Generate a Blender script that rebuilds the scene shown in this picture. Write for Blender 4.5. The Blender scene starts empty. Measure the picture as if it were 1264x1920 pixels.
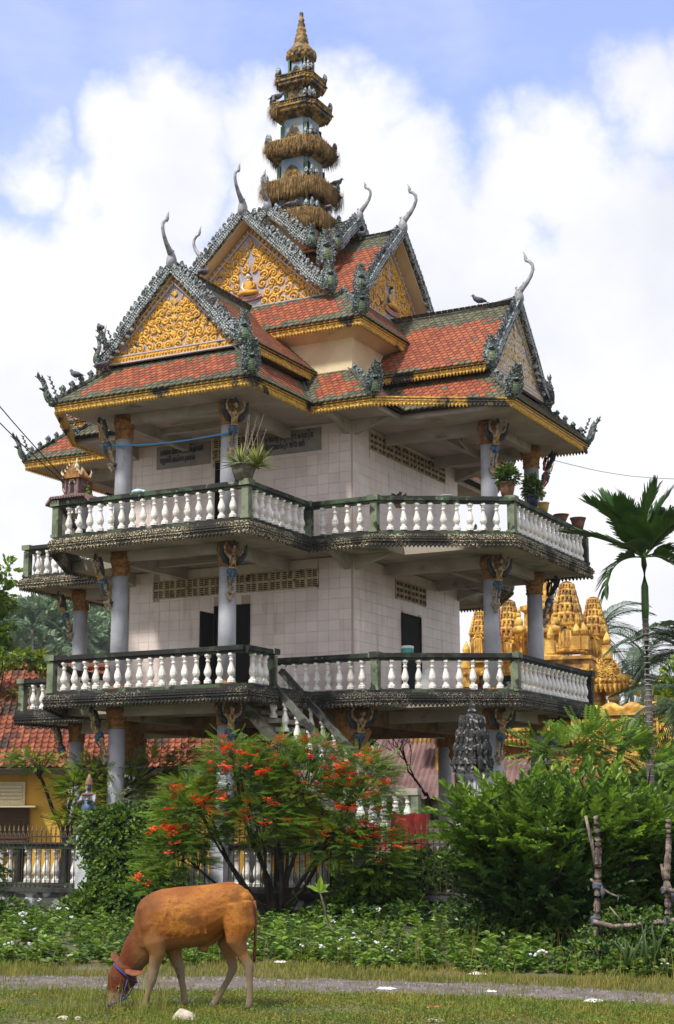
import bpy, math, random
import numpy as np
from mathutils import Vector, Matrix
rnd = random.Random(7)
RN = np.random.RandomState(5)
PI = math.pi
S = bpy.context.scene
COL = S.collection

# ------------------------------------------------------------------ camera
CAM = Vector((19.75, -35.729, 1.6))
FOC = 2936.7                      # focal length in photograph pixels (1264 x 1920)
yaw, pitch, roll = math.radians(27.5507), math.radians(11.1533), math.radians(-0.0936)
F = Vector((-math.sin(yaw)*math.cos(pitch), math.cos(yaw)*math.cos(pitch), math.sin(pitch)))
R0 = Vector((math.cos(yaw), math.sin(yaw), 0)); U0 = R0.cross(F)
R = R0*math.cos(roll) + U0*math.sin(roll); U = U0*math.cos(roll) - R0*math.sin(roll)
FH = Vector((-math.sin(yaw), math.cos(yaw), 0))
cd = bpy.data.cameras.new('camera'); co = bpy.data.objects.new('camera', cd); COL.objects.link(co)
m3 = Matrix((R, U, -F)).transposed()
co.matrix_world = Matrix.Translation(CAM) @ m3.to_4x4()
cd.sensor_fit = 'VERTICAL'; cd.sensor_height = 24; cd.lens = FOC*24/1920
cd.clip_start = 0.1; cd.clip_end = 4000
S.camera = co

def at(x, y, dist):
    """where the sight line through photo pixel (x, y) stands at a horizontal distance of dist metres"""
    D = F*FOC + R*(x-632) - U*(y-960)
    return CAM + D*(dist/math.hypot(D.x, D.y))
def gnd(x, dist):
    p = at(x, 1539, dist); return Vector((p.x, p.y, 0))

# ------------------------------------------------------------------ world and sun
W = bpy.data.worlds.new('World'); S.world = W; W.use_nodes = True
nt = W.node_tree; nt.nodes.clear()
SUN_EL, SUN_DIR = math.radians(56), (Vector((-0.45*-1, -0.87, 0))*0.75 + Vector((-0.89, -0.46, 0))*0.66).normalized()
def wn(t, **k):
    n = nt.nodes.new(t)
    for a, b in k.items(): setattr(n, a, b)
    return n
L = nt.links.new
out = wn('ShaderNodeOutputWorld'); sky = wn('ShaderNodeTexSky', sky_type='NISHITA')
sky.sun_disc = False; sky.sun_elevation = SUN_EL
sky.sun_rotation = math.atan2(SUN_DIR.x, SUN_DIR.y)
sky.air_density = 1.0; sky.dust_density = 0.6; sky.ozone_density = 2.0
tc = wn('ShaderNodeTexCoord')
def vmath(op, a, b=None, s=None):
    n = wn('ShaderNodeVectorMath', operation=op)
    for i, q in enumerate((a, b)):
        if q is None: continue
        if isinstance(q, (tuple, Vector)): n.inputs[i].default_value = tuple(q)
        else: L(q, n.inputs[i])
    if s is not None: n.inputs['Scale'].default_value = s
    return n.outputs['Value'] if op in ('LENGTH', 'DISTANCE', 'DOT_PRODUCT') else n.outputs[0]
def fmath(op, a, b=0.0, clamp=False):
    n = wn('ShaderNodeMath', operation=op, use_clamp=clamp)
    for i, q in enumerate((a, b)):
        if isinstance(q, (int, float)): n.inputs[i].default_value = q
        else: L(q, n.inputs[i])
    return n.outputs[0]
def wnoise(vec, sc, det=6, rough=0.55):
    n = wn('ShaderNodeTexNoise'); L(vec, n.inputs['Vector']); n.inputs['Scale'].default_value = sc
    n.inputs['Detail'].default_value = det; n.inputs['Roughness'].default_value = rough
    return n
d0 = vmath('NORMALIZE', tc.outputs['Generated'])
n1 = wnoise(d0, 11, 9, 0.62)
w1 = vmath('SCALE', vmath('SUBTRACT', n1.outputs['Color'], (0.5, 0.5, 0.5)), s=0.085)
dw = vmath('ADD', d0, w1)
# clouds: directions of the cumulus heads seen above the temple, each with an angular radius
BL = [(300,330,150),(250,260,90),(370,230,80),(320,180,70),(480,230,75),(560,330,120),(640,260,110),(700,190,60),(730,300,110),(800,400,110),
      (250,480,120),(60,330,60),(150,380,60),(90,560,110),(150,470,80),(20,620,150),(960,330,100),(1060,330,110),(940,260,45),(1000,260,45),(1150,420,140),(1240,480,170),(1180,160,80),
      (1240,220,90),(1270,150,70),(900,440,110),(60,280,26),(100,255,20),(40,690,160),(640,560,260)]
field = None
for (x, y, r) in BL:
    D = (F*FOC + R*(x-632) - U*(y-960)); rr = r/D.length
    v = fmath('SUBTRACT', rr, vmath('DISTANCE', dw, D.normalized()))
    field = v if field is None else fmath('MAXIMUM', field, v)
sep = wn('ShaderNodeSeparateXYZ'); L(dw, sep.inputs[0])
low = fmath('MULTIPLY', fmath('SUBTRACT', 0.36, sep.outputs['Z']), 1.0)          # the low sky is all white
field = fmath('MAXIMUM', field, low)
n2 = wnoise(d0, 2.6, 5, 0.5)                                                     # scattered clouds over the rest of the sky
oth = fmath('SUBTRACT', fmath('MULTIPLY', fmath('SUBTRACT', n2.outputs['Fac'], 0.44), 0.6),
            fmath('MULTIPLY', fmath('SUBTRACT', vmath('DOT_PRODUCT', d0, F), 0.86, True), 3.0))
field = fmath('MAXIMUM', field, oth)
mr = wn('ShaderNodeMapRange', interpolation_type='SMOOTHSTEP'); L(field, mr.inputs['Value'])
mr.inputs['From Min'].default_value = -0.014; mr.inputs['From Max'].default_value = 0.016
n3 = wnoise(d0, 5, 7, 0.55)
cr = wn('ShaderNodeValToRGB'); L(n3.outputs['Fac'], cr.inputs['Fac'])
cr.color_ramp.elements[0].position = 0.34; cr.color_ramp.elements[0].color = (0.78, 0.80, 0.88, 1)
cr.color_ramp.elements[1].position = 0.60; cr.color_ramp.elements[1].color = (0.985, 0.985, 1.0, 1)
thin = wn('ShaderNodeMixRGB', blend_type='ADD'); thin.inputs['Fac'].default_value = 1
L(sky.outputs[0], thin.inputs['Color1']); thin.inputs['Color2'].default_value = (1.5, 1.6, 3.0, 1)   # thin high veil
b1 = wn('ShaderNodeBackground'); L(thin.outputs[0], b1.inputs['Color']); b1.inputs['Strength'].default_value = 0.125
b2 = wn('ShaderNodeBackground'); L(cr.outputs[0], b2.inputs['Color']); b2.inputs['Strength'].default_value = 0.84
n4 = wnoise(vmath('MULTIPLY', d0, (1,1,2.2)), 4.0, 6, 0.6); veil = fmath('MULTIPLY', fmath('SUBTRACT', n4.outputs['Fac'], 0.45, True), 1.6, True); fac = fmath('MAXIMUM', mr.outputs[0], veil)
mx = wn('ShaderNodeMixShader'); L(fac, mx.inputs[0]); L(b1.outputs[0], mx.inputs[1]); L(b2.outputs[0], mx.inputs[2])
L(mx.outputs[0], out.inputs[0])
sd = bpy.data.lights.new('sun', 'SUN'); so = bpy.data.objects.new('sun', sd); COL.objects.link(so)
sd.energy = 3.6; sd.angle = math.radians(6); sd.color = (1.0, 0.95, 0.86)
sv = SUN_DIR*math.cos(SUN_EL) + Vector((0, 0, math.sin(SUN_EL)))
so.rotation_euler = sv.to_track_quat('Z', 'Y').to_euler(); so.location = (0, -40, 60)
S.view_settings.view_transform = 'Standard'; S.view_settings.look = 'None'; S.view_settings.gamma = 1; S.view_settings.exposure = 0.38
S.view_settings.use_curve_mapping = False
try:
    S.cycles.max_bounces = 6; S.cycles.transparent_max_bounces = 6; S.cycles.use_denoising = True
except Exception: pass

# ------------------------------------------------------------------ materials
def mat(name, base, rough=0.8, var=None, vscale=4.0, vlo=0.4, vhi=0.6, grime=None, gscale=1.5, glo=0.5, ghi=0.6,
        fine=0.0, fscale=30.0, bump=0.0, bscale=60.0, metal=0.0, rand=0.0, emit=0, gz=None, trans=0.0, coat=0):
    """principled material: base, a noise-mixed second colour, a patchy grime, fine value noise, bump, per-object jitter"""
    m = bpy.data.materials.new(name); m.use_nodes = True; t = m.node_tree; N = t.nodes; K = t.links.new
    p = N['Principled BSDF']; p.inputs['Roughness'].default_value = rough; p.inputs['Metallic'].default_value = metal
    if coat: p.inputs['Coat Weight'].default_value = coat
    tcn = N.new('ShaderNodeTexCoord'); geo = N.new('ShaderNodeNewGeometry'); vec = geo.outputs['Position']
    def noise(sc, det=5, stretch=None):
        n = N.new('ShaderNodeTexNoise'); n.inputs['Scale'].default_value = sc; n.inputs['Detail'].default_value = det
        if stretch:
            mp = N.new('ShaderNodeMapping'); mp.inputs['Scale'].default_value = stretch; K(vec, mp.inputs[0]); K(mp.outputs[0], n.inputs[0])
        else: K(vec, n.inputs[0])
        return n.outputs['Fac']
    def ramp(f, a, b):
        r = N.new('ShaderNodeMapRange'); r.interpolation_type = 'SMOOTHSTEP'; K(f, r.inputs[0]); r.inputs[1].default_value = a; r.inputs[2].default_value = b
        return r.outputs[0]
    c = N.new('ShaderNodeRGB'); c.outputs[0].default_value = (*base, 1); cur = c.outputs[0]
    def mix(fac, a, b, mode='MIX'):
        x = N.new('ShaderNodeMixRGB'); x.blend_type = mode
        if isinstance(fac, float): x.inputs[0].default_value = fac
        else: K(fac, x.inputs[0])
        K(a, x.inputs[1])
        if isinstance(b, tuple): x.inputs[2].default_value = (*b, 1)
        else: K(b, x.inputs[2])
        return x.outputs[0]
    if var: cur = mix(ramp(noise(vscale), vlo, vhi), cur, tuple(var))
    if fine:
        f = N.new('ShaderNodeMapRange'); K(noise(fscale, 3), f.inputs[0]); f.inputs[1].default_value = 0.3; f.inputs[2].default_value = 0.7
        f.inputs[3].default_value = 1-fine; f.inputs[4].default_value = 1+fine
        h = N.new('ShaderNodeVectorMath'); h.operation = 'SCALE'; K(cur, h.inputs[0]); K(f.outputs[0], h.inputs['Scale']); cur = h.outputs[0]
    if rand:
        oi = N.new('ShaderNodeObjectInfo'); f = N.new('ShaderNodeMapRange'); K(oi.outputs['Random'], f.inputs[0]); f.inputs[3].default_value = 1-rand; f.inputs[4].default_value = 1+rand
        h = N.new('ShaderNodeVectorMath'); h.operation = 'SCALE'; K(cur, h.inputs[0]); K(f.outputs[0], h.inputs['Scale']); cur = h.outputs[0]
    if grime: cur = mix(ramp(noise(gscale, 8, gz), glo, ghi), cur, tuple(grime))
    K(cur, p.inputs['Base Color'])
    if bump:
        b = N.new('ShaderNodeBump'); b.inputs['Strength'].default_value = bump; b.inputs['Distance'].default_value = 0.02
        K(noise(bscale, 6), b.inputs['Height']); K(b.outputs[0], p.inputs['Normal'])
    if trans:
        tr = N.new('ShaderNodeBsdfTranslucent'); K(cur, tr.inputs[0]); ms = N.new('ShaderNodeMixShader'); ms.inputs[0].default_value = trans
        o = N['Material Output']; K(p.outputs[0], ms.inputs[1]); K(tr.outputs[0], ms.inputs[2]); K(ms.outputs[0], o.inputs[0])
    return m
MT = {}
def M_(k, *a, **kw): MT[k] = mat(k, *a, **kw)
M_('wall', (0.74,0.64,0.60), 0.4, var=(0.65,0.55,0.52), vscale=0.9, fine=0.06, grime=(0.40,0.30,0.22), gscale=1.6, glo=0.56, ghi=0.85, rand=0.06, gz=(3,3,0.5))
M_('wall_b', (0.77,0.67,0.63), 0.4, var=(0.68,0.58,0.54), vscale=0.9, fine=0.06, grime=(0.42,0.32,0.24), gscale=1.6, glo=0.56, ghi=0.85, rand=0.06, gz=(3,3,0.5))
M_('grout', (0.46,0.37,0.31), 0.9)
M_('cream', (0.72,0.60,0.38), 0.85, var=(0.62,0.50,0.32), vscale=1.3, grime=(0.30,0.24,0.16), gscale=1.2, glo=0.62, ghi=0.8, fine=0.06, gz=(3,3,0.6))
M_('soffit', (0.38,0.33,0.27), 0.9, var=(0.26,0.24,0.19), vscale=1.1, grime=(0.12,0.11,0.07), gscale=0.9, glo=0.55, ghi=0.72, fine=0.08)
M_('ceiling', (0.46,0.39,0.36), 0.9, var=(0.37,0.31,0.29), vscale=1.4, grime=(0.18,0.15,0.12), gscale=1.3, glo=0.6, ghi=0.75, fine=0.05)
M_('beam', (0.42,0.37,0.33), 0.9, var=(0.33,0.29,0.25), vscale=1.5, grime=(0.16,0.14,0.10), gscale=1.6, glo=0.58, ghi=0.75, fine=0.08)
M_('column', (0.42,0.43,0.47), 0.5, var=(0.33,0.34,0.38), vscale=2, fine=0.08, fscale=40, grime=(0.24,0.24,0.23), gscale=2.5, glo=0.6, ghi=0.8, gz=(4,4,0.8))
M_('gold', (0.74,0.42,0.055), 0.5, var=(0.50,0.25,0.03), vscale=14, fine=0.2, fscale=60, grime=(0.045,0.035,0.022), gscale=3.4, glo=0.62, ghi=0.70, bump=0.4, bscale=45)
M_('gold_dark', (0.36,0.17,0.035), 0.6, var=(0.20,0.08,0.02), vscale=11, fine=0.2, fscale=60, grime=(0.05,0.035,0.02), gscale=3.4, glo=0.60, ghi=0.75, bump=0.4)
M_('fascia', (0.72,0.43,0.07), 0.55, var=(0.42,0.24,0.04), vscale=16, fine=0.22, fscale=70, grime=(0.03,0.026,0.02), gscale=1.05, glo=0.56, ghi=0.62, bump=0.4, bscale=45)
M_('cornice', (0.022,0.021,0.019), 0.9, var=(0.34,0.30,0.22), vscale=42, vlo=0.54, vhi=0.62, fine=0.3, fscale=60, grime=(0.018,0.017,0.015), gscale=1.3, glo=0.46, ghi=0.58, bump=0.5, bscale=40)
M_('cornice_b', (0.045,0.04,0.03), 0.9, var=(0.56,0.48,0.32), vscale=34, vlo=0.51, vhi=0.59, fine=0.3, fscale=60, grime=(0.03,0.027,0.022), gscale=1.0, glo=0.46, ghi=0.58, bump=0.5, bscale=40)
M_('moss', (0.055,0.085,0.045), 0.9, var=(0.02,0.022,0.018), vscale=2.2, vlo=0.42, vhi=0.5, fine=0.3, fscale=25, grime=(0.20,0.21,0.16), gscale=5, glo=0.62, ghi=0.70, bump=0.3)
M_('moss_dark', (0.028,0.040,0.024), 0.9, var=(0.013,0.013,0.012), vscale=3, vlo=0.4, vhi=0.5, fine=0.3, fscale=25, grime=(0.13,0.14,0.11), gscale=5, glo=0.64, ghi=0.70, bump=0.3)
M_('post', (0.19,0.22,0.14), 0.85, var=(0.10,0.13,0.08), vscale=3, fine=0.15, grime=(0.025,0.03,0.02), gscale=2.6, glo=0.52, ghi=0.60, bump=0.2)
M_('baluster', (0.78,0.76,0.72), 0.6, var=(0.68,0.65,0.60), vscale=6, fine=0.05, grime=(0.30,0.27,0.20), gscale=7, glo=0.58, ghi=0.74, rand=0.07)
M_('tile_red', (0.25,0.050,0.018), 0.7, var=(0.18,0.034,0.015), vscale=7, fine=0.15, grime=(0.10,0.06,0.03), gscale=5, glo=0.62, ghi=0.74, rand=0.25, bump=0.2)
M_('tile_orange', (0.33,0.080,0.024), 0.7, var=(0.26,0.058,0.02), vscale=7, fine=0.15, grime=(0.14,0.08,0.04), gscale=5, glo=0.64, ghi=0.76, rand=0.25, bump=0.2)
M_('tile_green', (0.115,0.115,0.065), 0.8, var=(0.06,0.065,0.04), vscale=7, fine=0.2, grime=(0.19,0.18,0.11), gscale=6, glo=0.6, ghi=0.72, rand=0.25, bump=0.2)
M_('tile_black', (0.045,0.045,0.035), 0.85, var=(0.10,0.09,0.05), vscale=8, fine=0.2, rand=0.25)
M_('deck', (0.03,0.022,0.016), 0.95)
M_('ridge', (0.10,0.10,0.09), 0.9, var=(0.045,0.045,0.04), vscale=6, fine=0.25, grime=(0.26,0.26,0.23), gscale=6, glo=0.62, ghi=0.7, bump=0.4)
M_('silver', (0.34,0.38,0.40), 0.6, var=(0.022,0.032,0.032), vscale=18, vlo=0.42, vhi=0.55, fine=0.25, fscale=50, grime=(0.022,0.022,0.022), gscale=2.4, glo=0.52, ghi=0.66, bump=0.4, bscale=50)
M_('silver_bead', (0.58,0.61,0.61), 0.55, var=(0.28,0.33,0.32), vscale=11, fine=0.2, grime=(0.03,0.035,0.035), gscale=2.5, glo=0.54, ghi=0.66)
M_('naga', (0.065,0.105,0.095), 0.6, var=(0.02,0.03,0.028), vscale=16, fine=0.3, fscale=50, grime=(0.28,0.31,0.31), gscale=24, glo=0.54, ghi=0.60, bump=0.4)
M_('naga_belly', (0.20,0.24,0.12), 0.6, var=(0.10,0.16,0.09), vscale=14, fine=0.2)
M_('finial', (0.33,0.33,0.36), 0.6, var=(0.20,0.20,0.22), vscale=8, fine=0.2, grime=(0.10,0.08,0.06), gscale=6, glo=0.6, ghi=0.74)
M_('panel', (0.40,0.37,0.42), 0.8, var=(0.30,0.27,0.32), vscale=5, fine=0.1)
M_('panel_rim', (0.46,0.42,0.47), 0.8, fine=0.1)
M_('white_relief', (0.62,0.55,0.45), 0.75, var=(0.62,0.40,0.14), vscale=6, vlo=0.52, vhi=0.6, fine=0.12)
M_('brown_wood', (0.26,0.15,0.08), 0.85, var=(0.17,0.09,0.05), vscale=3, fine=0.15)
M_('skin_paint', (0.46,0.35,0.23), 0.75, var=(0.22,0.15,0.09), vscale=12, fine=0.2, grime=(0.05,0.035,0.025), gscale=7, glo=0.50, ghi=0.62)
M_('blue_paint', (0.05,0.13,0.22), 0.6, var=(0.035,0.06,0.09), vscale=14, fine=0.2)
M_('wing_paint', (0.045,0.055,0.07), 0.7, var=(0.02,0.02,0.025), vscale=14, fine=0.2)
M_('spire_blue', (0.22,0.33,0.47), 0.75, var=(0.34,0.38,0.40), vscale=4, fine=0.1, grime=(0.14,0.13,0.12), gscale=3, glo=0.56, ghi=0.7)
M_('spire_green', (0.045,0.16,0.09), 0.7, var=(0.12,0.16,0.10), vscale=5, fine=0.15)
M_('spire_gold', (0.36,0.21,0.035), 0.65, var=(0.17,0.10,0.03), vscale=9, fine=0.3, grime=(0.035,0.03,0.022), gscale=5, glo=0.45, ghi=0.58, bump=0.4)
M_('straw', (0.34,0.21,0.075), 0.9, var=(0.17,0.10,0.035), vscale=6, fine=0.3, fscale=60)
M_('black', (0.008,0.008,0.009), 0.6)
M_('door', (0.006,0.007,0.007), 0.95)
M_('grille', (0.50,0.40,0.26), 0.85, var=(0.36,0.27,0.16), vscale=6, fine=0.12, grime=(0.14,0.09,0.05), gscale=5, glo=0.58, ghi=0.7)
M_('plaque', (0.27,0.245,0.22), 0.8, var=(0.22,0.20,0.18), vscale=3, fine=0.08)
M_('letter', (0.02,0.03,0.07), 0.7)
M_('lamp', (0.30,0.27,0.21), 0.5)
M_('teal', (0.02,0.30,0.24), 0.35)
M_('white_plastic', (0.75,0.77,0.76), 0.4)
M_('blue_hose', (0.05,0.30,0.62), 0.4)
M_('concrete', (0.36,0.33,0.28), 0.9, var=(0.27,0.24,0.20), vscale=3, fine=0.12, grime=(0.08,0.08,0.06), gscale=2.4, glo=0.5, ghi=0.62, bump=0.3)
M_('wood_rail', (0.11,0.12,0.10), 0.9, var=(0.025,0.025,0.022), vscale=3, vlo=0.44, vhi=0.54, fine=0.2, grime=(0.24,0.20,0.14), gscale=5, glo=0.6, ghi=0.7)
M_('stone_bw', (0.032,0.032,0.032), 0.9, var=(0.30,0.29,0.29), vscale=13, vlo=0.53, vhi=0.62, fine=0.25, fscale=40, grime=(0.02,0.02,0.02), gscale=9, glo=0.5, ghi=0.6, bump=0.5)
M_('stone_white', (0.50,0.50,0.53), 0.85, var=(0.30,0.30,0.33), vscale=4, fine=0.15, grime=(0.05,0.05,0.05), gscale=3, glo=0.5, ghi=0.62, gz=(5,5,0.7), bump=0.3)
M_('temple_gold', (0.62,0.37,0.065), 0.6, var=(0.34,0.165,0.03), vscale=2.2, fine=0.25, fscale=9, grime=(0.13,0.07,0.025), gscale=1.8, glo=0.54, ghi=0.68, bump=0.3, bscale=20)
M_('temple_gold_b', (0.74,0.47,0.10), 0.55, var=(0.42,0.22,0.035), vscale=3, fine=0.18, fscale=14, bump=0.3, bscale=20)
M_('temple_red_brown', (0.36,0.13,0.035), 0.7, var=(0.24,0.08,0.03), vscale=2)  # red-brown of the walls behind the gold carving
M_('roof_tile_old', (0.27,0.075,0.035), 0.85, var=(0.16,0.04,0.022), vscale=2.5, fine=0.2, grime=(0.06,0.035,0.025), gscale=1.3, glo=0.52, ghi=0.64)
M_('roof_tile_old_b', (0.34,0.11,0.05), 0.85, var=(0.22,0.06,0.03), vscale=2.5, fine=0.2, grime=(0.06,0.035,0.025), gscale=1.3, glo=0.55, ghi=0.66)
M_('yellow_wall', (0.72,0.42,0.06), 0.85, var=(0.60,0.33,0.05), vscale=1, fine=0.06, grime=(0.30,0.18,0.05), gscale=1.5, glo=0.6, ghi=0.8)
M_('shutter', (0.10,0.055,0.03), 0.8, fine=0.15)
M_('cream_frame', (0.60,0.52,0.36), 0.8, fine=0.1)
M_('tin', (0.20,0.115,0.105), 0.7, var=(0.14,0.075,0.07), vscale=1.2, fine=0.12, grime=(0.26,0.20,0.19), gscale=2, glo=0.58, ghi=0.72)
M_('fence_wall', (0.045,0.047,0.045), 0.95, var=(0.02,0.02,0.02), vscale=3, fine=0.3, grime=(0.30,0.31,0.33), gscale=1.6, glo=0.60, ghi=0.66, bump=0.4)
M_('fence_plaster', (0.40,0.42,0.46), 0.9, var=(0.06,0.065,0.06), vscale=2.2, vlo=0.46, vhi=0.54, fine=0.15, bump=0.3)
M_('fence_post', (0.52,0.53,0.60), 0.85, var=(0.36,0.38,0.42), vscale=3, fine=0.1, grime=(0.09,0.10,0.09), gscale=2.2, glo=0.56, ghi=0.68)
M_('iron', (0.018,0.017,0.015), 0.7, var=(0.05,0.03,0.02), vscale=20)
M_('iron_spear', (0.16,0.11,0.05), 0.6)
M_('red_cloth', (0.24,0.010,0.008), 0.9, var=(0.14,0.008,0.006), vscale=5)
M_('ground', (0.080,0.080,0.030), 1.0, var=(0.13,0.10,0.055), vscale=1.2, fine=0.3, fscale=20, grime=(0.045,0.060,0.020), gscale=0.8, glo=0.45, ghi=0.6, bump=0.5, bscale=30)
M_('path', (0.150,0.128,0.125), 0.95, var=(0.10,0.085,0.08), vscale=3, fine=0.3, fscale=45, grime=(0.12,0.10,0.07), gscale=2.0, glo=0.54, ghi=0.66, bump=0.8, bscale=45)
M_('gravel', (0.22,0.195,0.185), 0.95, fine=0.3, fscale=30)
M_('grass', (0.155,0.215,0.024), 0.7, var=(0.24,0.23,0.032), vscale=1.6, fine=0.25, fscale=9, trans=0.35)
M_('grass_dry', (0.27,0.20,0.05), 0.8, var=(0.16,0.16,0.03), vscale=2, fine=0.25, fscale=9, trans=0.3)
M_('leaf_weed', (0.150,0.240,0.022), 0.55, var=(0.07,0.15,0.02), vscale=2.5, fine=0.3, fscale=8, trans=0.35)
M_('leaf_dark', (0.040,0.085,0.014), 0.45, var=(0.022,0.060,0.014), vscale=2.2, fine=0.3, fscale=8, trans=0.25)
M_('leaf_bush', (0.135,0.225,0.024), 0.4, var=(0.065,0.135,0.018), vscale=1.6, fine=0.25, fscale=7, trans=0.3)
M_('leaf_young', (0.24,0.38,0.035), 0.4, var=(0.16,0.28,0.03), vscale=2, fine=0.2, fscale=7, trans=0.35)
M_('leaf_feather', (0.185,0.30,0.024), 0.5, var=(0.095,0.185,0.018), vscale=1.7, fine=0.25, fscale=7, trans=0.35)
M_('leaf_yellow', (0.34,0.38,0.022), 0.5, var=(0.12,0.20,0.018), vscale=1.2, fine=0.25, fscale=5, trans=0.4)
M_('leaf_far', (0.20,0.29,0.16), 0.7, var=(0.09,0.15,0.07), vscale=0.08, fine=0.25, fscale=2, trans=0.2)  # pale grey-green, distance haze mixed into the leaf colour
M_('leaf_tree', (0.15,0.26,0.028), 0.6, var=(0.08,0.16,0.022), vscale=0.8, fine=0.25, fscale=4, trans=0.3)
M_('palm', (0.026,0.072,0.012), 0.45, var=(0.055,0.125,0.014), vscale=1.8, fine=0.2, fscale=7, trans=0.15)
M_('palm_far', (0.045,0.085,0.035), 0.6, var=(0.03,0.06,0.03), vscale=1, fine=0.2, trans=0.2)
M_('crownshaft', (0.055,0.14,0.02), 0.45, var=(0.035,0.09,0.018), vscale=5, fine=0.15)
M_('bark', (0.13,0.105,0.085), 0.95, var=(0.065,0.05,0.04), vscale=7, fine=0.25, bump=0.5)
M_('bark_dark', (0.045,0.035,0.025), 0.95, var=(0.025,0.02,0.015), vscale=7, fine=0.25, bump=0.5)
M_('palm_trunk', (0.15,0.13,0.12), 0.95, var=(0.08,0.07,0.065), vscale=9, fine=0.25, bump=0.5)
M_('palm_ring', (0.28,0.25,0.23), 0.95)
M_('dead_wood', (0.26,0.205,0.17), 0.95, var=(0.13,0.095,0.08), vscale=8, fine=0.25, bump=0.6, gz=(6,6,1), grime=(0.06,0.045,0.04), gscale=4, glo=0.56, ghi=0.64)
M_('rag', (0.09,0.10,0.13), 0.9, fine=0.2)
M_('flower_red', (0.78,0.035,0.018), 0.6, var=(0.85,0.14,0.02), vscale=6, trans=0.2)
M_('flower_white', (0.80,0.80,0.84), 0.6, trans=0.2)
M_('flower_violet', (0.30,0.22,0.62), 0.6)
M_('aloe', (0.17,0.24,0.04), 0.5, var=(0.26,0.27,0.05), vscale=9, fine=0.2, trans=0.15)
M_('twig', (0.34,0.29,0.24), 0.9)
M_('terracotta', (0.25,0.115,0.075), 0.85, var=(0.16,0.08,0.055), vscale=8, fine=0.15)
M_('pot_grey', (0.19,0.17,0.12), 0.9, var=(0.10,0.10,0.07), vscale=9, fine=0.2)
M_('pot_cream', (0.52,0.49,0.38), 0.7, fine=0.1)
M_('pot_blue', (0.02,0.025,0.06), 0.3)
M_('pot_yellow', (0.50,0.36,0.10), 0.7, fine=0.1)
M_('shrine_pink', (0.24,0.14,0.14), 0.8, var=(0.16,0.10,0.10), vscale=8, fine=0.15)
M_('pigeon', (0.10,0.105,0.13), 0.7, var=(0.05,0.05,0.065), vscale=20)
M_('rock', (0.48,0.42,0.34), 0.95, var=(0.34,0.29,0.23), vscale=8, fine=0.2, bump=0.6, bscale=30)
M_('litter', (0.80,0.80,0.80), 0.5)
M_('litter_red', (0.75,0.16,0.13), 0.6)
M_('wire', (0.02,0.02,0.02), 0.7)
M_('monk_orange', (0.70,0.22,0.02), 0.7)
M_('orange_robe', (0.62,0.30,0.03), 0.7, fine=0.1)
M_('pink', (0.55,0.30,0.27), 0.75, fine=0.1)
M_('hair_black', (0.012,0.012,0.015), 0.6)
M_('green_water', (0.03,0.06,0.03), 0.6)
M_('fruit_yellow', (0.85,0.50,0.04), 0.6)

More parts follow.
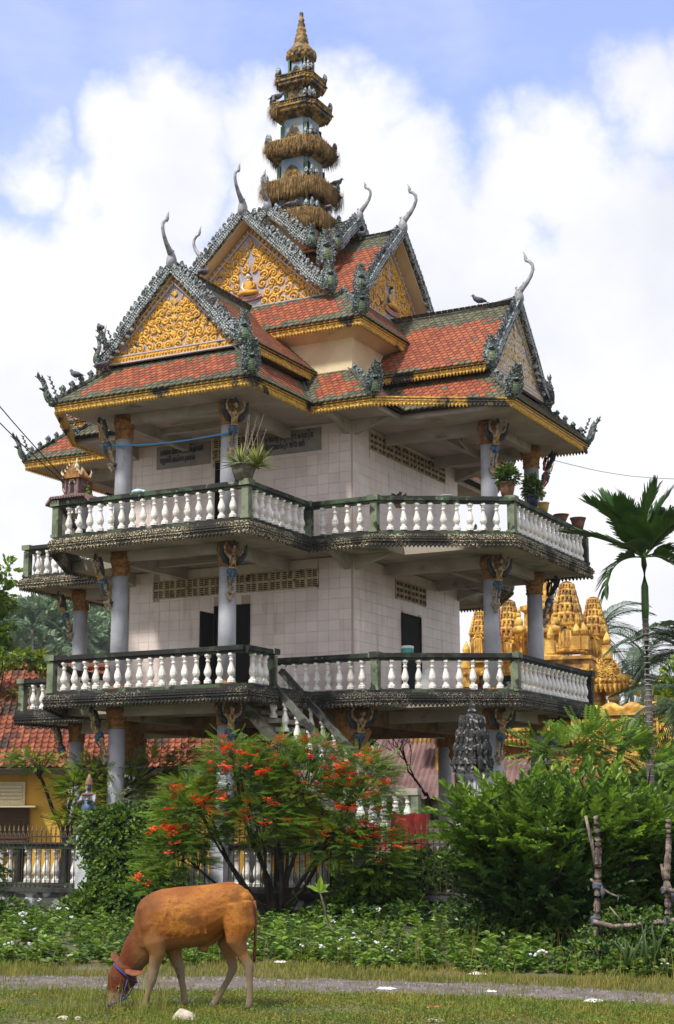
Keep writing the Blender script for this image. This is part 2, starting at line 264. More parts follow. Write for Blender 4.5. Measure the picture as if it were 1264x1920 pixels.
# ------------------------------------------------------------------ mesh builder
class MB:
    def __init__(s): s.v = []; s.f = []; s.m = []; s.T = None; s.k = 0
    def P(s, p):
        p = Vector(p)
        if s.T is not None: p = s.T @ p
        s.v.append((p.x, p.y, p.z)); return len(s.v)-1
    def face(s, idx, k=None): s.f.append(tuple(idx)); s.m.append(s.k if k is None else k)
    def poly(s, pts, k=None): s.face([s.P(p) for p in pts], k)
    def box(s, c, d, rz=0, top=None, k=None):
        """box centred on c with size d; top = (sx, sy) scales its upper face"""
        ca, sa = math.cos(rz), math.sin(rz); ix = []
        for z in (-1, 1):
            tx, ty = (top if (top and z > 0) else (1, 1))
            for x, y in ((-1,-1),(1,-1),(1,1),(-1,1)):
                a, b = x*d[0]/2*tx, y*d[1]/2*ty
                ix.append(s.P((c[0]+a*ca-b*sa, c[1]+a*sa+b*ca, c[2]+z*d[2]/2)))
        for q in ((3,2,1,0),(4,5,6,7),(0,1,5,4),(1,2,6,5),(2,3,7,6),(3,0,4,7)): s.face([ix[i] for i in q], k)
    def beam(s, a, b, w, h, k=None, up=(0,0,1)):
        """rectangular bar from a to b, w wide and h high"""
        a, b = Vector(a), Vector(b); d = (b-a).normalized(); sd = d.cross(Vector(up))
        if sd.length < 1e-5: sd = Vector((1,0,0))
        sd.normalize(); uu = sd.cross(d); ix = []
        for p in (a, b):
            for x, y in ((-1,-1),(1,-1),(1,1),(-1,1)): ix.append(s.P(p + sd*(x*w/2) + uu*(y*h/2)))
        for q in ((3,2,1,0),(4,5,6,7),(0,1,5,4),(1,2,6,5),(2,3,7,6),(3,0,4,7)): s.face([ix[i] for i in q], k)
    def tube(s, pts, rad, n=6, k=None, flat=1.0, ref=(0,0,1), cap=True):
        """sweep of an ellipse along pts; rad is one radius per point, flat squeezes the ref direction"""
        pts = [Vector(p) for p in pts]
        if not isinstance(rad, (list, tuple)): rad = [rad]*len(pts)
        rings = []
        for i, p in enumerate(pts):
            d = (pts[min(i+1, len(pts)-1)] - pts[max(i-1, 0)])
            if d.length < 1e-9: d = Vector((0,0,1))
            d.normalize(); r = Vector(ref)
            a = d.cross(r)
            if a.length < 1e-3: a = d.cross(Vector((1,0,0.01)))
            a.normalize(); b = a.cross(d)
            rings.append([s.P(p + a*(rad[i]*math.cos(t)) + b*(rad[i]*flat*math.sin(t))) for t in [2*PI*j/n for j in range(n)]])
        for i in range(len(rings)-1):
            for j in range(n): s.face([rings[i][j], rings[i][(j+1)%n], rings[i+1][(j+1)%n], rings[i+1][j]], k)
        if cap: s.face(rings[0][::-1], k); s.face(rings[-1], k)
    def lathe(s, prof, n=12, c=(0,0,0), k=None, fn=None, ph=0):
        rings = []
        for r, z in prof:
            rings.append([s.P((c[0]+r*(fn(t, z) if fn else 1)*math.cos(t), c[1]+r*(fn(t, z) if fn else 1)*math.sin(t), c[2]+z)) for t in [ph+2*PI*j/n for j in range(n)]])
        for i in range(len(rings)-1):
            for j in range(n): s.face([rings[i][j], rings[i][(j+1)%n], rings[i+1][(j+1)%n], rings[i+1][j]], k)
        s.face(rings[0][::-1], k); s.face(rings[-1], k)
    def ell(s, c, r, n=8, m=5, k=None, ax=None):
        """ellipsoid; ax = optional 3x3 axes"""
        c = Vector(c); rings = []
        def pt(x, y, z):
            q = Vector((x*r[0], y*r[1], z*r[2]))
            if ax is not None: q = ax @ q
            return s.P(c+q)
        t0, t1 = pt(0,0,-1), pt(0,0,1)
        for i in range(1, m):
            a = -PI/2 + PI*i/m
            rings.append([pt(math.cos(a)*math.cos(t), math.cos(a)*math.sin(t), math.sin(a)) for t in [2*PI*j/n for j in range(n)]])
        for j in range(n):
            s.face([t0, rings[0][(j+1)%n], rings[0][j]], k); s.face([t1, rings[-1][j], rings[-1][(j+1)%n]], k)
        for i in range(len(rings)-1):
            for j in range(n): s.face([rings[i][j], rings[i][(j+1)%n], rings[i+1][(j+1)%n], rings[i+1][j]], k)
    def prism(s, pts2, o, ax, ay, depth, k=None):
        """polygon pts2 in the plane o + x*ax + y*ay, thickened by the vector depth"""
        o, ax, ay, dp = Vector(o), Vector(ax), Vector(ay), Vector(depth)
        a = [s.P(o+ax*x+ay*y) for x, y in pts2]; b = [s.P(o+ax*x+ay*y+dp) for x, y in pts2]; n = len(a)
        s.face(a[::-1], k); s.face(b, k)
        for i in range(n): s.face([a[i], a[(i+1)%n], b[(i+1)%n], b[i]], k)
    def ringpoly(s, P, z0, z1, th, k=None):
        """closed band standing on polygon P (list of 2D), from z0 to z1, th thick towards the inside"""
        inn = offset(P, -th); n = len(P)
        for i in range(n):
            j = (i+1) % n
            s.poly([(*P[i], z0), (*P[j], z0), (*P[j], z1), (*P[i], z1)], k)
            s.poly([(*inn[j], z0), (*inn[i], z0), (*inn[i], z1), (*inn[j], z1)], k)
            s.poly([(*P[i], z1), (*P[j], z1), (*inn[j], z1), (*inn[i], z1)], k)
            s.poly([(*P[j], z0), (*P[i], z0), (*inn[i], z0), (*inn[j], z0)], k)
    def mesh(s, name, mats, smooth=False):
        me = bpy.data.meshes.new(name); me.from_pydata(s.v, [], s.f)
        for m in mats: me.materials.append(MT[m])
        if len(mats) > 1: me.polygons.foreach_set('material_index', s.m)
        if smooth: me.polygons.foreach_set('use_smooth', [True]*len(s.f))
        me.update(); return me
    def build(s, name, mats, parent=None, smooth=False, **kw):
        if isinstance(mats, str): mats = [mats]
        o = bpy.data.objects.new(name, s.mesh(name, mats, smooth)); COL.objects.link(o)
        if parent is not None: o.parent = parent
        for a, b in kw.items(): o[a] = b
        return o
def offset(P, d):
    """offset of a rectilinear or convex closed 2D polygon given counter-clockwise; d > 0 grows it"""
    n = len(P); out_ = []
    for i in range(n):
        a, b, c = Vector(P[i-1]), Vector(P[i]), Vector(P[(i+1) % n])
        e1, e2 = (b-a).normalized(), (c-b).normalized()
        n1, n2 = Vector((e1.y, -e1.x)), Vector((e2.y, -e2.x))
        m = n1+n2; m = m/max(1e-6, m.dot(n1)) if m.length > 1e-6 else n1
        out_.append((b.x+m.x*d, b.y+m.y*d))
    return out_
def thing(name, label, cat, loc=(0,0,0), rz=0, group=None):
    o = bpy.data.objects.new(name, None); COL.objects.link(o); o.location = loc; o.rotation_euler = (0,0,rz)
    o.empty_display_size = 0.2
    o['label'] = label; o['category'] = cat
    if group: o['group'] = group
    return o
def tag(o, label, cat, group=None):
    o['label'] = label; o['category'] = cat
    if group: o['group'] = group
    return o
def inst(name, me, parent, M=None, **kw):
    o = bpy.data.objects.new(name, me); COL.objects.link(o)
    if parent is not None: o.parent = parent
    if M is not None: o.matrix_local = M
    for a, b in kw.items(): o[a] = b
    return o
def node(name, parent): return inst(name, None, parent)
def rotz(k): return Matrix.Rotation(k*PI/2, 4, 'Z')
def frame(o, x, y, z):
    m = Matrix((Vector(x), Vector(y), Vector(z))).transposed().to_4x4(); m.translation = Vector(o); return m
def np_mesh(name, V, Fc, mats, mi=None, smooth=False):
    """mesh from numpy arrays; Fc is (n, 3) or (n, 4)"""
    me = bpy.data.meshes.new(name); k = Fc.shape[1]
    me.vertices.add(len(V)); me.vertices.foreach_set('co', V.astype(np.float32).ravel())
    me.loops.add(Fc.size); me.loops.foreach_set('vertex_index', Fc.astype(np.int32).ravel())
    me.polygons.add(len(Fc)); me.polygons.foreach_set('loop_start', np.arange(0, Fc.size, k, dtype=np.int32))
    try: me.polygons.foreach_set('loop_total', np.full(len(Fc), k, dtype=np.int32))
    except Exception: pass
    for m in mats: me.materials.append(MT[m])
    if mi is not None: me.polygons.foreach_set('material_index', mi.astype(np.int32))
    me.update(calc_edges=True); me.validate()
    me.polygons.foreach_set('use_smooth', np.full(len(me.polygons), bool(smooth), dtype=bool)); return me
def scatter(tv, tf, mats4, name, mats, tmi=None, parent=None, mi_each=None, smooth=False, **kw):
    """one mesh holding the template (tv, tf) under every 4x4 of mats4"""
    A = np.array(mats4, dtype=np.float64); n = len(A); tv = np.asarray(tv, float); tf = np.asarray(tf, int)
    V = np.einsum('nij,vj->nvi', A[:, :3, :3], tv) + A[:, None, :3, 3]
    Fc = (tf[None] + (np.arange(n)*len(tv))[:, None, None]).reshape(-1, tf.shape[1])
    mi = None
    if mi_each is not None: mi = np.repeat(np.asarray(mi_each), len(tf))
    elif tmi is not None: mi = np.tile(np.asarray(tmi), n)
    me = np_mesh(name, V.reshape(-1, 3), Fc, mats, mi, smooth)
    return inst(name, me, parent, **kw)
def blob(pieces, name, mats, voxel=0.02, smooth=6, parent=None, dec=None):
    """one continuous surface from overlapping pieces already in an MB (voxel remesh, smoothed)"""
    tmp = bpy.data.objects.new('tmp', pieces.mesh('tmp', [])); COL.objects.link(tmp)
    r = tmp.modifiers.new('r', 'REMESH'); r.mode = 'VOXEL'; r.voxel_size = voxel
    s_ = tmp.modifiers.new('s', 'SMOOTH'); s_.factor = 0.5; s_.iterations = smooth
    if dec: d_ = tmp.modifiers.new('d', 'DECIMATE'); d_.ratio = dec
    dg = bpy.context.evaluated_depsgraph_get(); dg.update()
    me = bpy.data.meshes.new_from_object(tmp.evaluated_get(dg)); bpy.data.objects.remove(tmp)
    me.materials.clear()
    for m in mats: me.materials.append(MT[m])
    me.polygons.foreach_set('use_smooth', [True]*len(me.polygons)); me.name = name
    return me
# ------------------------------------------------------------------ the pagoda (origin at its centre on the ground)
PG = thing('pagoda', 'tall white tiled three storey pagoda with orange tile gables, gold trim and a tiered spire', 'temple', (0,0,0))
w1, LA, w2, cw = 2.66, 7.11, 4.29, 3.2
def ringP(d=0):
    base = [(w1,-LA),(w1,-w2),(w2,-w2),(w2,-w1)]; P = []
    for k in range(4):
        c_, s_ = round(math.cos(k*PI/2)), round(math.sin(k*PI/2))
        # arm A first, then B, C, D: counter-clockwise
        P += [(x*c_-y*s_, x*s_+y*c_) for x, y in ([(-w1,-LA)] + base[:3] )]
    return offset(P, d) if d else P
# order check: (-w1,-LA),(w1,-LA),(w1,-w2),(w2,-w2) then rotated (w2... ) -> (LA,-w1)
RP = ringP()
zF1, zF2, zS1, zS2, zR1, zR2, zE0, zE1 = 4.47, 8.07, 4.08, 7.68, 5.32, 8.92, 10.99, 11.24
cols_xy = [(-1.46,-5.99),(1.46,-5.99),(5.99,-1.46),(5.99,1.46),(1.46,5.99),(-1.46,5.99),(-5.99,1.46),(-5.99,-1.46)]
def fill_slab(mb, P, z0, z1):
    n = len(P); a = [mb.P((*p, z0)) for p in P]; b = [mb.P((*p, z1)) for p in P]
    mb.face(a[::-1]); mb.face(b)
    for i in range(n): mb.face([a[i], a[(i+1)%n], b[(i+1)%n], b[i]])
# floor slabs: concave outlines built as a cross of boxes butted end to end
def slab(name, d, z0, z1, m, hole=False):
    mb = MB(); a, b, c = w1+d, LA+d, w2+d; z = (z0+z1)/2; h = z1-z0
    mb.box((0,0,z), (2*c, 2*c, h))
    for k in range(4):
        mb.T = rotz(k); mb.box((0, -(b+c)/2, z), (2*a, b-c, h)); mb.T = None
    return mb.build(name, m, PG)
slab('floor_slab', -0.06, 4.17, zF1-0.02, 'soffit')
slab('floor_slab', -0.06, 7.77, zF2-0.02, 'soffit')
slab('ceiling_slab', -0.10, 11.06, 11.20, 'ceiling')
# beams under each slab, column to wall and along the edges
for zt in (4.168, 7.768, 11.058):
    for k in range(4):
        def bm(name='beam'):
            mb.build(name, 'beam', PG)
        for s in (-1, 1): mb = MB(); mb.T = rotz(k); mb.box((s*1.46, -(5.99+cw)/2, zt-0.14), (0.20, 5.99-cw-0.2, 0.28)); bm()
        mb = MB(); mb.T = rotz(k); mb.box((0, -5.99, zt-0.11), (2.72, 0.18, 0.22)); bm()
        mb = MB(); mb.T = rotz(k); mb.box((0, -4.55, zt-0.08), (2.70, 0.14, 0.16)); bm()
        if zt > 5:
            for s in (-1, 1):        # sloping bracket at the core corner
                mb = MB(); mb.T = rotz(k); mb.prism([(0,0),(0.9,0),(0.9,-0.04),(0,-0.34)], (s*cw*0.985, -cw-0.005, zt), (0,-1,0), (0,0,1), (0.16*-s,0,0)); bm('corner_bracket')
for k in range(4):
    mb = MB(); mb.T = rotz(k); mb.box((0.1,-3.2,3.98), (6.2, 0.24, 0.36)); mb.build('ground_floor_beam', 'brown_wood', PG)
# ground storey: stair tower core and corner pillars
for (x, y) in [(-cw,-cw),(cw,-cw),(cw,cw),(-cw,cw)]:
    c = MB(); c.lathe([(0.22,0),(0.22,3.0)], 16, (x,y,0)); o = c.build('column', 'column', PG, True)
    c = MB(); c.lathe([(0.26,2.98),(0.34,3.05),(0.30,3.15),(0.38,3.3),(0.33,3.42),(0.42,3.6),(0.36,3.72),(0.46,3.85),(0.46,4.16)], 16, (x,y,0)); c.build('capital', 'gold_dark', o, True)
def column(x, y, z0, z1, base=True):
    c = MB(); c.lathe([(0.205,z0),(0.200,(z0+z1)/2),(0.19,z1-0.5)], 20, (x,y,0)); o = c.build('column', 'column', PG, True)
    c = MB(); t = z1
    fn = lambda a, z: 1+0.035*math.cos(a*14)
    c.lathe([(0.198,t-0.50),(0.222,t-0.49),(0.222,t-0.45),(0.205,t-0.43),(0.218,t-0.36),(0.205,t-0.33),(0.228,t-0.30),(0.212,t-0.27)], 20, (x,y,0))
    c.lathe([(0.212,t-0.27),(0.225,t-0.23),(0.250,t-0.15),(0.265,t-0.07),(0.24,t-0.05),(0.245,t+0.05)], 28, (x,y,0), fn=fn)
    c.build('capital', 'gold_dark', o, True)
    if base:
        c = MB(); c.lathe([(0.27,z0-0.02),(0.27,z0+0.05),(0.23,z0+0.08),(0.25,z0+0.13),(0.21,z0+0.17)], 20, (x,y,0)); c.build('column_base', 'gold_dark', o, True)
    return o
COLS = []
for (x, y) in cols_xy:
    for z0, z1 in ((0, 4.17), (zF1, 7.70), (zF2, 10.98)):
        COLS.append((x, y, z1, column(x, y, z0, z1, z0 > 0)))

# ---- walls: grout core with separate tiles, door openings and pierced vents
WALL = MB(); WALL.box((0,0,(zF1+7.6)/2+0.08), (2*cw-0.03, 2*cw-0.03, 7.76-zF1)); 
wall = WALL.build('wall', 'grout', PG)
WALL = MB(); WALL.box((0,0,(zF2+11.05)/2), (2*cw-0.03, 2*cw-0.03, 11.05-zF2)); wall2 = WALL.build('wall', 'grout', PG)
TW, TH = 0.3, 0.25
tile_me = []
for i, mt_ in enumerate(('wall', 'wall_b', 'wall')):
    t = MB(); t.box((0,0,0), (TW-0.005, 0.03, TH-0.005)); tile_me.append(t.mesh('wall_tile', [mt_]))
openA1 = [(-0.62,0.40,4.4,6.78),(-2.44,2.29,7.06,7.52)]
openA2 = [(-0.64,0.0,8.0,10.45),(-0.72,0.60,10.5,11.0)]
openB1 = [(-0.56,0.60,4.4,6.70),(-0.90,0.92,7.03,7.48)]
openB2 = [(-2.31,2.27,10.52,10.96)]
wt = []
def tiles_on(k, z0, z1, opens, par, every=True):
    """tiles of wall side k (0 = A, 1 = B ...); cut where a door or vent opens"""
    Tk = rotz(k); nx = int(round(2*cw/TW)); x0 = -nx*TW/2; nz = int(math.ceil((z1-z0)/TH))
    for j in range(nz):
        for i in range(nx):
            xa, xb, za, zb = x0+i*TW, x0+(i+1)*TW, z1-(j+1)*TH, z1-j*TH
            za = max(za, z0)
            for (a, b, c_, d_) in opens:          # trim against openings
                if xb > a+0.001 and xa < b-0.001 and zb > c_+0.001 and za < d_-0.001:
                    if xa < a < xb and (a-xa) > 0.03: xb = a
                    elif xa < b < xb and (xb-b) > 0.03: xa = b
                    elif za < d_ < zb and (zb-d_) > 0.03: za = d_
                    elif za < c_ < zb and (c_-za) > 0.03: zb = c_
                    else: xb = xa
            if xb-xa < 0.02 or zb-za < 0.02: continue
            sx, sz = (xb-xa-0.005)/(TW-0.005), (zb-za-0.005)/(TH-0.005)
            yy = -cw+0.012+rnd.uniform(-0.0015,0.0015)
            m = Tk @ Matrix.Translation(((xa+xb)/2, yy, (za+zb)/2)) @ Matrix.Diagonal((sx,1,sz,1))
            wt.append((m, par, k))
for k in range(4):
    tiles_on(k, zF1, 7.75, openA1 if k in (0, 2) else openB1, wall)
    tiles_on(k, zF2, 11.05, openA2 if k in (0,) else (openB2 if k == 1 else []), wall2)
wt.sort(key=lambda q: ((q[0].translation-CAM).length + (100 if q[2] > 1 else 0)))
for i, (m, par, k) in enumerate(wt[:300]): inst('wall_tile', tile_me[rnd.randrange(3)], par, m)
t = MB(); t.box((0,0,0), (TW-0.005, 0.03, TH-0.005))
scatter(t.v, t.f, [q[0] for q in wt[300:]], 'wall_tile', ['wall', 'wall_b'], parent=PG, mi_each=[rnd.randrange(2) for _ in wt[300:]], kind='stuff')
# doorways: flat black panels put in for the unlit inside
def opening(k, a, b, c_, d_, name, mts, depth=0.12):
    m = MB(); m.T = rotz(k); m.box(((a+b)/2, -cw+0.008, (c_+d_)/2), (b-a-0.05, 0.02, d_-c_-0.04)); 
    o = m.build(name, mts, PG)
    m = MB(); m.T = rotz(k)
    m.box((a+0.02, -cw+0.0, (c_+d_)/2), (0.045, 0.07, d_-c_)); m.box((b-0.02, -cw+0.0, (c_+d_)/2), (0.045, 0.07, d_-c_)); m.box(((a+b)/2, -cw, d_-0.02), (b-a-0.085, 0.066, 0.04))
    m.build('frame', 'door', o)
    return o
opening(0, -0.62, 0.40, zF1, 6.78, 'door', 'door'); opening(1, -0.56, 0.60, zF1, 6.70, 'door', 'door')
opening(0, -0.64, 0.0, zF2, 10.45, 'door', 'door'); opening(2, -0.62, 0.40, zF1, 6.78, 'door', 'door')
# folded shutter leaf standing off the wall beside the lower door
m = MB(); m.box((-0.66, -cw-0.30, 5.55), (0.05, 0.55, 2.1)); m.build('door_leaf', 'door', PG)
# pierced concrete vents
def vent(k, a, b, c_, d_, cells, rows, bars):
    bk = MB(); bk.T = rotz(k); bk.box(((a+b)/2, -cw+0.006, (c_+d_)/2), (b-a-0.01, 0.012, d_-c_-0.01)); o = bk.build('vent', 'black', PG)
    n = cells; w = (b-a)/n; h = (d_-c_)/rows
    g = MB(); g.box((-w/2+0.018,0,0), (0.036,0.06,h)); g.box((w/2-0.018,0,0), (0.036,0.06,h)); 
    g.box((0,0,h/2-0.015), (w-0.072,0.056,0.03)); g.box((0,0,-h/2+0.015), (w-0.072,0.056,0.03))
    if bars == 1:
        g.box((0,0,0), (0.03,0.05,h-0.06))
        for s in (-1, 1):
            for t_ in (-0.25, 0.0, 0.25): g.box((s*(w/4-0.004),0.005,t_*h*0.8), (w/2-0.06,0.03,0.018))
    else:
        g.box((0,0,0), (0.03,0.05,h-0.06))
    me = g.mesh('vent_block', ['grille'])
    for i in range(n):
        for j in range(rows):
            inst('vent_block', me, o, rotz(k) @ Matrix.Translation((a+(i+0.5)*w, -cw-0.006, c_+(j+0.5)*h)))
vent(0, -2.44, 2.29, 7.06, 7.52, 14, 2, 1); vent(0, -0.72, 0.60, 10.5, 11.0, 4, 2, 1)
vent(1, -0.90, 0.92, 7.03, 7.48, 4, 3, 0); vent(1, -2.31, 2.27, 10.52, 10.96, 10, 3, 0)
# plaques with Khmer writing
def plaque(cx, cz, w, h, lines, size, rz=0):
    m = MB(); m.box((cx, -cw-0.02, cz), (w, 0.05, h)); o = m.build('plaque', 'plaque', PG)
    for i, s in enumerate(lines):
        cu = bpy.data.curves.new('lettering', 'FONT'); cu.body = s; cu.size = size; cu.align_x = 'LEFT'; cu.extrude = 0.004; cu.offset = 0.004
        tmp = bpy.data.objects.new('t', cu); COL.objects.link(tmp); dg = bpy.context.evaluated_depsgraph_get(); dg.update()
        me = bpy.data.meshes.new_from_object(tmp.evaluated_get(dg)); bpy.data.objects.remove(tmp)
        me.materials.clear(); me.materials.append(MT['letter'])
        xs = [v.co.x for v in me.vertices] or [0]; sc = min(1.6, (w*(0.80 if i == 0 else 0.66))/max(0.1, max(xs)-min(xs)))
        M = frame((cx-w*0.43, -cw-0.052, cz+h*(0.10-0.36*i)), (sc,0,0), (0,0,1), (0,-1,0))
        inst('lettering', me, o, M)
plaque(-1.60, 10.70, 1.60, 0.58, ['កសាងដោយ ពីរ៦០១ ថៅ អាឈោយ អ្នក ១៩៥៥', 'បញ្ចប់ពីរ ការសិរយា អ្នកបល'], 0.20)
plaque(1.52, 10.69, 1.68, 0.56, ['សាលាព្រះស្រីមិត្ត សារឿន', 'និងកូនចៅសរុប ២៥៦ នាក់'], 0.20)
# fluorescent lamps
for (x, y, z, a) in [(0.0,-4.9,10.96,0.12),(0.0,-4.9,7.66,0.0),(4.9,-0.3,10.9,PI/2+0.2),(4.9,-0.3,7.62,PI/2),(4.9,0,4.0,PI/2),(-4.7,0,10.95,PI/2),(-4.7,0,7.62,PI/2)]:
    m = MB(); m.box((x,y,z-0.04), (1.25,0.10,0.05), a); o = m.build('lamp', 'lamp', PG)
    m = MB(); m.tube([Vector((x,y,z-0.085))-Vector((math.cos(a),math.sin(a),0))*0.58, Vector((x,y,z-0.085))+Vector((math.cos(a),math.sin(a),0))*0.58], 0.018, 6); m.build('lamp_tube', 'lamp', o)

# ---- ornamental bands (cornices of the floors, eave fascias)
def band(P, zb, layers, parent_name, mats, pend=None, bumps=None):
    """layers: (z0, z1, outset, material index) measured from zb; pend = (spacing, z, length, outset, mat)"""
    m = MB()
    for z0, z1, o_, k in layers:
        m.k = k; m.ringpoly(offset(P, o_) if o_ else P, zb+z0, zb+z1, 0.10+o_)
    for spec, kind in ((pend, 'p'),) + tuple((b, 'b') for b in (bumps or [])):
        if not spec: continue
        sp, z, ln, o_, k = spec; Q = offset(P, o_); n = len(Q); m.k = k
        for i in range(n):
            a, b = Vector(Q[i]), Vector(Q[(i+1) % n]); L_ = (b-a).length; c = max(1, int(L_/sp)); d = (b-a)/L_; nn = Vector((d.y, -d.x)); s_ = L_/c
            for j in range(c):
                q = a+d*(s_*(j+0.5)); zz = zb+z
                if kind == 'p':
                    hw = s_*0.46
                    p = [(q.x-d.x*hw, q.y-d.y*hw, zz), (q.x+d.x*hw, q.y+d.y*hw, zz), (q.x+d.x*hw*0.75, q.y+d.y*hw*0.75, zz-ln*0.5), (q.x+nn.x*0.012, q.y+nn.y*0.012, zz-ln), (q.x-d.x*hw*0.75, q.y-d.y*hw*0.75, zz-ln*0.5)]
                    c0 = (q.x+nn.x*0.035, q.y+nn.y*0.035, zz-ln*0.45)
                    ids = [m.P(v) for v in p]; ic = m.P(c0)
                    for u_ in range(5): m.face([ids[u_], ic, ids[(u_+1) % 5]][::-1])
                    bk = [m.P((v[0]-nn.x*0.03, v[1]-nn.y*0.03, v[2])) for v in p]; m.face(bk[::-1])
                    for u_ in range(5): m.face([ids[u_], ids[(u_+1)%5], bk[(u_+1)%5], bk[u_]])
                else:
                    hw = s_*0.36; hz = ln/2; ic = m.P((q.x+nn.x*0.022, q.y+nn.y*0.022, zz))
                    ids = [m.P((q.x+d.x*e*hw, q.y+d.y*e*hw, zz+g*hz)) for e, g in ((-1,0),(-0.4,-1),(0.5,-0.9),(1,0.1),(0.4,1),(-0.6,0.8))]
                    for u_ in range(6): m.face([ids[u_], ids[(u_+1) % 6], ic])
    return m.build(parent_name, mats, PG)
def cornice(zs, mats):
    P = offset(RP, 0.02)
    return band(P, zs, [(0.07,0.15,0.01,0),(0.15,0.18,0.045,0),(0.18,0.205,0.03,1),(0.205,0.235,0.055,0),(0.235,0.29,0.02,1),(0.29,0.33,-0.02,0)], 'cornice', mats,
                pend=(0.095,0.10,0.10,0.012,0), bumps=[(0.11,0.115,0.06,0.012,0),(0.07,0.262,0.03,0.021,1),(0.07,0.193,0.02,0.031,1)])
cornice(zS1, ['cornice','cornice']); cornice(zS2, ['cornice_b','cornice_b'])
# mossy ledge the balusters stand on
for zf, mm in ((zF1, 'moss'), (zF2, 'moss')):
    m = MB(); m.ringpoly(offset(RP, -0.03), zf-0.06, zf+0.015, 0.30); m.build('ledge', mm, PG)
def fascia(P, zb, mats, name='fascia', hh=1.0):
    return band(P, zb, [(0.07,0.15,0.0,0),(0.15,0.175,0.025,0),(0.175,0.21,0.008,0),(0.21,0.245,0.04,0)], name, mats,
                pend=(0.085,0.10,0.10,0.0,0), bumps=[(0.10,0.112,0.06,0.002,0),(0.06,0.193,0.025,0.009,0)])
fascia(RP, zE0, ['fascia'])
SQ2 = 3.68
fascia([(-SQ2,-SQ2),(SQ2,-SQ2),(SQ2,SQ2),(-SQ2,SQ2)], 13.20, ['fascia'])

# ---- balustrades
def bal_mesh():
    m = MB(); fn = lambda a, z: 1+0.07*math.cos(5*a + z*22) if 0.16 < z < 0.40 else 1
    m.lathe([(0.052,0.075),(0.060,0.095),(0.045,0.115),(0.045,0.135),(0.056,0.15),(0.075,0.19),(0.082,0.23),(0.074,0.29),(0.055,0.35),(0.040,0.41),(0.036,0.45),(0.052,0.465),(0.052,0.485),(0.038,0.50),(0.038,0.52),(0.052,0.535),(0.05,0.55)], 14, fn=fn)
    m.lathe([(0.088,0.0),(0.088,0.055),(0.07,0.08)], 8, ph=PI/8)
    m.lathe([(0.05,0.548),(0.078,0.57),(0.078,0.615)], 6)
    return m.mesh('baluster', ['baluster'], False)
BAL = bal_mesh()
for p_ in BAL.polygons: p_.use_smooth = len(p_.vertices) == 4 and p_.area < 0.002
def railing(parent, pts, zf, closed_posts, mrail, skip_post_first=False, bsp=0.30):
    """one straight run of balustrade between two posts"""
    a, b = Vector((*pts[0], 0)), Vector((*pts[1], 0)); d = (b-a); L_ = d.length; d.normalize()
    m = MB(); m.beam(a+Vector((0,0,zf+0.775))-d*0.0, b+Vector((0,0,zf+0.775)), 0.20, 0.10); m.beam(a+Vector((0,0,zf+0.695)), b+Vector((0,0,zf+0.695)), 0.13, 0.06)
    m.build('handrail', mrail, parent)
    n = max(2, int(round((L_-0.10)/bsp))); s_ = (L_-0.10)/n
    for i in range(1, n):
        q = a+d*(0.05+s_*i); ang = math.atan2(d.y, d.x)
        inst('baluster', BAL, parent, Matrix.Translation((q.x, q.y, zf+0.04)) @ Matrix.Rotation(ang+rnd.uniform(-0.3,0.3), 4, 'Z') @ Matrix.Diagonal((1,1,1.03,1)))
def postat(parent, p, zf, mt_='post'):
    m = MB(); m.box((p[0],p[1],zf+0.345), (0.17,0.17,0.69)); m.box((p[0],p[1],zf+0.785), (0.26,0.26,0.13)); m.box((p[0],p[1],zf+0.02), (0.21,0.21,0.07)); return m.build('post', mt_, parent)
INN = offset(RP, -0.12)
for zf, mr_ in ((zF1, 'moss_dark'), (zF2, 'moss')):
    bs = node('balustrade', PG)
    n = len(INN)
    for i in range(n):
        a, b = INN[i], INN[(i+1) % n]
        back = (i in (8,9,10))                                    # far arm, never in view
        if zf == zF1 and i == 1:                                  # gap for the stairs on the right of the front porch
            railing(bs, (a, (a[0], -5.83)), zf, True, mr_); postat(bs, (a[0], -5.83), zf)
            continue
        if zf == zF1 and i == 2: railing(bs, (b, (1.55, b[1])), zf, True, mr_); postat(bs, a, zf) if False else None; continue
        if not back: railing(bs, (a, b), zf, True, mr_)
        postat(bs, a, zf, 'post' if not (zf == zF1 and i in (5,)) else 'moss_dark')
    m = MB()                                                       # far arm: simple joined run
    for i in (8,9,10):
        a, b = Vector((*INN[i],0)), Vector((*INN[i+1],0)); d = (b-a).normalized(); L_ = (b-a).length
        m.beam(a+Vector((0,0,zf+0.775)), b+Vector((0,0,zf+0.775)), 0.20, 0.10)
    m.build('handrail', mr_, bs)
    Ms = []
    for i in (8,9,10):
        a, b = Vector((*INN[i],0)), Vector((*INN[i+1],0)); d = (b-a).normalized(); L_ = (b-a).length; k = int(L_/0.3)
        for j in range(1, k): q = a+d*(L_*j/k); Ms.append(Matrix.Translation((q.x,q.y,zf+0.04)))
    m = MB(); m.lathe([(0.088,0),(0.08,0.08),(0.05,0.12),(0.082,0.23),(0.04,0.41),(0.05,0.5),(0.078,0.6)], 6)
    tri = [f for f in m.f if len(f) == 4]; scatter(m.v, tri, Ms, 'baluster', ['baluster'], parent=bs, kind='stuff')

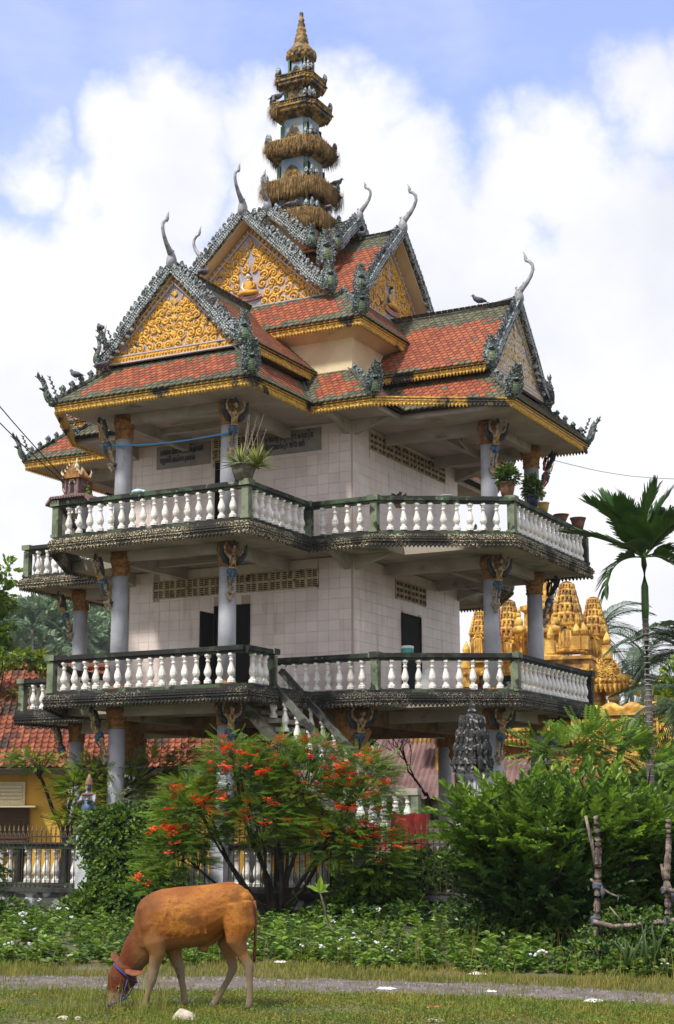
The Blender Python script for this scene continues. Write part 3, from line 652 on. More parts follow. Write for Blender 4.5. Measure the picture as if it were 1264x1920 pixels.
# ---- stairs off the front porch, going down to the right
st = node('staircase', PG)
def stz(u, v): return None
sl = (5.16-3.13)/(3.66-1.83)*1.0; sl = 1.02
y0, y1 = -5.75, -4.45
m = MB(); x0s, z0s = 1.75, 4.30
m.prism([(0,0),(3.9,-3.9*sl),(3.9,-3.9*sl-0.34),(0.10,-0.38)], (x0s, y1+0.1, z0s), (1,0,0), (0,0,1), (0,y0-y1-0.2,0)); m.build('stringer', 'concrete', st)
for i in range(20):
    m = MB(); m.box((x0s+0.16+i*0.19, (y0+y1)/2, z0s-0.02-i*0.19*sl+0.06), (0.24, abs(y1-y0)-0.12, 0.10)); m.build('step', 'concrete', st)
for yy, xs, zs in ((y0, 2.35, 4.70), (y1, 1.98, 4.98)):
    a = Vector((xs, yy, zs)); ln = 3.4 if yy == y0 else 3.7; b = a + Vector((ln,0,-ln*sl))
    m = MB(); m.beam(a, b, 0.16, 0.13); m.build('handrail', 'wood_rail', st)
    for i in range(11):
        q = a + Vector((0.18+i*0.30, 0, -(0.18+i*0.30)*sl - 0.70))
        inst('baluster', BAL, st, Matrix.Translation(q) @ Matrix.Rotation(rnd.random(), 4, 'Z'))
m = MB()                                                            # landing wall at the stair foot
m.box((5.45,-5.1,0.8), (1.5,1.6,1.6)); m.build('landing', 'concrete', st)
# ------------------------------------------------------------------ roofs
tiles = []       # (matrix, kind, parent, outward normal)
def green_rule(i, j, nx, ny, mode):
    e = min(i, nx-1-i)
    if mode == 'skirt':
        if j == 0: return 1
        if j == 1 and rnd.random() < 0.75: return 1
        if j >= ny-1 or (j == ny-2 and rnd.random() < .5): return 1
        if e <= 1 or (e == 2 and rnd.random() < 0.5): return 1
    else:
        top = ny-1-j
        if top <= 5 - 0.14*abs(i-nx/2)*0.6: return 1
        if top <= 6 and rnd.random() < 0.12: return 1
        if j == 0 and rnd.random() < .4: return 1
    return 0
EXPO, TWD = 0.150, 0.165
def lay(parent, A, B, C, D, mode='skirt', deck=True):
    """tile the quad A-B (eave, left to right seen from outside) up to D-C"""
    A, B, C, D = map(Vector, (A, B, C, D))
    ex = (B-A).normalized(); mid = (C+D)/2-(A+B)/2; ey = (mid - ex*mid.dot(ex)); H = ey.length; ey.normalize(); nz = ex.cross(ey)
    ny = max(1, int(math.ceil(H/EXPO))); wid = (B-A).length
    dl, dr = (D-A).dot(ex), (C-B).dot(ex)
    if deck:
        m = MB(); o_ = nz*-0.03
        ids = [m.P(p+o_) for p in (A,B,C,D)]; ids2 = [m.P(p+o_-nz*0.05) for p in (A,B,C,D)]
        m.face(ids); m.face(ids2[::-1])
        for i in range(4): m.face([ids[i], ids2[i], ids2[(i+1)%4], ids[(i+1)%4]])
        m.build('roof_deck', 'deck', parent)
    nxx = int(wid/TWD)+1
    for j in range(ny):
        t = (j*EXPO)/H; xl, xr = dl*t, wid+dr*t
        off = (j % 2)*TWD/2
        i0, i1 = int(math.floor((xl-off)/TWD)), int(math.ceil((xr-off)/TWD))
        for i in range(i0, i1):
            xc = off+(i+0.5)*TWD
            if xc < xl-0.02 or xc > xr+0.02: continue
            p = A + ex*xc + ey*(j*EXPO+0.04) + nz*0.012
            tilt = 0.085
            y2 = (ey*math.cos(tilt) - nz*math.sin(tilt)).normalized(); 
            jit = rnd.uniform(-0.035, 0.035); x2 = (ex + y2*jit).normalized(); n2 = x2.cross(y2).normalized()
            kk = green_rule(i-i0, j, i1-i0, ny, mode)
            kind = 2 if kk else (0 if rnd.random() < 0.45 else 1)
            if kk and rnd.random() < 0.3: kind = 3
            if not kk and rnd.random() < 0.012: kind = 2
            tiles.append((frame(p, x2, y2, n2), kind, parent, nz))
TV = [(-0.077,-0.05,0),(0.077,-0.05,0),(0.077,0.17,0),(-0.077,0.17,0),(0,-0.085,0),(-0.071,-0.044,0.028),(0.071,-0.044,0.028),(0.071,0.17,0.028),(-0.071,0.17,0.028),(0,-0.074,0.028)]
TF = [(0,4,9,5),(4,1,6,9),(1,2,7,6),(3,0,5,8),(5,9,6,7),(5,7,8,8)]
TF = [(0,4,9,5),(4,1,6,9),(1,2,7,6),(3,0,5,8)]
TF3 = [(a,b,c) for a,b,c,d in TF]+[(a,c,d) for a,b,c,d in TF]+[(5,9,6),(5,6,7),(5,7,8)]
TK = ['tile_red','tile_orange','tile_green','tile_black']
tile_m = []
for k in TK:
    me = bpy.data.meshes.new('roof_tile'); me.from_pydata(TV, [], TF3); me.materials.append(MT[k]); me.materials.append(MT['tile_black']); me.polygons.foreach_set('material_index', [1]*8+[0]*3); me.update(); tile_m.append(me)
def hip(parent, a, b, knob=0, kind='ridge', w=0.15):
    m = MB(); a, b = Vector(a), Vector(b); m.tube([a, a.lerp(b,0.5)+Vector((0,0,-0.01)), b], [w/2]*3, 8); m.build('ridge_cap', kind, parent)
KN = MB(); KN.lathe([(0.05,0),(0.075,0.05),(0.055,0.09),(0.085,0.15),(0.08,0.2),(0.03,0.26),(0.01,0.28)], 8); KN.ell((0.06,0,0.17),(0.05,0.045,0.05),6,4); KNM = KN.mesh('ridge_crest', ['naga'], True)

# lower skirt roof round the whole plan
sk = node('skirt_roof', PG)
EO = 0.06
O_ = offset(RP, EO); zi, zo = 12.16, 11.24
def skirt_quads():
    q = []
    for k in range(4):
        T = rotz(k)
        a, b, c = w1+EO, LA+EO, w2+EO
        ia, ib, ic = 1.80, 6.16, cw+0.02
        q.append((T, [(-a,-b,zo),(a,-b,zo),(ia,-ib,zi),(-ia,-ib,zi)]))
        q.append((T, [(a,-b,zo),(a,-c,zo),(ia,-ic,zi+0.05),(ia,-ib,zi)]))       # right flank of arm
        q.append((T, [(a,-c,zo),(c,-c,zo),(ic,-ic,zi+0.10),(ia,-ic,zi+0.10)]))
        q.append((T, [(-c,-c,zo),(-a,-c,zo),(-ia,-ic,zi+0.10),(-ic,-ic,zi+0.10)]))
        q.append((T, [(-a,-c,zo),(-a,-b,zo),(-ia,-ib,zi),(-ia,-ic,zi+0.05)]))
    return q
for T, (A, B, C, D) in skirt_quads(): lay(sk, *[T @ Vector(p) for p in (A,B,C,D)])
KNOBS = []
for k in range(4):
    T = rotz(k)
    a, b, c = w1+EO, LA+EO, w2+EO
    for s in (-1, 1):
        h0, h1 = T @ Vector((s*a,-b,zo+0.05)), T @ Vector((s*1.80,-6.16,zi+0.05)); hip(sk, h0, h1)
        for t in (0.18,0.34,0.5,0.66,0.82): KNOBS.append((h0.lerp(h1, t)+Vector((0,0,0.03)), (h0-h1).normalized(), sk))
        v0, v1 = T @ Vector((s*a,-c,zo+0.03)), T @ Vector((s*1.80,-cw-0.02,zi+0.10)); hip(sk, v0, v1, w=0.10)
    h0, h1 = T @ Vector((c,-c,zo+0.05)), T @ Vector((cw+0.02,-cw-0.02,zi+0.12)); hip(sk, h0, h1)
    for t in (0.3,0.45,0.6,0.75,0.9): KNOBS.append((h0.lerp(h1, t)+Vector((0,0,0.02)), (h0-h1).normalized(), sk))

# upper square skirt
sk2 = node('skirt_roof', PG)
for k in range(4):
    T = rotz(k); s2 = SQ2+0.06
    lay(sk2, *[T @ Vector(p) for p in ((-s2,-s2,13.45),(s2,-s2,13.45),(2.62,-2.80,14.42),(-2.62,-2.80,14.42))])
    hip(sk2, T @ Vector((s2,-s2,13.50)), T @ Vector((2.62,-2.62,14.50)))
    for t in (0.3,0.42,0.54,0.66,0.78,0.9): KNOBS.append((T @ (Vector((s2,-s2,13.52)).lerp(Vector((2.62,-2.62,14.50)), t)), T @ Vector((1,-1,0)).normalized(), sk2))
# attic walls between the two roofs, and soffit of the upper eave
m = MB(); m.box((0,0,12.70), (2*cw,2*cw,1.15)); m.build('attic_wall', 'cream', PG)
m = MB()
for k in range(4):
    T = rotz(k); m.T = T; m.prism([(0,0),(-0.46,0),(-0.46,0.03),(0,0.13)][::-1], (0,0,0), (0,1,0), (0,0,1), (0,0,0)) if False else None
    a_, b_ = SQ2-0.10, cw-0.002
    m.poly([(-a_,-a_,13.26),(-b_,-b_,13.12),(b_,-b_,13.12),(a_,-a_,13.26)])
m.T = None; m.build('eave_soffit', 'cream', PG)
m = MB(); m.box((0,0,13.9), (5.3,5.3,1.0)); m.build('attic_wall', 'cream', PG)

# ---- gable roofs of the three tiers
def naga(hh=0.78):
    """hooded serpent head looking along +x, standing at the origin"""
    m = MB()
    path = [(-0.16,0.02,0.10,0.05),(0.0,0.0,0.15,0.06),(0.10,0.07,0.175,0.07),(0.115,0.20,0.18,0.065),(0.085,0.36,0.165,0.055),(0.06,0.48,0.13,0.05),(0.06,0.60,0.085,0.04),(0.10,0.72,0.04,0.025),(0.16,hh+0.03,0.008,0.008)]
    n = 10; rings = []
    for i, (x, z, w, th) in enumerate(path):
        x2, z2 = path[min(i+1, len(path)-1)][:2]; x1, z1 = path[max(i-1,0)][:2]; d = Vector((x2-x1, 0, z2-z1)).normalized(); nr = Vector((d.z,0,-d.x))
        rings.append([m.P(Vector((x,0,z)) + nr*(th*math.sin(t)) + Vector((0,1,0))*(w*math.cos(t))) for t in [2*PI*j/n for j in range(n)]])
    for i in range(len(rings)-1):
        for j in range(n): m.face([rings[i][j], rings[i][(j+1)%n], rings[i+1][(j+1)%n], rings[i+1][j]])
    m.face(rings[0][::-1]); m.face(rings[-1])
    for i, (x, z, w, th) in enumerate(path[1:-1]):                  # flame rim
        for s in (-1, 1):
            for q in (0, 1):
                zz = z+0.06*q; ww = w*(1.0 if q == 0 else 0.95)
                m.ell((x-0.015, s*ww, zz), (0.035,0.035,0.035), 6, 4)
                m.tube([(x-0.015, s*ww, zz), (x-0.03, s*(ww+0.045), zz+0.045), (x-0.05, s*(ww+0.03), zz+0.10)], [0.028,0.02,0.004], 5)
    for i in range(5): m.tube([(-0.05-0.02*i,0,0.1+0.12*i),(-0.13-0.01*i,0,0.15+0.12*i),(-0.12,0,0.22+0.12*i)], [0.04,0.03,0.005], 5)
    m.k = 1                                                         # pale ribbed belly and open mouth
    for i in range(7): m.tube([(0.175-0.004*abs(i-2)**1.5, -0.085+0.006*i, 0.10+0.038*i),(0.195-0.004*abs(i-2)**1.5,0,0.095+0.038*i),(0.175-0.004*abs(i-2)**1.5,0.085-0.006*i,0.10+0.038*i)], 0.022, 5)
    m.ell((0.155,0,0.20),(0.03,0.09,0.15),8,6)
    m.k = 2; m.ell((0.135,0,0.405),(0.035,0.065,0.045),8,5)
    m.k = 0; m.tube([(0.12,-0.09,0.42),(0.19,0,0.47),(0.12,0.09,0.42)], [0.02,0.03,0.02], 5); m.ell((0.0,0,-0.02),(0.16,0.17,0.09),10,6)
    for s in (-1,1): m.ell((0.10,s*0.10,0.02),(0.07,0.07,0.07),8,5)
    return m.mesh('naga_head', ['naga','naga_belly','black'], False)
NAGA = naga()
def finial_mesh():
    m = MB()
    m.lathe([(0.03,-0.10),(0.10,-0.05),(0.135,0.05),(0.13,0.16),(0.10,0.26),(0.07,0.34)], 12)
    pts = [(0.0,0,0.24),(0.10,0,0.36),(0.24,0,0.50),(0.35,0,0.66),(0.41,0,0.82),(0.40,0,0.96),(0.32,0,1.06),(0.23,0,1.10),(0.215,0,1.16),(0.20,0,1.25),(0.15,0,1.36)]
    m.tube(pts, [0.10,0.085,0.066,0.054,0.048,0.045,0.042,0.044,0.050,0.032,0.006], 8, flat=0.8, ref=(0,1,0))
    m.tube([(0.13,0,0.50),(0.19,0,0.47),(0.20,0,0.40)], [0.03,0.025,0.005], 5)
    m.tube([(-0.05,0,0.30),(-0.09,0,0.40),(-0.03,0,0.42)], [0.03,0.025,0.01], 5)
    return m.mesh('finial', ['finial'], True)
FIN = finial_mesh()
# leaf-shaped crest of the bargeboards, curling towards +x, 0.22 tall
m = MB(); m.prism([(-0.05,0),(0.055,0),(0.062,0.05),(0.05,0.09),(0.085,0.12),(0.085,0.17),(0.045,0.215),(0.06,0.17),(0.02,0.15),(-0.03,0.17),(-0.055,0.12),(-0.045,0.06)], (0,-0.022,0), (1,0,0), (0,0,1), (0,0.044,0))
m.ell((0.03,0,0.15),(0.05,0.036,0.045),8,5); m.ell((0.0,0,0.075),(0.045,0.036,0.04),8,5)
CREST = m.mesh('crest_leaf', ['silver'], False); CRV, CRF = m.v, m.f
def lerp2(P, t):
    """point at fraction t of polyline P"""
    Ls = [(P[i+1]-P[i]).length for i in range(len(P)-1)]; T = sum(Ls)*t
    for i, l in enumerate(Ls):
        if T <= l or i == len(Ls)-1: return P[i].lerp(P[i+1], T/l), (P[i+1]-P[i]).normalized()
        T -= l
def gable(k, yb, za, hw, zb, ymax, eave_u, zeave, crest=True, vis=True, tier=1, ns=15):
    """gable roof of arm k: bargeboards in the plane y = -yb from apex za down to (hw, zb); roof runs inwards to y = -ymax"""
    T = rotz(k); G = node('gable_roof', PG); R3 = T.to_3x3()
    yr = -yb+0.10
    # two tiled slopes with a slight sag
    for s in (-1, 1):
        e = T @ Vector((s*(eave_u+0.06), yr, zeave)); e2 = T @ Vector((s*(eave_u+0.06), -ymax[0], zeave))
        r = T @ Vector((0, yr, za-0.06)); r2 = T @ Vector((0, -ymax[1], za-0.06))
        if s > 0: lay(G, e, e2, r2, r, 'gable')
        else: lay(G, e2, e, r, r2, 'gable')
    # upswept ridge
    pts = [T @ Vector((0, -ymax[1]+(ymax[1]-yb+0.05)*t, za-0.02 + 0.14*max(0,t-0.55)**2*5)) for t in [i/8 for i in range(9)]]
    m = MB(); m.tube(pts, [0.07]*9, 8); m.build('ridge_cap', 'ridge', G)
    if tier == 1:
        for s in (-1, 1):                                          # gold side fascia under the gable eave
            P = [T @ Vector((s*eave_u, -yb+0.06, 0)), T @ Vector((s*eave_u, -3.22, 0))]
            if s > 0: a, b = P[0], P[1]
            else: a, b = P[1], P[0]
            d = (b-a).normalized(); nn = Vector((d.y,-d.x,0)); m = MB(); zz = zeave-0.22
            m.beam(a+Vector((0,0,zz+0.15))-nn*0.03, b+Vector((0,0,zz+0.15))-nn*0.03, 0.06, 0.14); m.beam(a+Vector((0,0,zz+0.205))+nn*0.0, b+Vector((0,0,zz+0.205))+nn*0.0, 0.08, 0.03)
            L_ = (b-a).length; c = int(L_/0.085)
            for i in range(c):
                q = a+d*(L_*(i+0.5)/c); h = 0.038
                ids = [m.P(v) for v in (q-d*h+Vector((0,0,zz+0.08)), q-d*h*0.7+Vector((0,0,zz+0.03)), q+nn*0.01+Vector((0,0,zz-0.02)), q+d*h*0.7+Vector((0,0,zz+0.03)), q+d*h+Vector((0,0,zz+0.08)))]; ic = m.P(q+nn*0.035+Vector((0,0,zz+0.04)))
                for u_ in range(4): m.face([ids[u_], ids[u_+1], ic])
                m.face([ids[4], ids[0], ic]); m.face(ids[::-1])
                m.ell(q+nn*0.005+Vector((0,0,zz+0.14)), (0.03,0.03,0.032), 6, 4)
            m.build('fascia', ['fascia'], G)
        m = MB(); m.T = T; m.box((0, -(yb+3.2)/2+0.15, zeave-0.10), (2*eave_u-0.14, yb-3.2-0.35, 0.06)); m.build('eave_soffit', 'brown_wood', G)
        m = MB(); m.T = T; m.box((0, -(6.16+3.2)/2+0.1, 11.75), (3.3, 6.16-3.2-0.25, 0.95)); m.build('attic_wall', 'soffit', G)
    # bargeboards
    for s in (-1, 1):
        P = [Vector((0,-yb,za)), Vector((s*hw*0.42,-yb,za-(za-zb)*0.43)), Vector((s*hw*0.58,-yb,za-(za-zb)*0.60)), Vector((s*hw*0.80,-yb,za-(za-zb)*0.86)), Vector((s*hw,-yb,zb))]
        P = [T @ p for p in P]; outw = R3 @ Vector((0,-1,0))
        m = MB(); m.k = 0
        for i in range(len(P)-1):
            dd = (P[i+1]-P[i]).normalized(); up_ = Vector((0,0,1)) - dd*dd.z; up_.normalize()
            m.beam(P[i]-dd*0.01, P[i+1]+dd*0.01, 0.12, 0.17, up=up_)
            m.beam(P[i]+up_*0.085+outw*0.012, P[i+1]+up_*0.085+outw*0.012, 0.15, 0.035, up=up_)
            m.beam(P[i]-up_*0.09+outw*0.012, P[i+1]-up_*0.09+outw*0.012, 0.15, 0.03, up=up_)
        tot = sum((P[i+1]-P[i]).length for i in range(len(P)-1)); nb = int(tot/0.062); m.k = 1
        for i in range(nb):
            q, dd = lerp2(P, (i+0.5)/nb); up_ = (Vector((0,0,1)) - dd*dd.z).normalized()
            for e in (-1, 1):
                m.ell(q+outw*0.065+up_*(e*0.034+0.004*math.sin(i)), (0.026,0.026,0.026), 6, 4)
        for i in range(5):                                          # scalloped lower edge on the sunk part
            q, dd = lerp2(P, 0.62+i*0.07); up_ = (Vector((0,0,1)) - dd*dd.z).normalized()
            m.ell(q-up_*0.12, (0.07,0.07,0.05), 8, 5)
        bo = m.build('bargeboard', ['silver','silver_bead'], G)
        Ms = []
        for i in range(ns):
            q, dd = lerp2(P, 0.05+0.88*(i+0.5)/ns); up_ = (Vector((0,0,1)) - dd*dd.z).normalized()
            x_ = -dd; y_ = up_.cross(x_)
            tl = Matrix.Rotation(rnd.uniform(-0.12,0.12), 4, 'Y'); sc = 1.0+rnd.uniform(-0.08,0.08)
            Ms.append(frame(q+up_*0.095, x_, y_, up_) @ tl @ Matrix.Scale(sc*0.95, 4))
        if crest:
            for M in Ms: inst('crest_leaf', CREST, G, M)
        else:
            f3 = [];
            for f in CRF: f3 += [(f[0], f[i], f[i+1]) for i in range(1, len(f)-1)]
            scatter(CRV, f3, Ms, 'crest_leaf', ['silver'], parent=G, kind='stuff')
        # serpent head at the lower end, looking sideways and outwards
        fd = R3 @ Vector((s*0.75, -0.66, 0)); fd.normalize()
        inst('naga_head', NAGA, G, frame(P[-1]+Vector((0,0,-0.10)), fd, Vector((0,0,1)).cross(fd), (0,0,1)) @ Matrix.Scale(0.92 if tier < 3 else 0.72, 4))
    fo = R3 @ Vector((0,-1,0))
    inst('finial', FIN, G, frame(T @ Vector((0,-yb-0.02,za+0.02)), fo, Vector((0,0,1)).cross(fo), (0,0,1)) @ Matrix.Scale(0.96 if tier < 3 else 0.80, 4))
    return G
# soft underside boards (brown plaster) inside each gable mouth
def mouth(k, yb, yp, za, hw, zb):
    m = MB(); m.T = rotz(k)
    for s in (-1, 1):
        m.prism([(0,0),(hw*s, zb-za),(hw*s, zb-za-0.05),(0,-0.06)], (0,-yb+0.05,za-0.14), (1,0,0), (0,0,1), (0,yb-yp,0))
    return m.build('gable_soffit', 'cream', PG)

# ---- carved pediments
def spiral(m, cx, cy, r, a0, dr, turns, th, o, ax, ay, az, k=1):
    """raised scroll in the pediment plane"""
    n = max(8, int(turns*10)); pts = []; rad = []
    for i in range(n+1):
        t = i/n; a = a0+dr*turns*2*PI*t; rr = r*(1-0.86*t)
        pts.append(o+ax*(cx+rr*math.cos(a))+ay*(cy+rr*math.sin(a))+az*0.012); rad.append(th*(1-0.55*t))
    m.tube(pts, rad, 6, k=k, flat=0.8, ref=az); m.ell(pts[-1]+az*0.005, (th*0.9,)*3, 6, 4, k=k)
def flame(m, cx, cy, h, ang, o, ax, ay, az, k=1, w=0.35):
    c, s_ = math.cos(ang), math.sin(ang); pts = []
    bend = 0.25
    prof = [(0,0.5),(0.25,1.0),(0.5,0.85),(0.72,0.55),(0.9,0.25),(1.0,0.04)]
    P = []; rad = []
    for t, q in prof:
        x = bend*h*math.sin(t*PI)*0.5; y = t*h
        P.append(o+ax*(cx+x*c-y*s_)+ay*(cy+x*s_+y*c)+az*0.008); rad.append(max(0.006, h*w*q*0.5))
    m.tube(P, rad, 6, k=k, flat=0.45, ref=az)
def pediment(k, yp, za, hw, zb, style):
    T = rotz(k); R3 = T.to_3x3(); o = T @ Vector((0,-yp,zb)); ax = R3 @ Vector((1,0,0)); ay = Vector((0,0,1)); az = R3 @ Vector((0,-1,0)); H = za-zb
    m = MB(); m.prism([(-hw,0),(hw,0),(0,H)], o-az*0.10, ax, ay, az*0.10)
    pd = m.build('pediment', 'panel' if style != 'C' else 'white_relief', PG)
    m = MB()                                                       # rim moulding
    bw = 0.15
    def line(a, b, w, h, k_, lift=0.02): m.beam(o+ax*a[0]+ay*a[1]+az*lift, o+ax*b[0]+ay*b[1]+az*lift, w, h, k=k_, up=az)
    sl = math.hypot(hw, H); f = bw*sl/hw
    line((-hw,-0.06),(hw,-0.06),0.14,0.06,0,0.03); line((-hw,0.025),(hw,0.025),0.03,0.09,1,0.03); line((-hw-0.02,-0.145),(hw+0.02,-0.145),0.03,0.10,1,0.03)
    for s in (-1, 1):
        line((s*(hw-bw*1.35),0.03),(0,H-f*0.95),0.035,0.06,1,0.03)
        n = int(sl/0.15)
        for i in range(1, n):
            t = i/n; px, py = s*hw*(1-t), H*t
            q = o+ax*(px-s*0.075*H/sl)+ay*(py-0.075*hw/sl)+az*0.02
            dirv = (ax*(-s*hw)+ay*H).normalized(); nrm = dirv.cross(az).normalized()
            axm = Matrix((dirv, nrm, az)).transposed()
            m.ell(q, (0.045,0.075,0.045), 7, 5, k=0, ax=axm)
    nb = int(2*hw/0.085)
    for i in range(nb):
        x = -hw+2*hw*(i+0.5)/nb; m.ell(o+ax*x+ay*(-0.06)+az*0.06, (0.034,0.034,0.034) , 6, 4, k=0); spiral(m, x, -0.055+0.02*(-1)**i, 0.03, i, 1, 0.8, 0.012, o+az*0.06, ax, ay, az, 0)
    m.build('border', ['white_relief' if style == 'C' else 'gold','panel_rim'] , pd)
    g = MB(); hi, Hi = hw-0.17, H-0.30
    if style in 'LU': hi, Hi = hw-0.10, H-0.20
    def inside(x, y, mg=0.0):
        mg = mg*0.5; return 0.06+mg < y and abs(x)/hi + (y-0.03)/Hi < 1-mg
    for s in (-1, 1):
        # rows of scrolls growing away from the middle, with flames leaning outwards
        row = 0; y = 0.13
        while y < Hi*0.8:
            x = 0.14 if row % 2 == 0 else 0.22; r0 = (0.125 if style in 'AC' else 0.145)-0.006*row
            while inside(x, y, 0.05):
                r_ = r0*rnd.uniform(0.85,1.1)
                skip = (style in 'LU') and x < 0.30 and 0.12 < y < 0.98
                if not skip:
                    spiral(g, s*x, y, r_, rnd.uniform(0,6.28), s*(-1)**row, 1.4, 0.042, o, ax, ay, az, 0)
                    if inside(x+r_, y+r_*1.1, 0.02): flame(g, s*(x+r_*0.5), y+r_*0.7, 0.22, -s*0.75+rnd.uniform(-.2,.2), o, ax, ay, az, 0)
                    if inside(x, y+r_*1.3, 0.03): flame(g, s*(x-r_*0.4), y+r_*0.8, 0.20, -s*0.2, o, ax, ay, az, 0)
                    if inside(x+r_*1.3,y,0.03): flame(g, s*(x+r_*1.0), y-0.05, 0.17, -s*1.2, o, ax, ay, az, 0)
                x += r_*2.1
            y += r0*1.75; row += 1
    if style in 'AC':                                                # branching flame tree in the middle
        y = 0.10
        while y < Hi-0.12:
            hgt = 0.26*(1-0.35*y/Hi)
            for a in (-0.9,-0.45,0,0.45,0.9): flame(g, 0.02*a, y, hgt*(1-0.15*abs(a)), a, o+az*0.02, ax, ay, az, 0, 0.4)
            y += 0.20
    else:
        flame(g, 0, Hi*0.80, 0.3, 0, o+az*0.01, ax, ay, az, 0, 0.4); flame(g, -0.08, Hi*0.78, 0.2, 0.4, o, ax, ay, az, 0, 0.4); flame(g, 0.08, Hi*0.78, 0.2, -0.4, o, ax, ay, az, 0, 0.4)
        flame(g, 0, 0.03, 0.16, 0, o, ax, ay, az, 0, 0.5)
    g.build('scroll_carving', ['gold' if style != 'C' else 'white_relief'], pd, True)
    if style in 'LU':                                                # seated figure in relief on a lotus base
        f_ = node('seated_figure', pd) if False else None
        c0 = o+ay*0.30
        b = MB(); b.T = None
        def E(x, y, z, r): b.ell(c0+ax*x+ay*y+az*z, r, 10, 7)
        ring = []
        b.k = 0
        for t in range(-7, 8):
            x = t*0.048; b.ell(c0+ax*x+ay*(0.0+0.05*(t/7)**2)+az*0.05, (0.035,0.035,0.045), 7, 5); b.ell(c0+ax*x*1.05+ay*(-0.06+0.05*(t/7)**2)+az*0.04, (0.035,0.035,0.035), 7, 5)
        b.k = 1
        b.tube([c0+ax*-0.30+ay*0.10+az*0.08, c0+ax*-0.12+ay*0.14+az*0.10, c0+ax*0.12+ay*0.10+az*0.12, c0+ax*0.29+ay*0.11+az*0.08], [0.05,0.075,0.075,0.05], 8)
        b.tube([c0+ay*0.12+az*0.07, c0+ay*0.24+az*0.07, c0+ay*0.36+az*0.07, c0+ay*0.43+az*0.06], [0.14,0.115,0.125,0.07], 10, flat=0.6, ref=az)
        b.tube([c0+ax*0.14+ay*0.40+az*0.07, c0+ax*0.19+ay*0.27+az*0.08, c0+ax*0.10+ay*0.17+az*0.14], [0.045,0.042,0.03], 8)
        b.k = 2
        b.tube([c0+ax*-0.13+ay*0.41+az*0.07, c0+ax*-0.19+ay*0.28+az*0.08, c0+ax*-0.08+ay*0.16+az*0.14, c0+ax*0.04+ay*0.16+az*0.15], [0.045,0.038,0.03,0.03], 8)
        b.tube([c0+ay*0.42+az*0.07, c0+ay*0.49+az*0.07], [0.05,0.045], 8); b.ell(c0+ay*0.56+az*0.075, (0.068,0.068,0.085), 12, 8)
        b.ell(c0+ay*0.55+az*0.15, (0.012,0.012,0.02), 6, 4)
        for s in (-1,1): b.ell(c0+ax*(s*0.075)+ay*0.54+az*0.07, (0.015,0.02,0.035), 6, 4)
        b.k = 3; b.ell(c0+ay*0.60+az*0.06, (0.072,0.07,0.062), 10, 7); b.ell(c0+ay*0.67+az*0.06, (0.03,0.03,0.035), 8, 5)
        b.build('seated_figure', ['pink','orange_robe','cream','hair_black'], pd, True)
    return pd
for k in range(4):
    vis = k != 2
    gable(k, 6.30, 14.47, 1.98, 12.40, (3.1, 2.2), 2.16, 12.34, crest=(k in (0,1)), tier=1, ns=17)
    mouth(k, 6.30, 6.16, 14.47, 2.0, 12.40)
    gable(k, 3.08, 16.95, 2.50, 14.58, (1.4, 1.0), 2.35, 14.55, crest=(k in (0,1)), tier=2, ns=19)
    mouth(k, 3.10, 2.66, 16.95, 2.42, 14.60)
    gable(k, 1.80, 17.50, 1.30, 16.38, (0.5, 0.4), 1.3, 16.35, crest=(k in (0,1)), tier=3, ns=9)
    mouth(k, 1.82, 1.40, 17.50, 1.25, 16.42)
    if k < 2 or k == 3:
        pediment(k, 6.16, 14.30, 1.86, 12.46, {0:'A', 1:'C', 3:'A'}[k])
        pediment(k, 2.70, 16.72, 2.32, 14.48, {0:'L', 1:'U', 3:'U'}[k])
    m = MB(); m.T = rotz(k); m.prism([(-1.3,0),(1.3,0),(0,1.12)], (0,-1.38,16.30), (1,0,0), (0,0,1), (0,1.0,0)); m.build('pediment', 'cream', PG)
    if k == 2:
        m = MB(); m.T = rotz(k); m.prism([(-1.86,0),(1.86,0),(0,1.84)], (0,-6.16,12.46), (1,0,0), (0,0,1), (0,0.1,0)); m.prism([(-2.3,0),(2.3,0),(0,2.24)], (0,-2.70,14.48), (1,0,0), (0,0,1), (0,0.1,0)); m.build('pediment', 'cream', PG)
# serpents on the skirt corners, looking diagonally outwards
for k in range(4):
    T = rotz(k)
    for (x, y, z, dx, dy, sc) in [(-w1-0.02,-LA+0.02,11.30,-0.7,-0.7,1.0),(w1-0.05,-LA+0.05,11.34,0.7,-0.7,1.0),(w2-0.05,-w2+0.05,11.34,0.7,-0.7,1.0),(SQ2-0.1,-SQ2+0.1,13.56,0.7,-0.7,1.0)]:
        fd = (T.to_3x3() @ Vector((dx,dy,0))).normalized()
        inst('naga_head', NAGA, PG, frame(T @ Vector((x,y,z)), fd, Vector((0,0,1)).cross(fd), (0,0,1)) @ Matrix.Rotation(0.50, 4, 'Y') @ Matrix.Scale(sc*0.95, 4))
for p, d, par in KNOBS:
    d2 = Vector((d.x, d.y, 0)).normalized(); inst('ridge_crest', KNM, par, frame(p, d2, Vector((0,0,1)).cross(d2), (0,0,1)) @ Matrix.Scale(rnd.uniform(0.72,0.92), 4))
# tiles: the nearest three hundred one by one, the rest joined
def seen(q): 
    p = q[0].translation; return (CAM-p).dot(q[3]) > 0
tiles.sort(key=lambda q: (q[0].translation-CAM).length + (0 if seen(q) else 50))
for M, kd, par, nz in tiles[:300]: inst('roof_tile', tile_m[kd], par, M)
ro = scatter(TV, TF3, [q[0] for q in tiles[300:]], 'roof_tile', TK, parent=PG, mi_each=[q[1] for q in tiles[300:]], kind='stuff')
mi_ = np.repeat([q[1] for q in tiles[300:]], 11).reshape(-1, 11); mi_[:, :8] = 3
if len(ro.data.polygons) == mi_.size: ro.data.polygons.foreach_set('material_index', mi_.ravel().astype(np.int32))

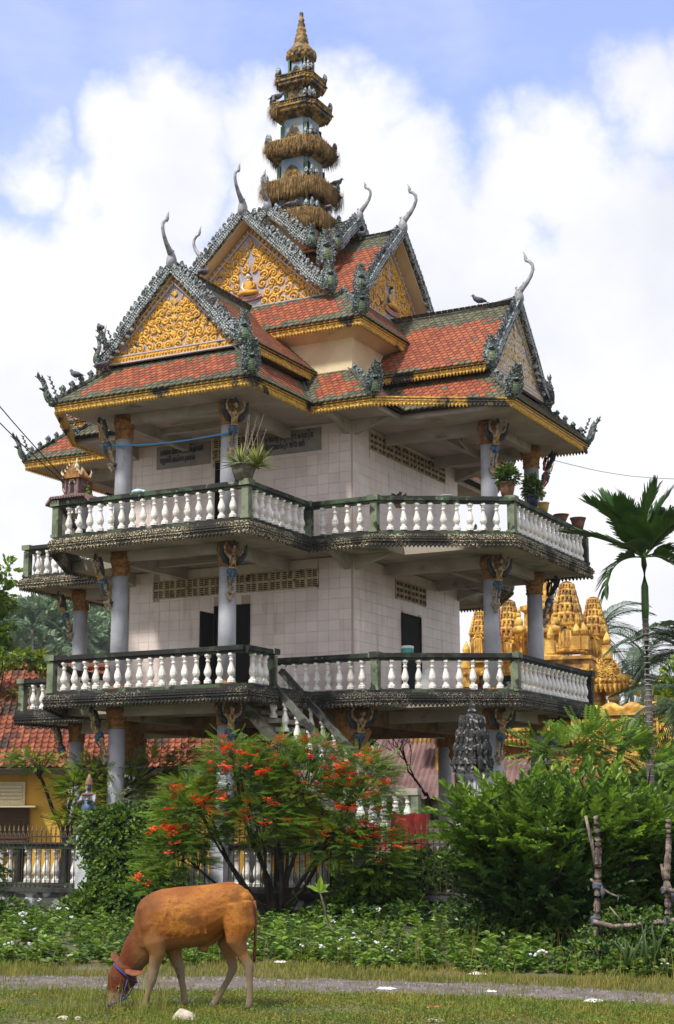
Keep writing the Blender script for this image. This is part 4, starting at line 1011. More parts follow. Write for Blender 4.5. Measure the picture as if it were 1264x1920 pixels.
# ---- spire
def redent(s, c=0.30):
    """square with stepped corners, counter-clockwise"""
    a = s; b = s*(1-c*0.5); d = s*(1-c)
    q = [(d,-a),(d,-b),(b,-b),(b,-d),(a,-d)]
    P = []
    for k in range(4):
        cc_, ss_ = round(math.cos(k*PI/2)), round(math.sin(k*PI/2)); P += [(x*cc_-y*ss_, x*ss_+y*cc_) for x, y in q]
    return P
def stack(m, levels, c=(0,0,0), cr=0.3, k=None, close=True):
    """levels: (z, half width) list; stepped-square column"""
    rings = [[m.P((c[0]+x, c[1]+y, c[2]+z)) for x, y in redent(s, cr)] for z, s in levels]; n = len(rings[0])
    for i in range(len(rings)-1):
        for j in range(n): m.face([rings[i][j], rings[i][(j+1)%n], rings[i+1][(j+1)%n], rings[i+1][j]], k)
    if close: m.face(rings[0][::-1], k); m.face(rings[-1], k)
SP = node('spire', PG)
lev = [(17.62,0.92,0.62),(18.55,0.89,0.57),(19.75,0.82,0.51),(20.95,0.71,0.43),(21.80,0.58,0.35)]     # ledge z, ledge half width, shaft half width below
zprev, prevw = 14.3, 0.74
m = MB(); m.k = 0
for i, (z, lw, sw) in enumerate(lev):
    stack(m, [(zprev, sw), (z-0.12, sw*0.95)], k=0)
    zprev = z+0.12
stack(m, [(21.9,0.27),(22.55,0.24)], k=0)
m.build('shaft', ['spire_blue'], SP)
m = MB()
for i, (z, lw, sw) in enumerate([(17.0,0,0.62)]+lev):
    z2 = (lev+[(22.6,0,0)])[i][0] if i else 17.3
    nxt = lev[i][2] if i < len(lev) else 0.26
    if i == 0: continue
    s0 = nxt*1.0
    for k in range(4):
        m.T = rotz(k)
        for s in (-1,1): m.box((s*s0*0.86, -s0*0.86, (z+z2)/2 if False else z+0.42), (0.10,0.10,0.7))
        m.T = None
m.build('corner_strip', 'spire_green', SP)
strawM = []
for i, (z, lw, sw) in enumerate(lev):
    m = MB()
    stack(m, [(z-0.26,sw*1.02),(z-0.20,lw*0.78),(z-0.14,lw*0.84),(z-0.10,lw*0.97),(z-0.02,lw*0.97),(z,lw*1.04),(z+0.05,lw*1.04),(z+0.07,lw*0.93),(z+0.14,lw*0.93),(z+0.17,lw*1.0),(z+0.20,lw*1.0),(z+0.22,lw*0.8)], cr=0.26)
    P = redent(lw*0.99, 0.26); n = len(P)
    for a in range(n):
        p, q = Vector(P[a]), Vector(P[(a+1)%n]); L_ = (q-p).length; c = max(1, int(L_/0.085))
        for j in range(c):
            r_ = p.lerp(q, (j+0.5)/c); m.ell((r_.x, r_.y, z+0.10), (0.032,0.032,0.035), 5, 4)
            r2 = r_*0.96; m.tube([(r2.x,r2.y,z-0.09),(r2.x,r2.y,z-0.15)], [0.035,0.006], 4)
    m.build('ledge', 'spire_gold', SP)
    m = MB()
    nx_s = (lev[i+1][2] if i+1 < len(lev) else 0.27)
    for k in range(4):                                              # gold arched niche on each face, carved with scrolls
        m.T = rotz(k); ww = nx_s*0.72; hh_ = 0.48 if i < 4 else 0.30
        m.prism([(-ww,0),(ww,0),(ww*0.95,hh_*0.35),(ww*0.62,hh_*0.62),(ww*0.4,hh_*0.92),(0,hh_*1.12),(-ww*0.4,hh_*0.92),(-ww*0.62,hh_*0.62),(-ww*0.95,hh_*0.35)], (0,-nx_s*0.97,z+0.2), (1,0,0), (0,0,1), (0,-0.05,0))
        for t in (-0.6,-0.3,0,0.3,0.6): spiral(m, t*ww, hh_*(0.55-0.4*abs(t)), 0.07, t*3, 1, 1.2, 0.018, Vector((0,-nx_s*0.97-0.05,z+0.2)), Vector((1,0,0)), Vector((0,0,1)), Vector((0,-1,0)), None)
        m.T = None
    m.build('arch_relief', 'spire_gold', SP)
    for k in range(4):                                              # small antefixes at the corners
        for (x, y, h) in ((0.96,-0.72,0.24),(0.86,-0.86,0.30),(0.72,-0.96,0.24)):
            c_ = rotz(k) @ Vector((x*lw*0.97, y*lw*0.97, z+0.2))
            m = MB(); m.lathe([(0.05,0),(0.075,0.07),(0.065,0.15),(0.035,h*0.85),(0.006,h)], 7, c_); m.ell(c_+Vector((0,0,0.1)), (0.06,0.06,0.05), 6, 4); m.build('antefix', 'silver', SP)
m = MB()
m.lathe([(0.22,22.42),(0.33,22.50),(0.36,22.56),(0.41,22.62),(0.41,22.70),(0.43,22.74),(0.43,22.80),(0.40,22.83)], 16); m.build('crown_ledge', 'spire_gold', SP)
m = MB()
for j in range(16):
    a = 2*PI*j/16; m.tube([(0.40*math.cos(a),0.40*math.sin(a),22.72),(0.42*math.cos(a),0.42*math.sin(a),22.62)], [0.05,0.01], 5)
m.k = 1; m.lathe([(0.38,22.83),(0.34,22.90),(0.24,23.03),(0.19,23.12),(0.215,23.16),(0.19,23.20),(0.195,23.26),(0.15,23.30),(0.175,23.35),(0.15,23.41),(0.12,23.44),(0.145,23.50),(0.13,23.56),(0.09,23.60),(0.115,23.66),(0.10,23.72),(0.07,23.76),(0.09,23.82),(0.075,23.88),(0.05,23.92),(0.06,23.98),(0.055,24.06),(0.01,24.09)], 14)
m.build('pinnacle', ['spire_gold','spire_gold'], SP, True)
# dry grass nests hanging over the ledges
V = []; Fc = []
def straws(n, z, lw, ang0, ang1, zlo, zhi, ln):
    for _ in range(n):
        a = rnd.uniform(ang0, ang1); rr = lw*rnd.uniform(0.95,1.10); ca, sa = math.cos(a), math.sin(a)
        k = 1/max(abs(ca), abs(sa)); k = min(k, 1.22)
        p = Vector((ca*rr*k, sa*rr*k, z+rnd.uniform(zlo, zhi))); l = ln*rnd.uniform(0.5,1.3)
        q = p+Vector((ca*rnd.uniform(-0.02,0.05)+rnd.uniform(-.03,.03), sa*rnd.uniform(-0.02,0.05)+rnd.uniform(-.03,.03), -l)); t_ = Vector((-sa,ca,0))*rnd.uniform(0.005,0.011)
        b = len(V); V.extend([p-t_, p+t_, q]); Fc.append((b,b+1,b+2))
for (z, lw, n, lo, hi, ln) in [(17.62,0.94,3800,-0.16,0.2,0.30),(18.55,0.90,4600,-0.16,0.22,0.28),(19.75,0.83,3000,-0.10,0.2,0.22)]:
    straws(n, z, lw, -PI, PI, lo, hi, ln)
straws(500, 20.95, 0.72, -PI*0.95, -PI*0.62, -0.1, 0.15, 0.25); straws(200, 21.80, 0.6, -PI*0.95, -PI*0.7, 0.0, 0.2, 0.25)
straws(1700, 17.0, 0.75, -PI*0.5, 0.1, -0.1, 0.25, 0.5); straws(1200, 16.2, 1.15, -PI*0.30, -PI*0.20, -0.2, 0.3, 0.7)
inst('dry_grass', np_mesh('dry_grass', np.array([tuple(v) for v in V]), np.array(Fc), ['straw']), SP, kind='stuff')
# pillar-like serpent between the two top gables
T = Matrix.Translation((1.62,-1.62,15.75))
inst('naga_head', NAGA, PG, T @ Matrix.Rotation(-PI/4, 4, 'Z') @ Matrix.Scale(1.15, 4))

# ---- winged figures holding up the eaves
def atlante():
    """standing figure at the origin leaning along +x, feet z=0, hands z=1.0"""
    b = MB(); lean = lambda z: 0.10+0.36*z
    C = lambda y, z, dx=0: (lean(z)+dx, y, z)
    for s in (-1, 1):
        b.tube([C(s*0.05,0.04), C(s*0.06,0.20,-0.01), C(s*0.065,0.40)], [0.030,0.040,0.060], 8)
        b.tube([C(s*0.055,0.02,0.0), C(s*0.065,0.015,0.08)], [0.028,0.022], 6)
        b.tube([C(s*0.10,0.73), C(s*0.20,0.80,0.02), C(s*0.24,0.92,0.0), C(s*0.19,1.02,-0.02)], [0.040,0.036,0.030,0.028], 8)
    b.tube([C(0,0.38), C(0,0.48), C(0,0.60), C(0,0.72), C(0,0.78)], [0.095,0.075,0.085,0.105,0.06], 10, flat=0.75, ref=(1,0,0.3))
    b.tube([C(0,0.76), C(0,0.86,0.01)], [0.038,0.04], 8); b.ell(C(0,0.90,0.02), (0.07,0.062,0.082), 10, 8)
    b.ell(C(0,0.895,0.09), (0.016,0.012,0.018), 5, 4)
    body = blob(b, 'figure_body', ['skin_paint'], 0.016, 3)
    s1 = MB(); s1.tube([C(0,0.50), C(0,0.42), C(0,0.33)], [0.088,0.115,0.098], 12, flat=0.85, ref=(1,0,0.3)); s1.tube([C(0,0.44,0.09), C(0,0.28,0.10), C(0,0.14,0.06)], [0.03,0.025,0.012], 6)
    for s in (-1,1): s1.ell(C(s*0.09,0.42), (0.06,0.05,0.06), 8, 6)
    skirt = s1.mesh('figure_skirt', ['blue_paint'], True)
    w = MB()
    for s in (-1, 1):
        w.tube([C(s*0.06,0.62,-0.06), C(s*0.18,0.66,-0.05), C(s*0.29,0.80,-0.03), C(s*0.31,0.98,0.0)], [0.06,0.075,0.065,0.02], 8, flat=0.4, ref=(1,0,0))
        for i in range(4): w.tube([C(s*(0.12+i*0.055),0.64+i*0.05,-0.07), C(s*(0.20+i*0.04),0.80+i*0.05,-0.07), C(s*(0.24+i*0.03),0.95,-0.04)], [0.035,0.03,0.008], 6, flat=0.5, ref=(1,0,0))
    w.ell(C(0,0.935,-0.01), (0.075,0.072,0.07), 8, 6); w.lathe([(0.06,0),(0.04,0.05),(0.045,0.07),(0.01,0.12)], 8, C(0,0.96,0))
    wing = w.mesh('figure_wings', ['wing_paint'], True)
    p = MB(); p.lathe([(0.02,-0.20),(0.05,-0.16),(0.035,-0.13),(0.10,-0.08),(0.085,-0.05),(0.125,-0.02),(0.125,0.015)], 12, (0.13,0,0)); p.box((0.04,0,-0.05),(0.14,0.12,0.12)); ped = p.mesh('figure_pedestal', ['gold_dark' if False else 'skin_paint'], True)
    c = MB(); 
    for s in (-1,1): c.tube([C(s*0.07,0.74,0.08), C(0,0.62,0.11), C(-s*0.07,0.52,0.09)], 0.010, 5)
    c.tube([C(-0.09,0.505,0.05),C(0,0.49,0.11),C(0.09,0.505,0.05)], 0.014, 5); c.ell(C(0,0.62,0.11),(0.02,0.02,0.02),6,4)
    for s in (-1,1): c.ell(C(s*0.062,0.18,-0.005),(0.043,0.043,0.014),8,4); c.ell(C(s*0.215,0.83,0.01),(0.036,0.036,0.014),8,4)
    belt = c.mesh('figure_ornament', ['gold'], True)
    return body, skirt, wing, ped, belt
AT = atlante()
def put_atlante(x, y, ztop, par, dx, dy, sc=1.06):
    fd = Vector((dx, dy, 0)).normalized(); root = node('bracket_figure', par)
    M = frame((x+fd.x*0.13, y+fd.y*0.13, ztop-1.05*sc), fd, Vector((0,0,1)).cross(fd), (0,0,1)) @ Matrix.Scale(sc, 4) @ Matrix.Diagonal((1,0.86,1,1))
    return M
for (x, y, z1, o) in COLS:
    if y > 4: continue
    sx, sy = (1 if x > 0 else -1), (1 if y > 0 else -1)
    M = put_atlante(x, y, z1, o, sx, sy); bpy.data.objects.remove([c for c in o.children if c.name.startswith('bracket_figure')][0])
    for me in AT: inst(me.name.split('.')[0].replace('figure_body','bracket_figure'), me, o, M)
for (x, y) in [(cw,-cw)]:
    o = node('bracket_figure', PG)
    fd = Vector((0.7,-0.7,0)).normalized(); M = frame((x+fd.x*0.20, y+fd.y*0.20, 4.17-1.12), fd, Vector((0,0,1)).cross(fd), (0,0,1)) @ Matrix.Scale(1.06, 4)
    for me in AT: inst(me.name.split('.')[0], me, o, M)
# ------------------------------------------------------------------ ground and path
mb = MB(); mb.box((10,40,-0.5),(1600,1600,1)); g_ = mb.build('ground', 'ground'); g_['kind'] = 'structure'
m = MB(); far_, near_ = [], []
xs_ = [(-900, 20.6, 18.4), (-300,18.7,17.0), (0,17.5,16.05), (300,17.1,15.75), (600,16.75,15.35), (900,16.3,15.1), (1264,15.55,14.55), (1600,15.0,14.1), (2200,14.2,13.3)]
fine_ = []
for i in range(len(xs_)-1):
    for j in range(14):
        t = j/14; a, b = xs_[i], xs_[i+1]; fine_.append((a[0]+(b[0]-a[0])*t, a[1]+(b[1]-a[1])*t+rnd.uniform(-0.20,0.16), a[2]+(b[2]-a[2])*t+rnd.uniform(-0.14,0.12)))
fa = [m.P(gnd(x, f)+Vector((0,0,0.006))) for x, f, n in fine_]; mi_ = [m.P(gnd(x, (f+n)/2)+Vector((0,0,0.012))) for x, f, n in fine_]; ne = [m.P(gnd(x, n)+Vector((0,0,0.006))) for x, f, n in fine_]
for i in range(len(fa)-1): m.face([ne[i],ne[i+1],mi_[i+1],mi_[i]]); m.face([mi_[i],mi_[i+1],fa[i+1],fa[i]])
o = m.build('path', 'path'); o['kind'] = 'structure'
Ms = []
for _ in range(2600):
    x, f, n = fine_[rnd.randrange(len(fine_))]
    if x < -300 or x > 1600: continue
    p = gnd(x+rnd.uniform(-20,20), n+(f-n)*rnd.random()); s_ = rnd.uniform(0.006,0.02)*(2 if rnd.random() < 0.03 else 1)
    Ms.append(Matrix.Translation(p+Vector((0,0,0.008))) @ Matrix.Rotation(rnd.random()*6, 4, 'Z') @ Matrix.Diagonal((s_, s_*rnd.uniform(.6,1), s_*0.6, 1)))
OCT = ([(1,0,0),(0,1,0),(-1,0,0),(0,-1,0),(0.1,0.1,1),(0,0,-1)], [(0,1,4),(1,2,4),(2,3,4),(3,0,4),(1,0,5),(2,1,5),(3,2,5),(0,3,5)])
scatter(OCT[0], OCT[1], Ms, 'gravel', ['gravel'], kind='stuff')

def on(x, y, ax, val):
    """point of the sight line through pixel (x, y) on the plane u/v/z = val of the pagoda"""
    D = F*FOC + R*(x-632) - U*(y-960); i = 'uvz'.index(ax); t = (val-CAM[i])/D[i]; return CAM+D*t

# ------------------------------------------------------------------ boundary fences in front of the pagoda (plane v = -12)
FV = -12.0
def fence(u0, u1, name, label, balusters, posts, mwall, top=1.20):
    t = thing(name, label, 'fence', ((u0+u1)/2, FV, 0)); ox = -(u0+u1)/2
    L_ = u1-u0
    m = MB(); m.box((0,0.06,0.15),(L_,0.22,0.36)); m.build('plinth', mwall, t)
    m = MB(); m.box((0,0.05,0.365),(L_,0.34,0.075)); m.build('coping', 'fence_wall', t)
    if balusters:
        m = MB(); m.box((0,0.16,1.155),(L_,0.17,0.12)); m.build('handrail', 'moss_dark', t)
        m = MB(); m.box((0,0.16,0.445),(L_,0.2,0.09)); m.build('ledge', 'moss', t)
        n = int(L_/0.215)
        for i in range(n):
            x = -L_/2+0.1+i*0.215
            if i % 5 == 4:
                m = MB(); m.box((x,0.16,0.79),(0.13,0.13,0.61)); m.build('pilaster', 'moss_dark', t); continue
            inst('baluster', BAL, t, Matrix.Translation((x,0.16,0.48)) @ Matrix.Diagonal((0.95,0.95,0.98,1)))
    sp = 0.108; n = int(L_/sp); b = MB()
    hi = 1.52 if balusters else 1.55
    b.tube([(0,0,0.40),(0,0,hi-0.10)], 0.0085, 6); b.k = 1; b.lathe([(0.006,hi-0.12),(0.020,hi-0.09),(0.012,hi-0.04),(0.002,hi+0.02)], 6)
    b.tube([(-0.035,0,hi-0.19),(-0.018,0,hi-0.14),(0,0,hi-0.12)], 0.006, 5); b.tube([(0.035,0,hi-0.19),(0.018,0,hi-0.14),(0,0,hi-0.12)], 0.006, 5)
    me = b.mesh('iron_bar', ['iron','iron_spear'])
    for i in range(n): inst('iron_bar', me, t, Matrix.Translation((-L_/2+0.06+i*sp, -0.03, 0)))
    for z in (0.46, hi-0.20, hi-0.32):
        m = MB(); m.box((0,-0.03,z),(L_,0.018,0.022)); m.build('iron_rail', 'iron', t)
    if not balusters:
        m = MB()
        for i in range(n):
            c = (-L_/2+0.06+(i+0.5)*sp, -0.03, hi-0.26)
            m.tube([Vector(c)+Vector((0.043*math.cos(a),0,0.05*math.sin(a))) for a in [2*PI*j/10 for j in range(11)]], 0.006, 4)
        m.build('iron_scroll', 'iron_spear', t, kind='stuff')
    for u in posts:
        m = MB(); m.box((u+ox,0.02,0.72),(0.27,0.27,1.44)); pst = m.build('gatepost', 'fence_post', t)
        m = MB(); m.box((u+ox,0.02,1.46),(0.36,0.36,0.07)); m.box((u+ox,0.02,1.40),(0.31,0.31,0.05)); m.build('post_cap', 'concrete', pst)
    return t
fence(-9.0, 5.2, 'boundary_fence', 'white baluster fence with spiked iron railings on the low wall left of the flowering bush', True, (2.2, 5.07), 'fence_plaster')
fence(5.2, 8.0, 'boundary_fence', 'white baluster fence section behind the flowering bush on a black stained wall', True, (8.0-0.14,), 'fence_wall')
fence(8.0, 16.5, 'iron_fence', 'black iron fence with ring scrolls on a dark low wall beside the stone stupa', False, (10.9, 13.8), 'fence_wall')

# guardian statue on the gate post
t = thing('guardian_statue', 'small painted guardian statue holding its arms folded on the white fence post', 'statue', (2.2+0.02, FV+0.02, 1.49))
b = MB()
b.tube([(-0.06,0,0.03),(-0.06,0,0.2),(-0.05,0,0.36)], [0.045,0.05,0.07], 8); b.tube([(0.06,0,0.03),(0.06,0,0.2),(0.05,0,0.36)], [0.045,0.05,0.07], 8)
b.tube([(0,0,0.34),(0,0,0.45),(0,-0.01,0.58),(0,0,0.64)], [0.10,0.09,0.12,0.06], 10, flat=0.75, ref=(0,1,0)); b.ell((0,-0.01,0.72),(0.065,0.07,0.085),10,8)
for s in (-1,1): b.tube([(s*0.12,0,0.58),(s*0.16,-0.06,0.46),(s*0.03,-0.14,0.50)], [0.042,0.036,0.028], 8)
inst('statue_body', blob(b, 'statue_body', ['stone_white'], 0.014, 3), t)
m = MB(); m.tube([(0,0,0.46),(0,0,0.36),(0,0,0.22)], [0.10,0.13,0.14], 12); m.build('tunic', 'blue_paint', t, True)
m = MB(); m.lathe([(0.075,0.75),(0.08,0.78),(0.06,0.82),(0.065,0.84),(0.03,0.90),(0.012,0.96)], 10); m.lathe([(0.13,0.57),(0.14,0.60),(0.09,0.62)], 10); m.build('headdress', 'brown_wood', t, True)
m = MB(); m.box((0,0,0.0),(0.26,0.26,0.06)); m.build('pedestal', 'stone_white', t)

# ------------------------------------------------------------------ stone stupa between fence and pagoda
def prasat(parent, c, w, z0, z1, body=0.34, mats=('temple_gold','temple_gold_b'), tiers=5, nm='tower', lotus=True, sub=True):
    """redented tower: body with niches, shrinking storeys with antefixes, lotus bud top"""
    H = z1-z0; m = MB(); zb = z0+H*body
    stack(m, [(z0,w*1.05),(z0+H*0.03,w*1.05),(z0+H*0.04,w*0.95),(z0+H*0.07,w*0.98),(z0+H*0.08,w*0.86),(zb-H*0.07,w*0.84),(zb-H*0.06,w*0.95),(zb-H*0.03,w*1.05),(zb,w*1.08)], c, 0.45)
    rem = (z1-zb)*0.86; zz = zb; ww = w*0.92; orn = MB()
    for i in range(tiers):
        h = rem*(0.30*(0.84**i))*1.0; w2_ = ww*0.84
        stack(m, [(zz,ww*0.93),(zz+h*0.55,ww*0.84),(zz+h*0.62,ww*0.98),(zz+h*0.80,ww*1.02),(zz+h,ww*0.88)], c, 0.5)
        for k in range(4):
            for t_ in (-0.8,-0.42,0,0.42,0.8):
                e = 1.0 if abs(t_) < 0.7 else 0.86
                p = rotz(k) @ Vector((t_*ww*0.95, -ww*0.97*e, 0)); hh = h*(0.95 if t_ else 1.15); r = ww*0.13
                orn.lathe([(r*0.8,0),(r*1.1,hh*0.3),(r*0.8,hh*0.65),(r*0.1,hh)], 6, (c[0]+p.x, c[1]+p.y, c[2]+zz-h*0.05), k=0)
        zz += h; ww = w2_
        if zz > z1-(z1-zb)*0.16: break
    r = ww*0.9; hh = z1-zz
    m.lathe([(r*1.0,0),(r*1.15,hh*0.15),(r*0.8,hh*0.28),(r*0.95,hh*0.40),(r*0.6,hh*0.52),(r*0.7,hh*0.62),(r*0.4,hh*0.75),(r*0.45,hh*0.82),(r*0.05,hh)], 10, (c[0],c[1],c[2]+zz))
    for k in range(4):                                               # niches with arches on the body
        orn.T = Matrix.Translation(c) @ rotz(k)
        bh = H*body
        orn.box((0,-w*0.87,z0+bh*0.48),(w*0.55,0.10,bh*0.60), k=0); 
        orn.tube([(w*0.36*math.cos(a),-w*0.93,z0+bh*0.78+w*0.36*math.sin(a)) for a in [PI*j/8 for j in range(9)]], w*0.09, 6, k=1)
        orn.tube([(w*0.20*math.cos(a),-w*0.95,z0+bh*0.78+w*0.20*math.sin(a)) for a in [PI*j/6 for j in range(7)]], w*0.06, 6, k=0)
        for s in (-1,1): 
            orn.box((s*w*0.34,-w*0.93,z0+bh*0.42),(w*0.10,0.08,bh*0.62), k=1); orn.ell((s*w*0.46,-w*0.93,z0+bh*0.76),(w*0.11,w*0.08,w*0.15),7,5,k=1)
            orn.box((s*w*0.12,-w*0.95,z0+bh*0.42),(w*0.05,0.06,bh*0.55), k=1)
        orn.T = None
    o = m.build(nm, mats[0], parent); orn.build('ornament', list(mats), o); return o
pS = on(888, 1500, 'v', -9.6); pS.z = 0
XS = 0.56
t = thing('stone_stupa', 'weathered black and white stone stupa with a tiered top standing behind the iron fence', 'stupa', pS)
m = MB(); stack(m, [(0,0.95),(0.30,0.95),(0.34,0.88),(0.55,0.88),(0.62,0.96),(0.72,0.96),(0.78,0.80),(1.0,0.80),(1.05,0.88),(1.15,0.88),(1.2,0.66),(1.45,0.66)], (0,0,0), 0.4); o1_ = m.build('base', 'stone_bw', t)
m = MB(); stack(m, [(1.45,0.50),(1.55,0.50),(1.62,0.37),(2.30,0.35),(2.36,0.44),(2.44,0.50)], (0,0,0), 0.35); m.build('shaft', 'stone_white', t)
m = MB(); zz, ww = 2.44, 0.56
for i in range(4):
    stack(m, [(zz,ww),(zz+0.12,ww*0.95),(zz+0.14,ww*1.04),(zz+0.20,ww*1.04),(zz+0.24,ww*0.86)], (0,0,0), 0.4)
    for k in range(4):
        for t_ in (-0.8,-0.4,0,0.4,0.8):
            p = rotz(k) @ Vector((t_*ww, -ww*(0.98 if abs(t_) < 0.7 else 0.84), 0)); m.lathe([(0.07,0),(0.09,0.10),(0.08,0.18),(0.02,0.24)], 6, (p.x*0.95,p.y*0.95,zz+0.05))
    zz += 0.24; ww *= (0.93,0.86,0.78,0.7)[i]
m.lathe([(0.22,zz-0.02),(0.24,zz+0.04),(0.15,zz+0.08),(0.17,zz+0.12),(0.09,zz+0.18),(0.10,zz+0.22),(0.05,zz+0.28),(0.01,zz+0.34)], 10); m.build('tiered_crown', 'stone_bw', t)

for c_ in t.children: c_.scale = ((XS if c_ is not o1_ else 0.72),)*2+(1,)
# small balustraded landing at the foot of the stairs, with a red cloth below it
c0 = on(770, 1520, 'v', -7.2); 
t = thing('landing_balustrade', 'weathered white balusters under a mossy concrete rail at the foot of the stairs', 'railing', (c0.x-0.1,-7.2,0))
m = MB(); m.box((-0.45,0,2.16),(1.5,0.2,0.13)); m.build('handrail', 'concrete', t)
m = MB(); m.box((0.22,0,1.80),(0.16,0.16,0.6)); m.build('post', 'post', t); m = MB(); m.box((-0.45,0.1,0.74),(1.5,0.35,1.48)); m.build('wall_base', 'concrete', t)
for i in range(5): inst('baluster', BAL, t, Matrix.Translation((0.04-i*0.26,0,1.48)) @ Matrix.Diagonal((1.1,1.1,1.0,1)))
pc = on(768, 1570, 'v', -10.6)
m = MB(); n = 14
for i in range(n):
    for j in range(2): m.P((-0.36+0.72*i/(n-1), 0.03*math.sin(i*1.7), 0.75*j-0.35+0.01*math.sin(i)))
for i in range(n-1): m.face([2*i,2*i+2,2*i+3,2*i+1])
for f in list(m.f): pass
o = m.build('red_cloth', 'red_cloth'); o.location = pc; so_ = o.modifiers.new('s','SOLIDIFY'); so_.thickness = 0.01
tag(o, 'red cloth sheet hanging behind the iron fence left of the stupa', 'cloth')

# ------------------------------------------------------------------ house with old orange roof behind on the left
DH = 50.0
def local(dist, px): p = gnd(px, dist); return p
hc = gnd(120, DH)
hx, hy = R0.copy(), FH.copy()
t = thing('tiled_house', 'long yellow house with an old orange pantile roof behind the pagoda', 'house', hc, yaw + math.radians(3))
eav, rid, half, dep = 3.25, 6.75, 9.2, 4.2
x0h, x1h = -9.5, 9.3
m = MB(); m.box(((x0h+x1h)/2, dep, 1.65),(x1h-x0h-0.8, 2*dep-1.2, 3.3)); m.build('wall', 'yellow_wall', t)
m = MB(); m.poly([(x0h,-0.02,eav-0.06),(x1h,-0.02,eav-0.06),(x1h,dep,rid-0.06),(x0h,dep,rid-0.06)]); m.poly([(x1h,2*dep,eav-0.06),(x0h,2*dep,eav-0.06),(x0h,dep,rid-0.06),(x1h,dep,rid-0.06)])
m.box(((x0h+x1h)/2, 0.0, eav-0.14),(x1h-x0h,0.04,0.14)); m.build('roof_deck', 'deck', t)
m = MB(); m.tube([(x0h,dep,rid+0.02),(x1h,dep,rid+0.02)], 0.12, 8); m.build('roof_ridge', 'roof_tile_old', t)
pv = []; 
for j in (0,1):
    for a, b in ((-0.11,0.05),(-0.06,0.0),(0.0,-0.02),(0.06,0.02),(0.11,0.06)): pv.append((a, 0.30*j, b+0.018*(1-j)))
pf = [(i,i+1,6+i,5+i) for i in range(4)] + [(0,1,2,2),(2,3,4,4)]
pf = [(i,i+1,6+i,5+i) for i in range(4)]
sl_ = math.atan2(rid-eav, dep); Ls = math.hypot(rid-eav, dep); ptl = []
for j in range(int(Ls/0.25)):
    for i in range(int((x1h-x0h)/0.21)):
        x = x0h+0.1+i*0.21; y = j*0.25+rnd.uniform(-0.015,0.015)
        ptl.append(Matrix.Translation((x, y*math.cos(sl_), eav+y*math.sin(sl_))) @ Matrix.Rotation(sl_-0.05+rnd.uniform(-0.02,0.02), 4, 'X') @ Matrix.Rotation(rnd.uniform(-0.03,0.03), 4, 'Z'))
pm = []
for k in ('roof_tile_old','roof_tile_old_b'):
    me = bpy.data.meshes.new('roof_tile'); me.from_pydata(pv, [], pf); me.materials.append(MT[k]); me.update(); pm.append(me)
order = sorted(range(len(ptl)), key=lambda i: abs(ptl[i].translation.x+1.6)+ptl[i].translation.y*0.8 if ptl[i].translation.x < 3 else 99)
pick = set(order[:300])
for i in order[:300]: inst('roof_tile', pm[rnd.randrange(2)], t, ptl[i])
scatter(pv, pf, [M for i, M in enumerate(ptl) if i not in pick], 'roof_tile', ['roof_tile_old','roof_tile_old_b'], parent=t, mi_each=[rnd.randrange(2) for _ in range(len(ptl)-300)], kind='stuff')
for (xw, w_, z0, z1, kind) in [(-1.95,1.5,0.6,1.95,'w'),(-1.95,1.2,2.15,2.75,'v'),(2.2,1.5,0.6,2.1,'w'),(2.2,1.2,2.3,2.85,'v'),(-6,1.5,0.6,2.1,'w'),(6.5,1.5,0.6,2.1,'w')]:
    m = MB(); m.box((xw,0.54,(z0+z1)/2),(w_+0.12,0.10,z1-z0+0.12)); fr = m.build('window', 'cream_frame' if kind == 'v' else 'shutter', t)
    n = int((z1-z0)/0.11)
    for i in range(n):
        m = MB(); m.box((xw,0.475,z0+0.06+i*0.11),(w_-0.05,0.05,0.06)); m.build('slat', 'cream_frame' if kind == 'v' else 'shutter', fr)
    if kind == 'w': m = MB(); m.box((xw,0.30,z1+0.10),(w_+0.6,0.5,0.05)); m.build('window_ledge', 'cream_frame', fr)

# brown tin roof behind the ground storey
tc_ = gnd(750, 56); t = thing('tin_roof_house', 'low building with a brown corrugated tin roof seen under the pagoda', 'building', tc_, yaw - math.radians(14))
m = MB(); m.box((0.5,4.0,1.2),(10,6.0,2.4)); m.build('wall', 'concrete', t)
sh = MB(); n = 20; Wd, Ln = 1.0, 1.55
for i in range(n+1):
    for y in (0, Ln): sh.P((-Wd/2+Wd*i/n, y, 0.03*math.sin(2*PI*i/4)))
for i in range(n): sh.face([2*i,2*i+2,2*i+3,2*i+1])
shm = sh.mesh('roof_sheet', ['tin'])
a = math.radians(33)
for i in range(10):
    for j in range(3):
        M = Matrix.Translation((-4.3+i*0.97, 0.3+j*1.45*math.cos(a), 2.35+j*1.45*math.sin(a)+0.01*(i%2))) @ Matrix.Rotation(a+rnd.uniform(-0.01,0.01), 4, 'X')
        inst('roof_sheet', shm, t, M)

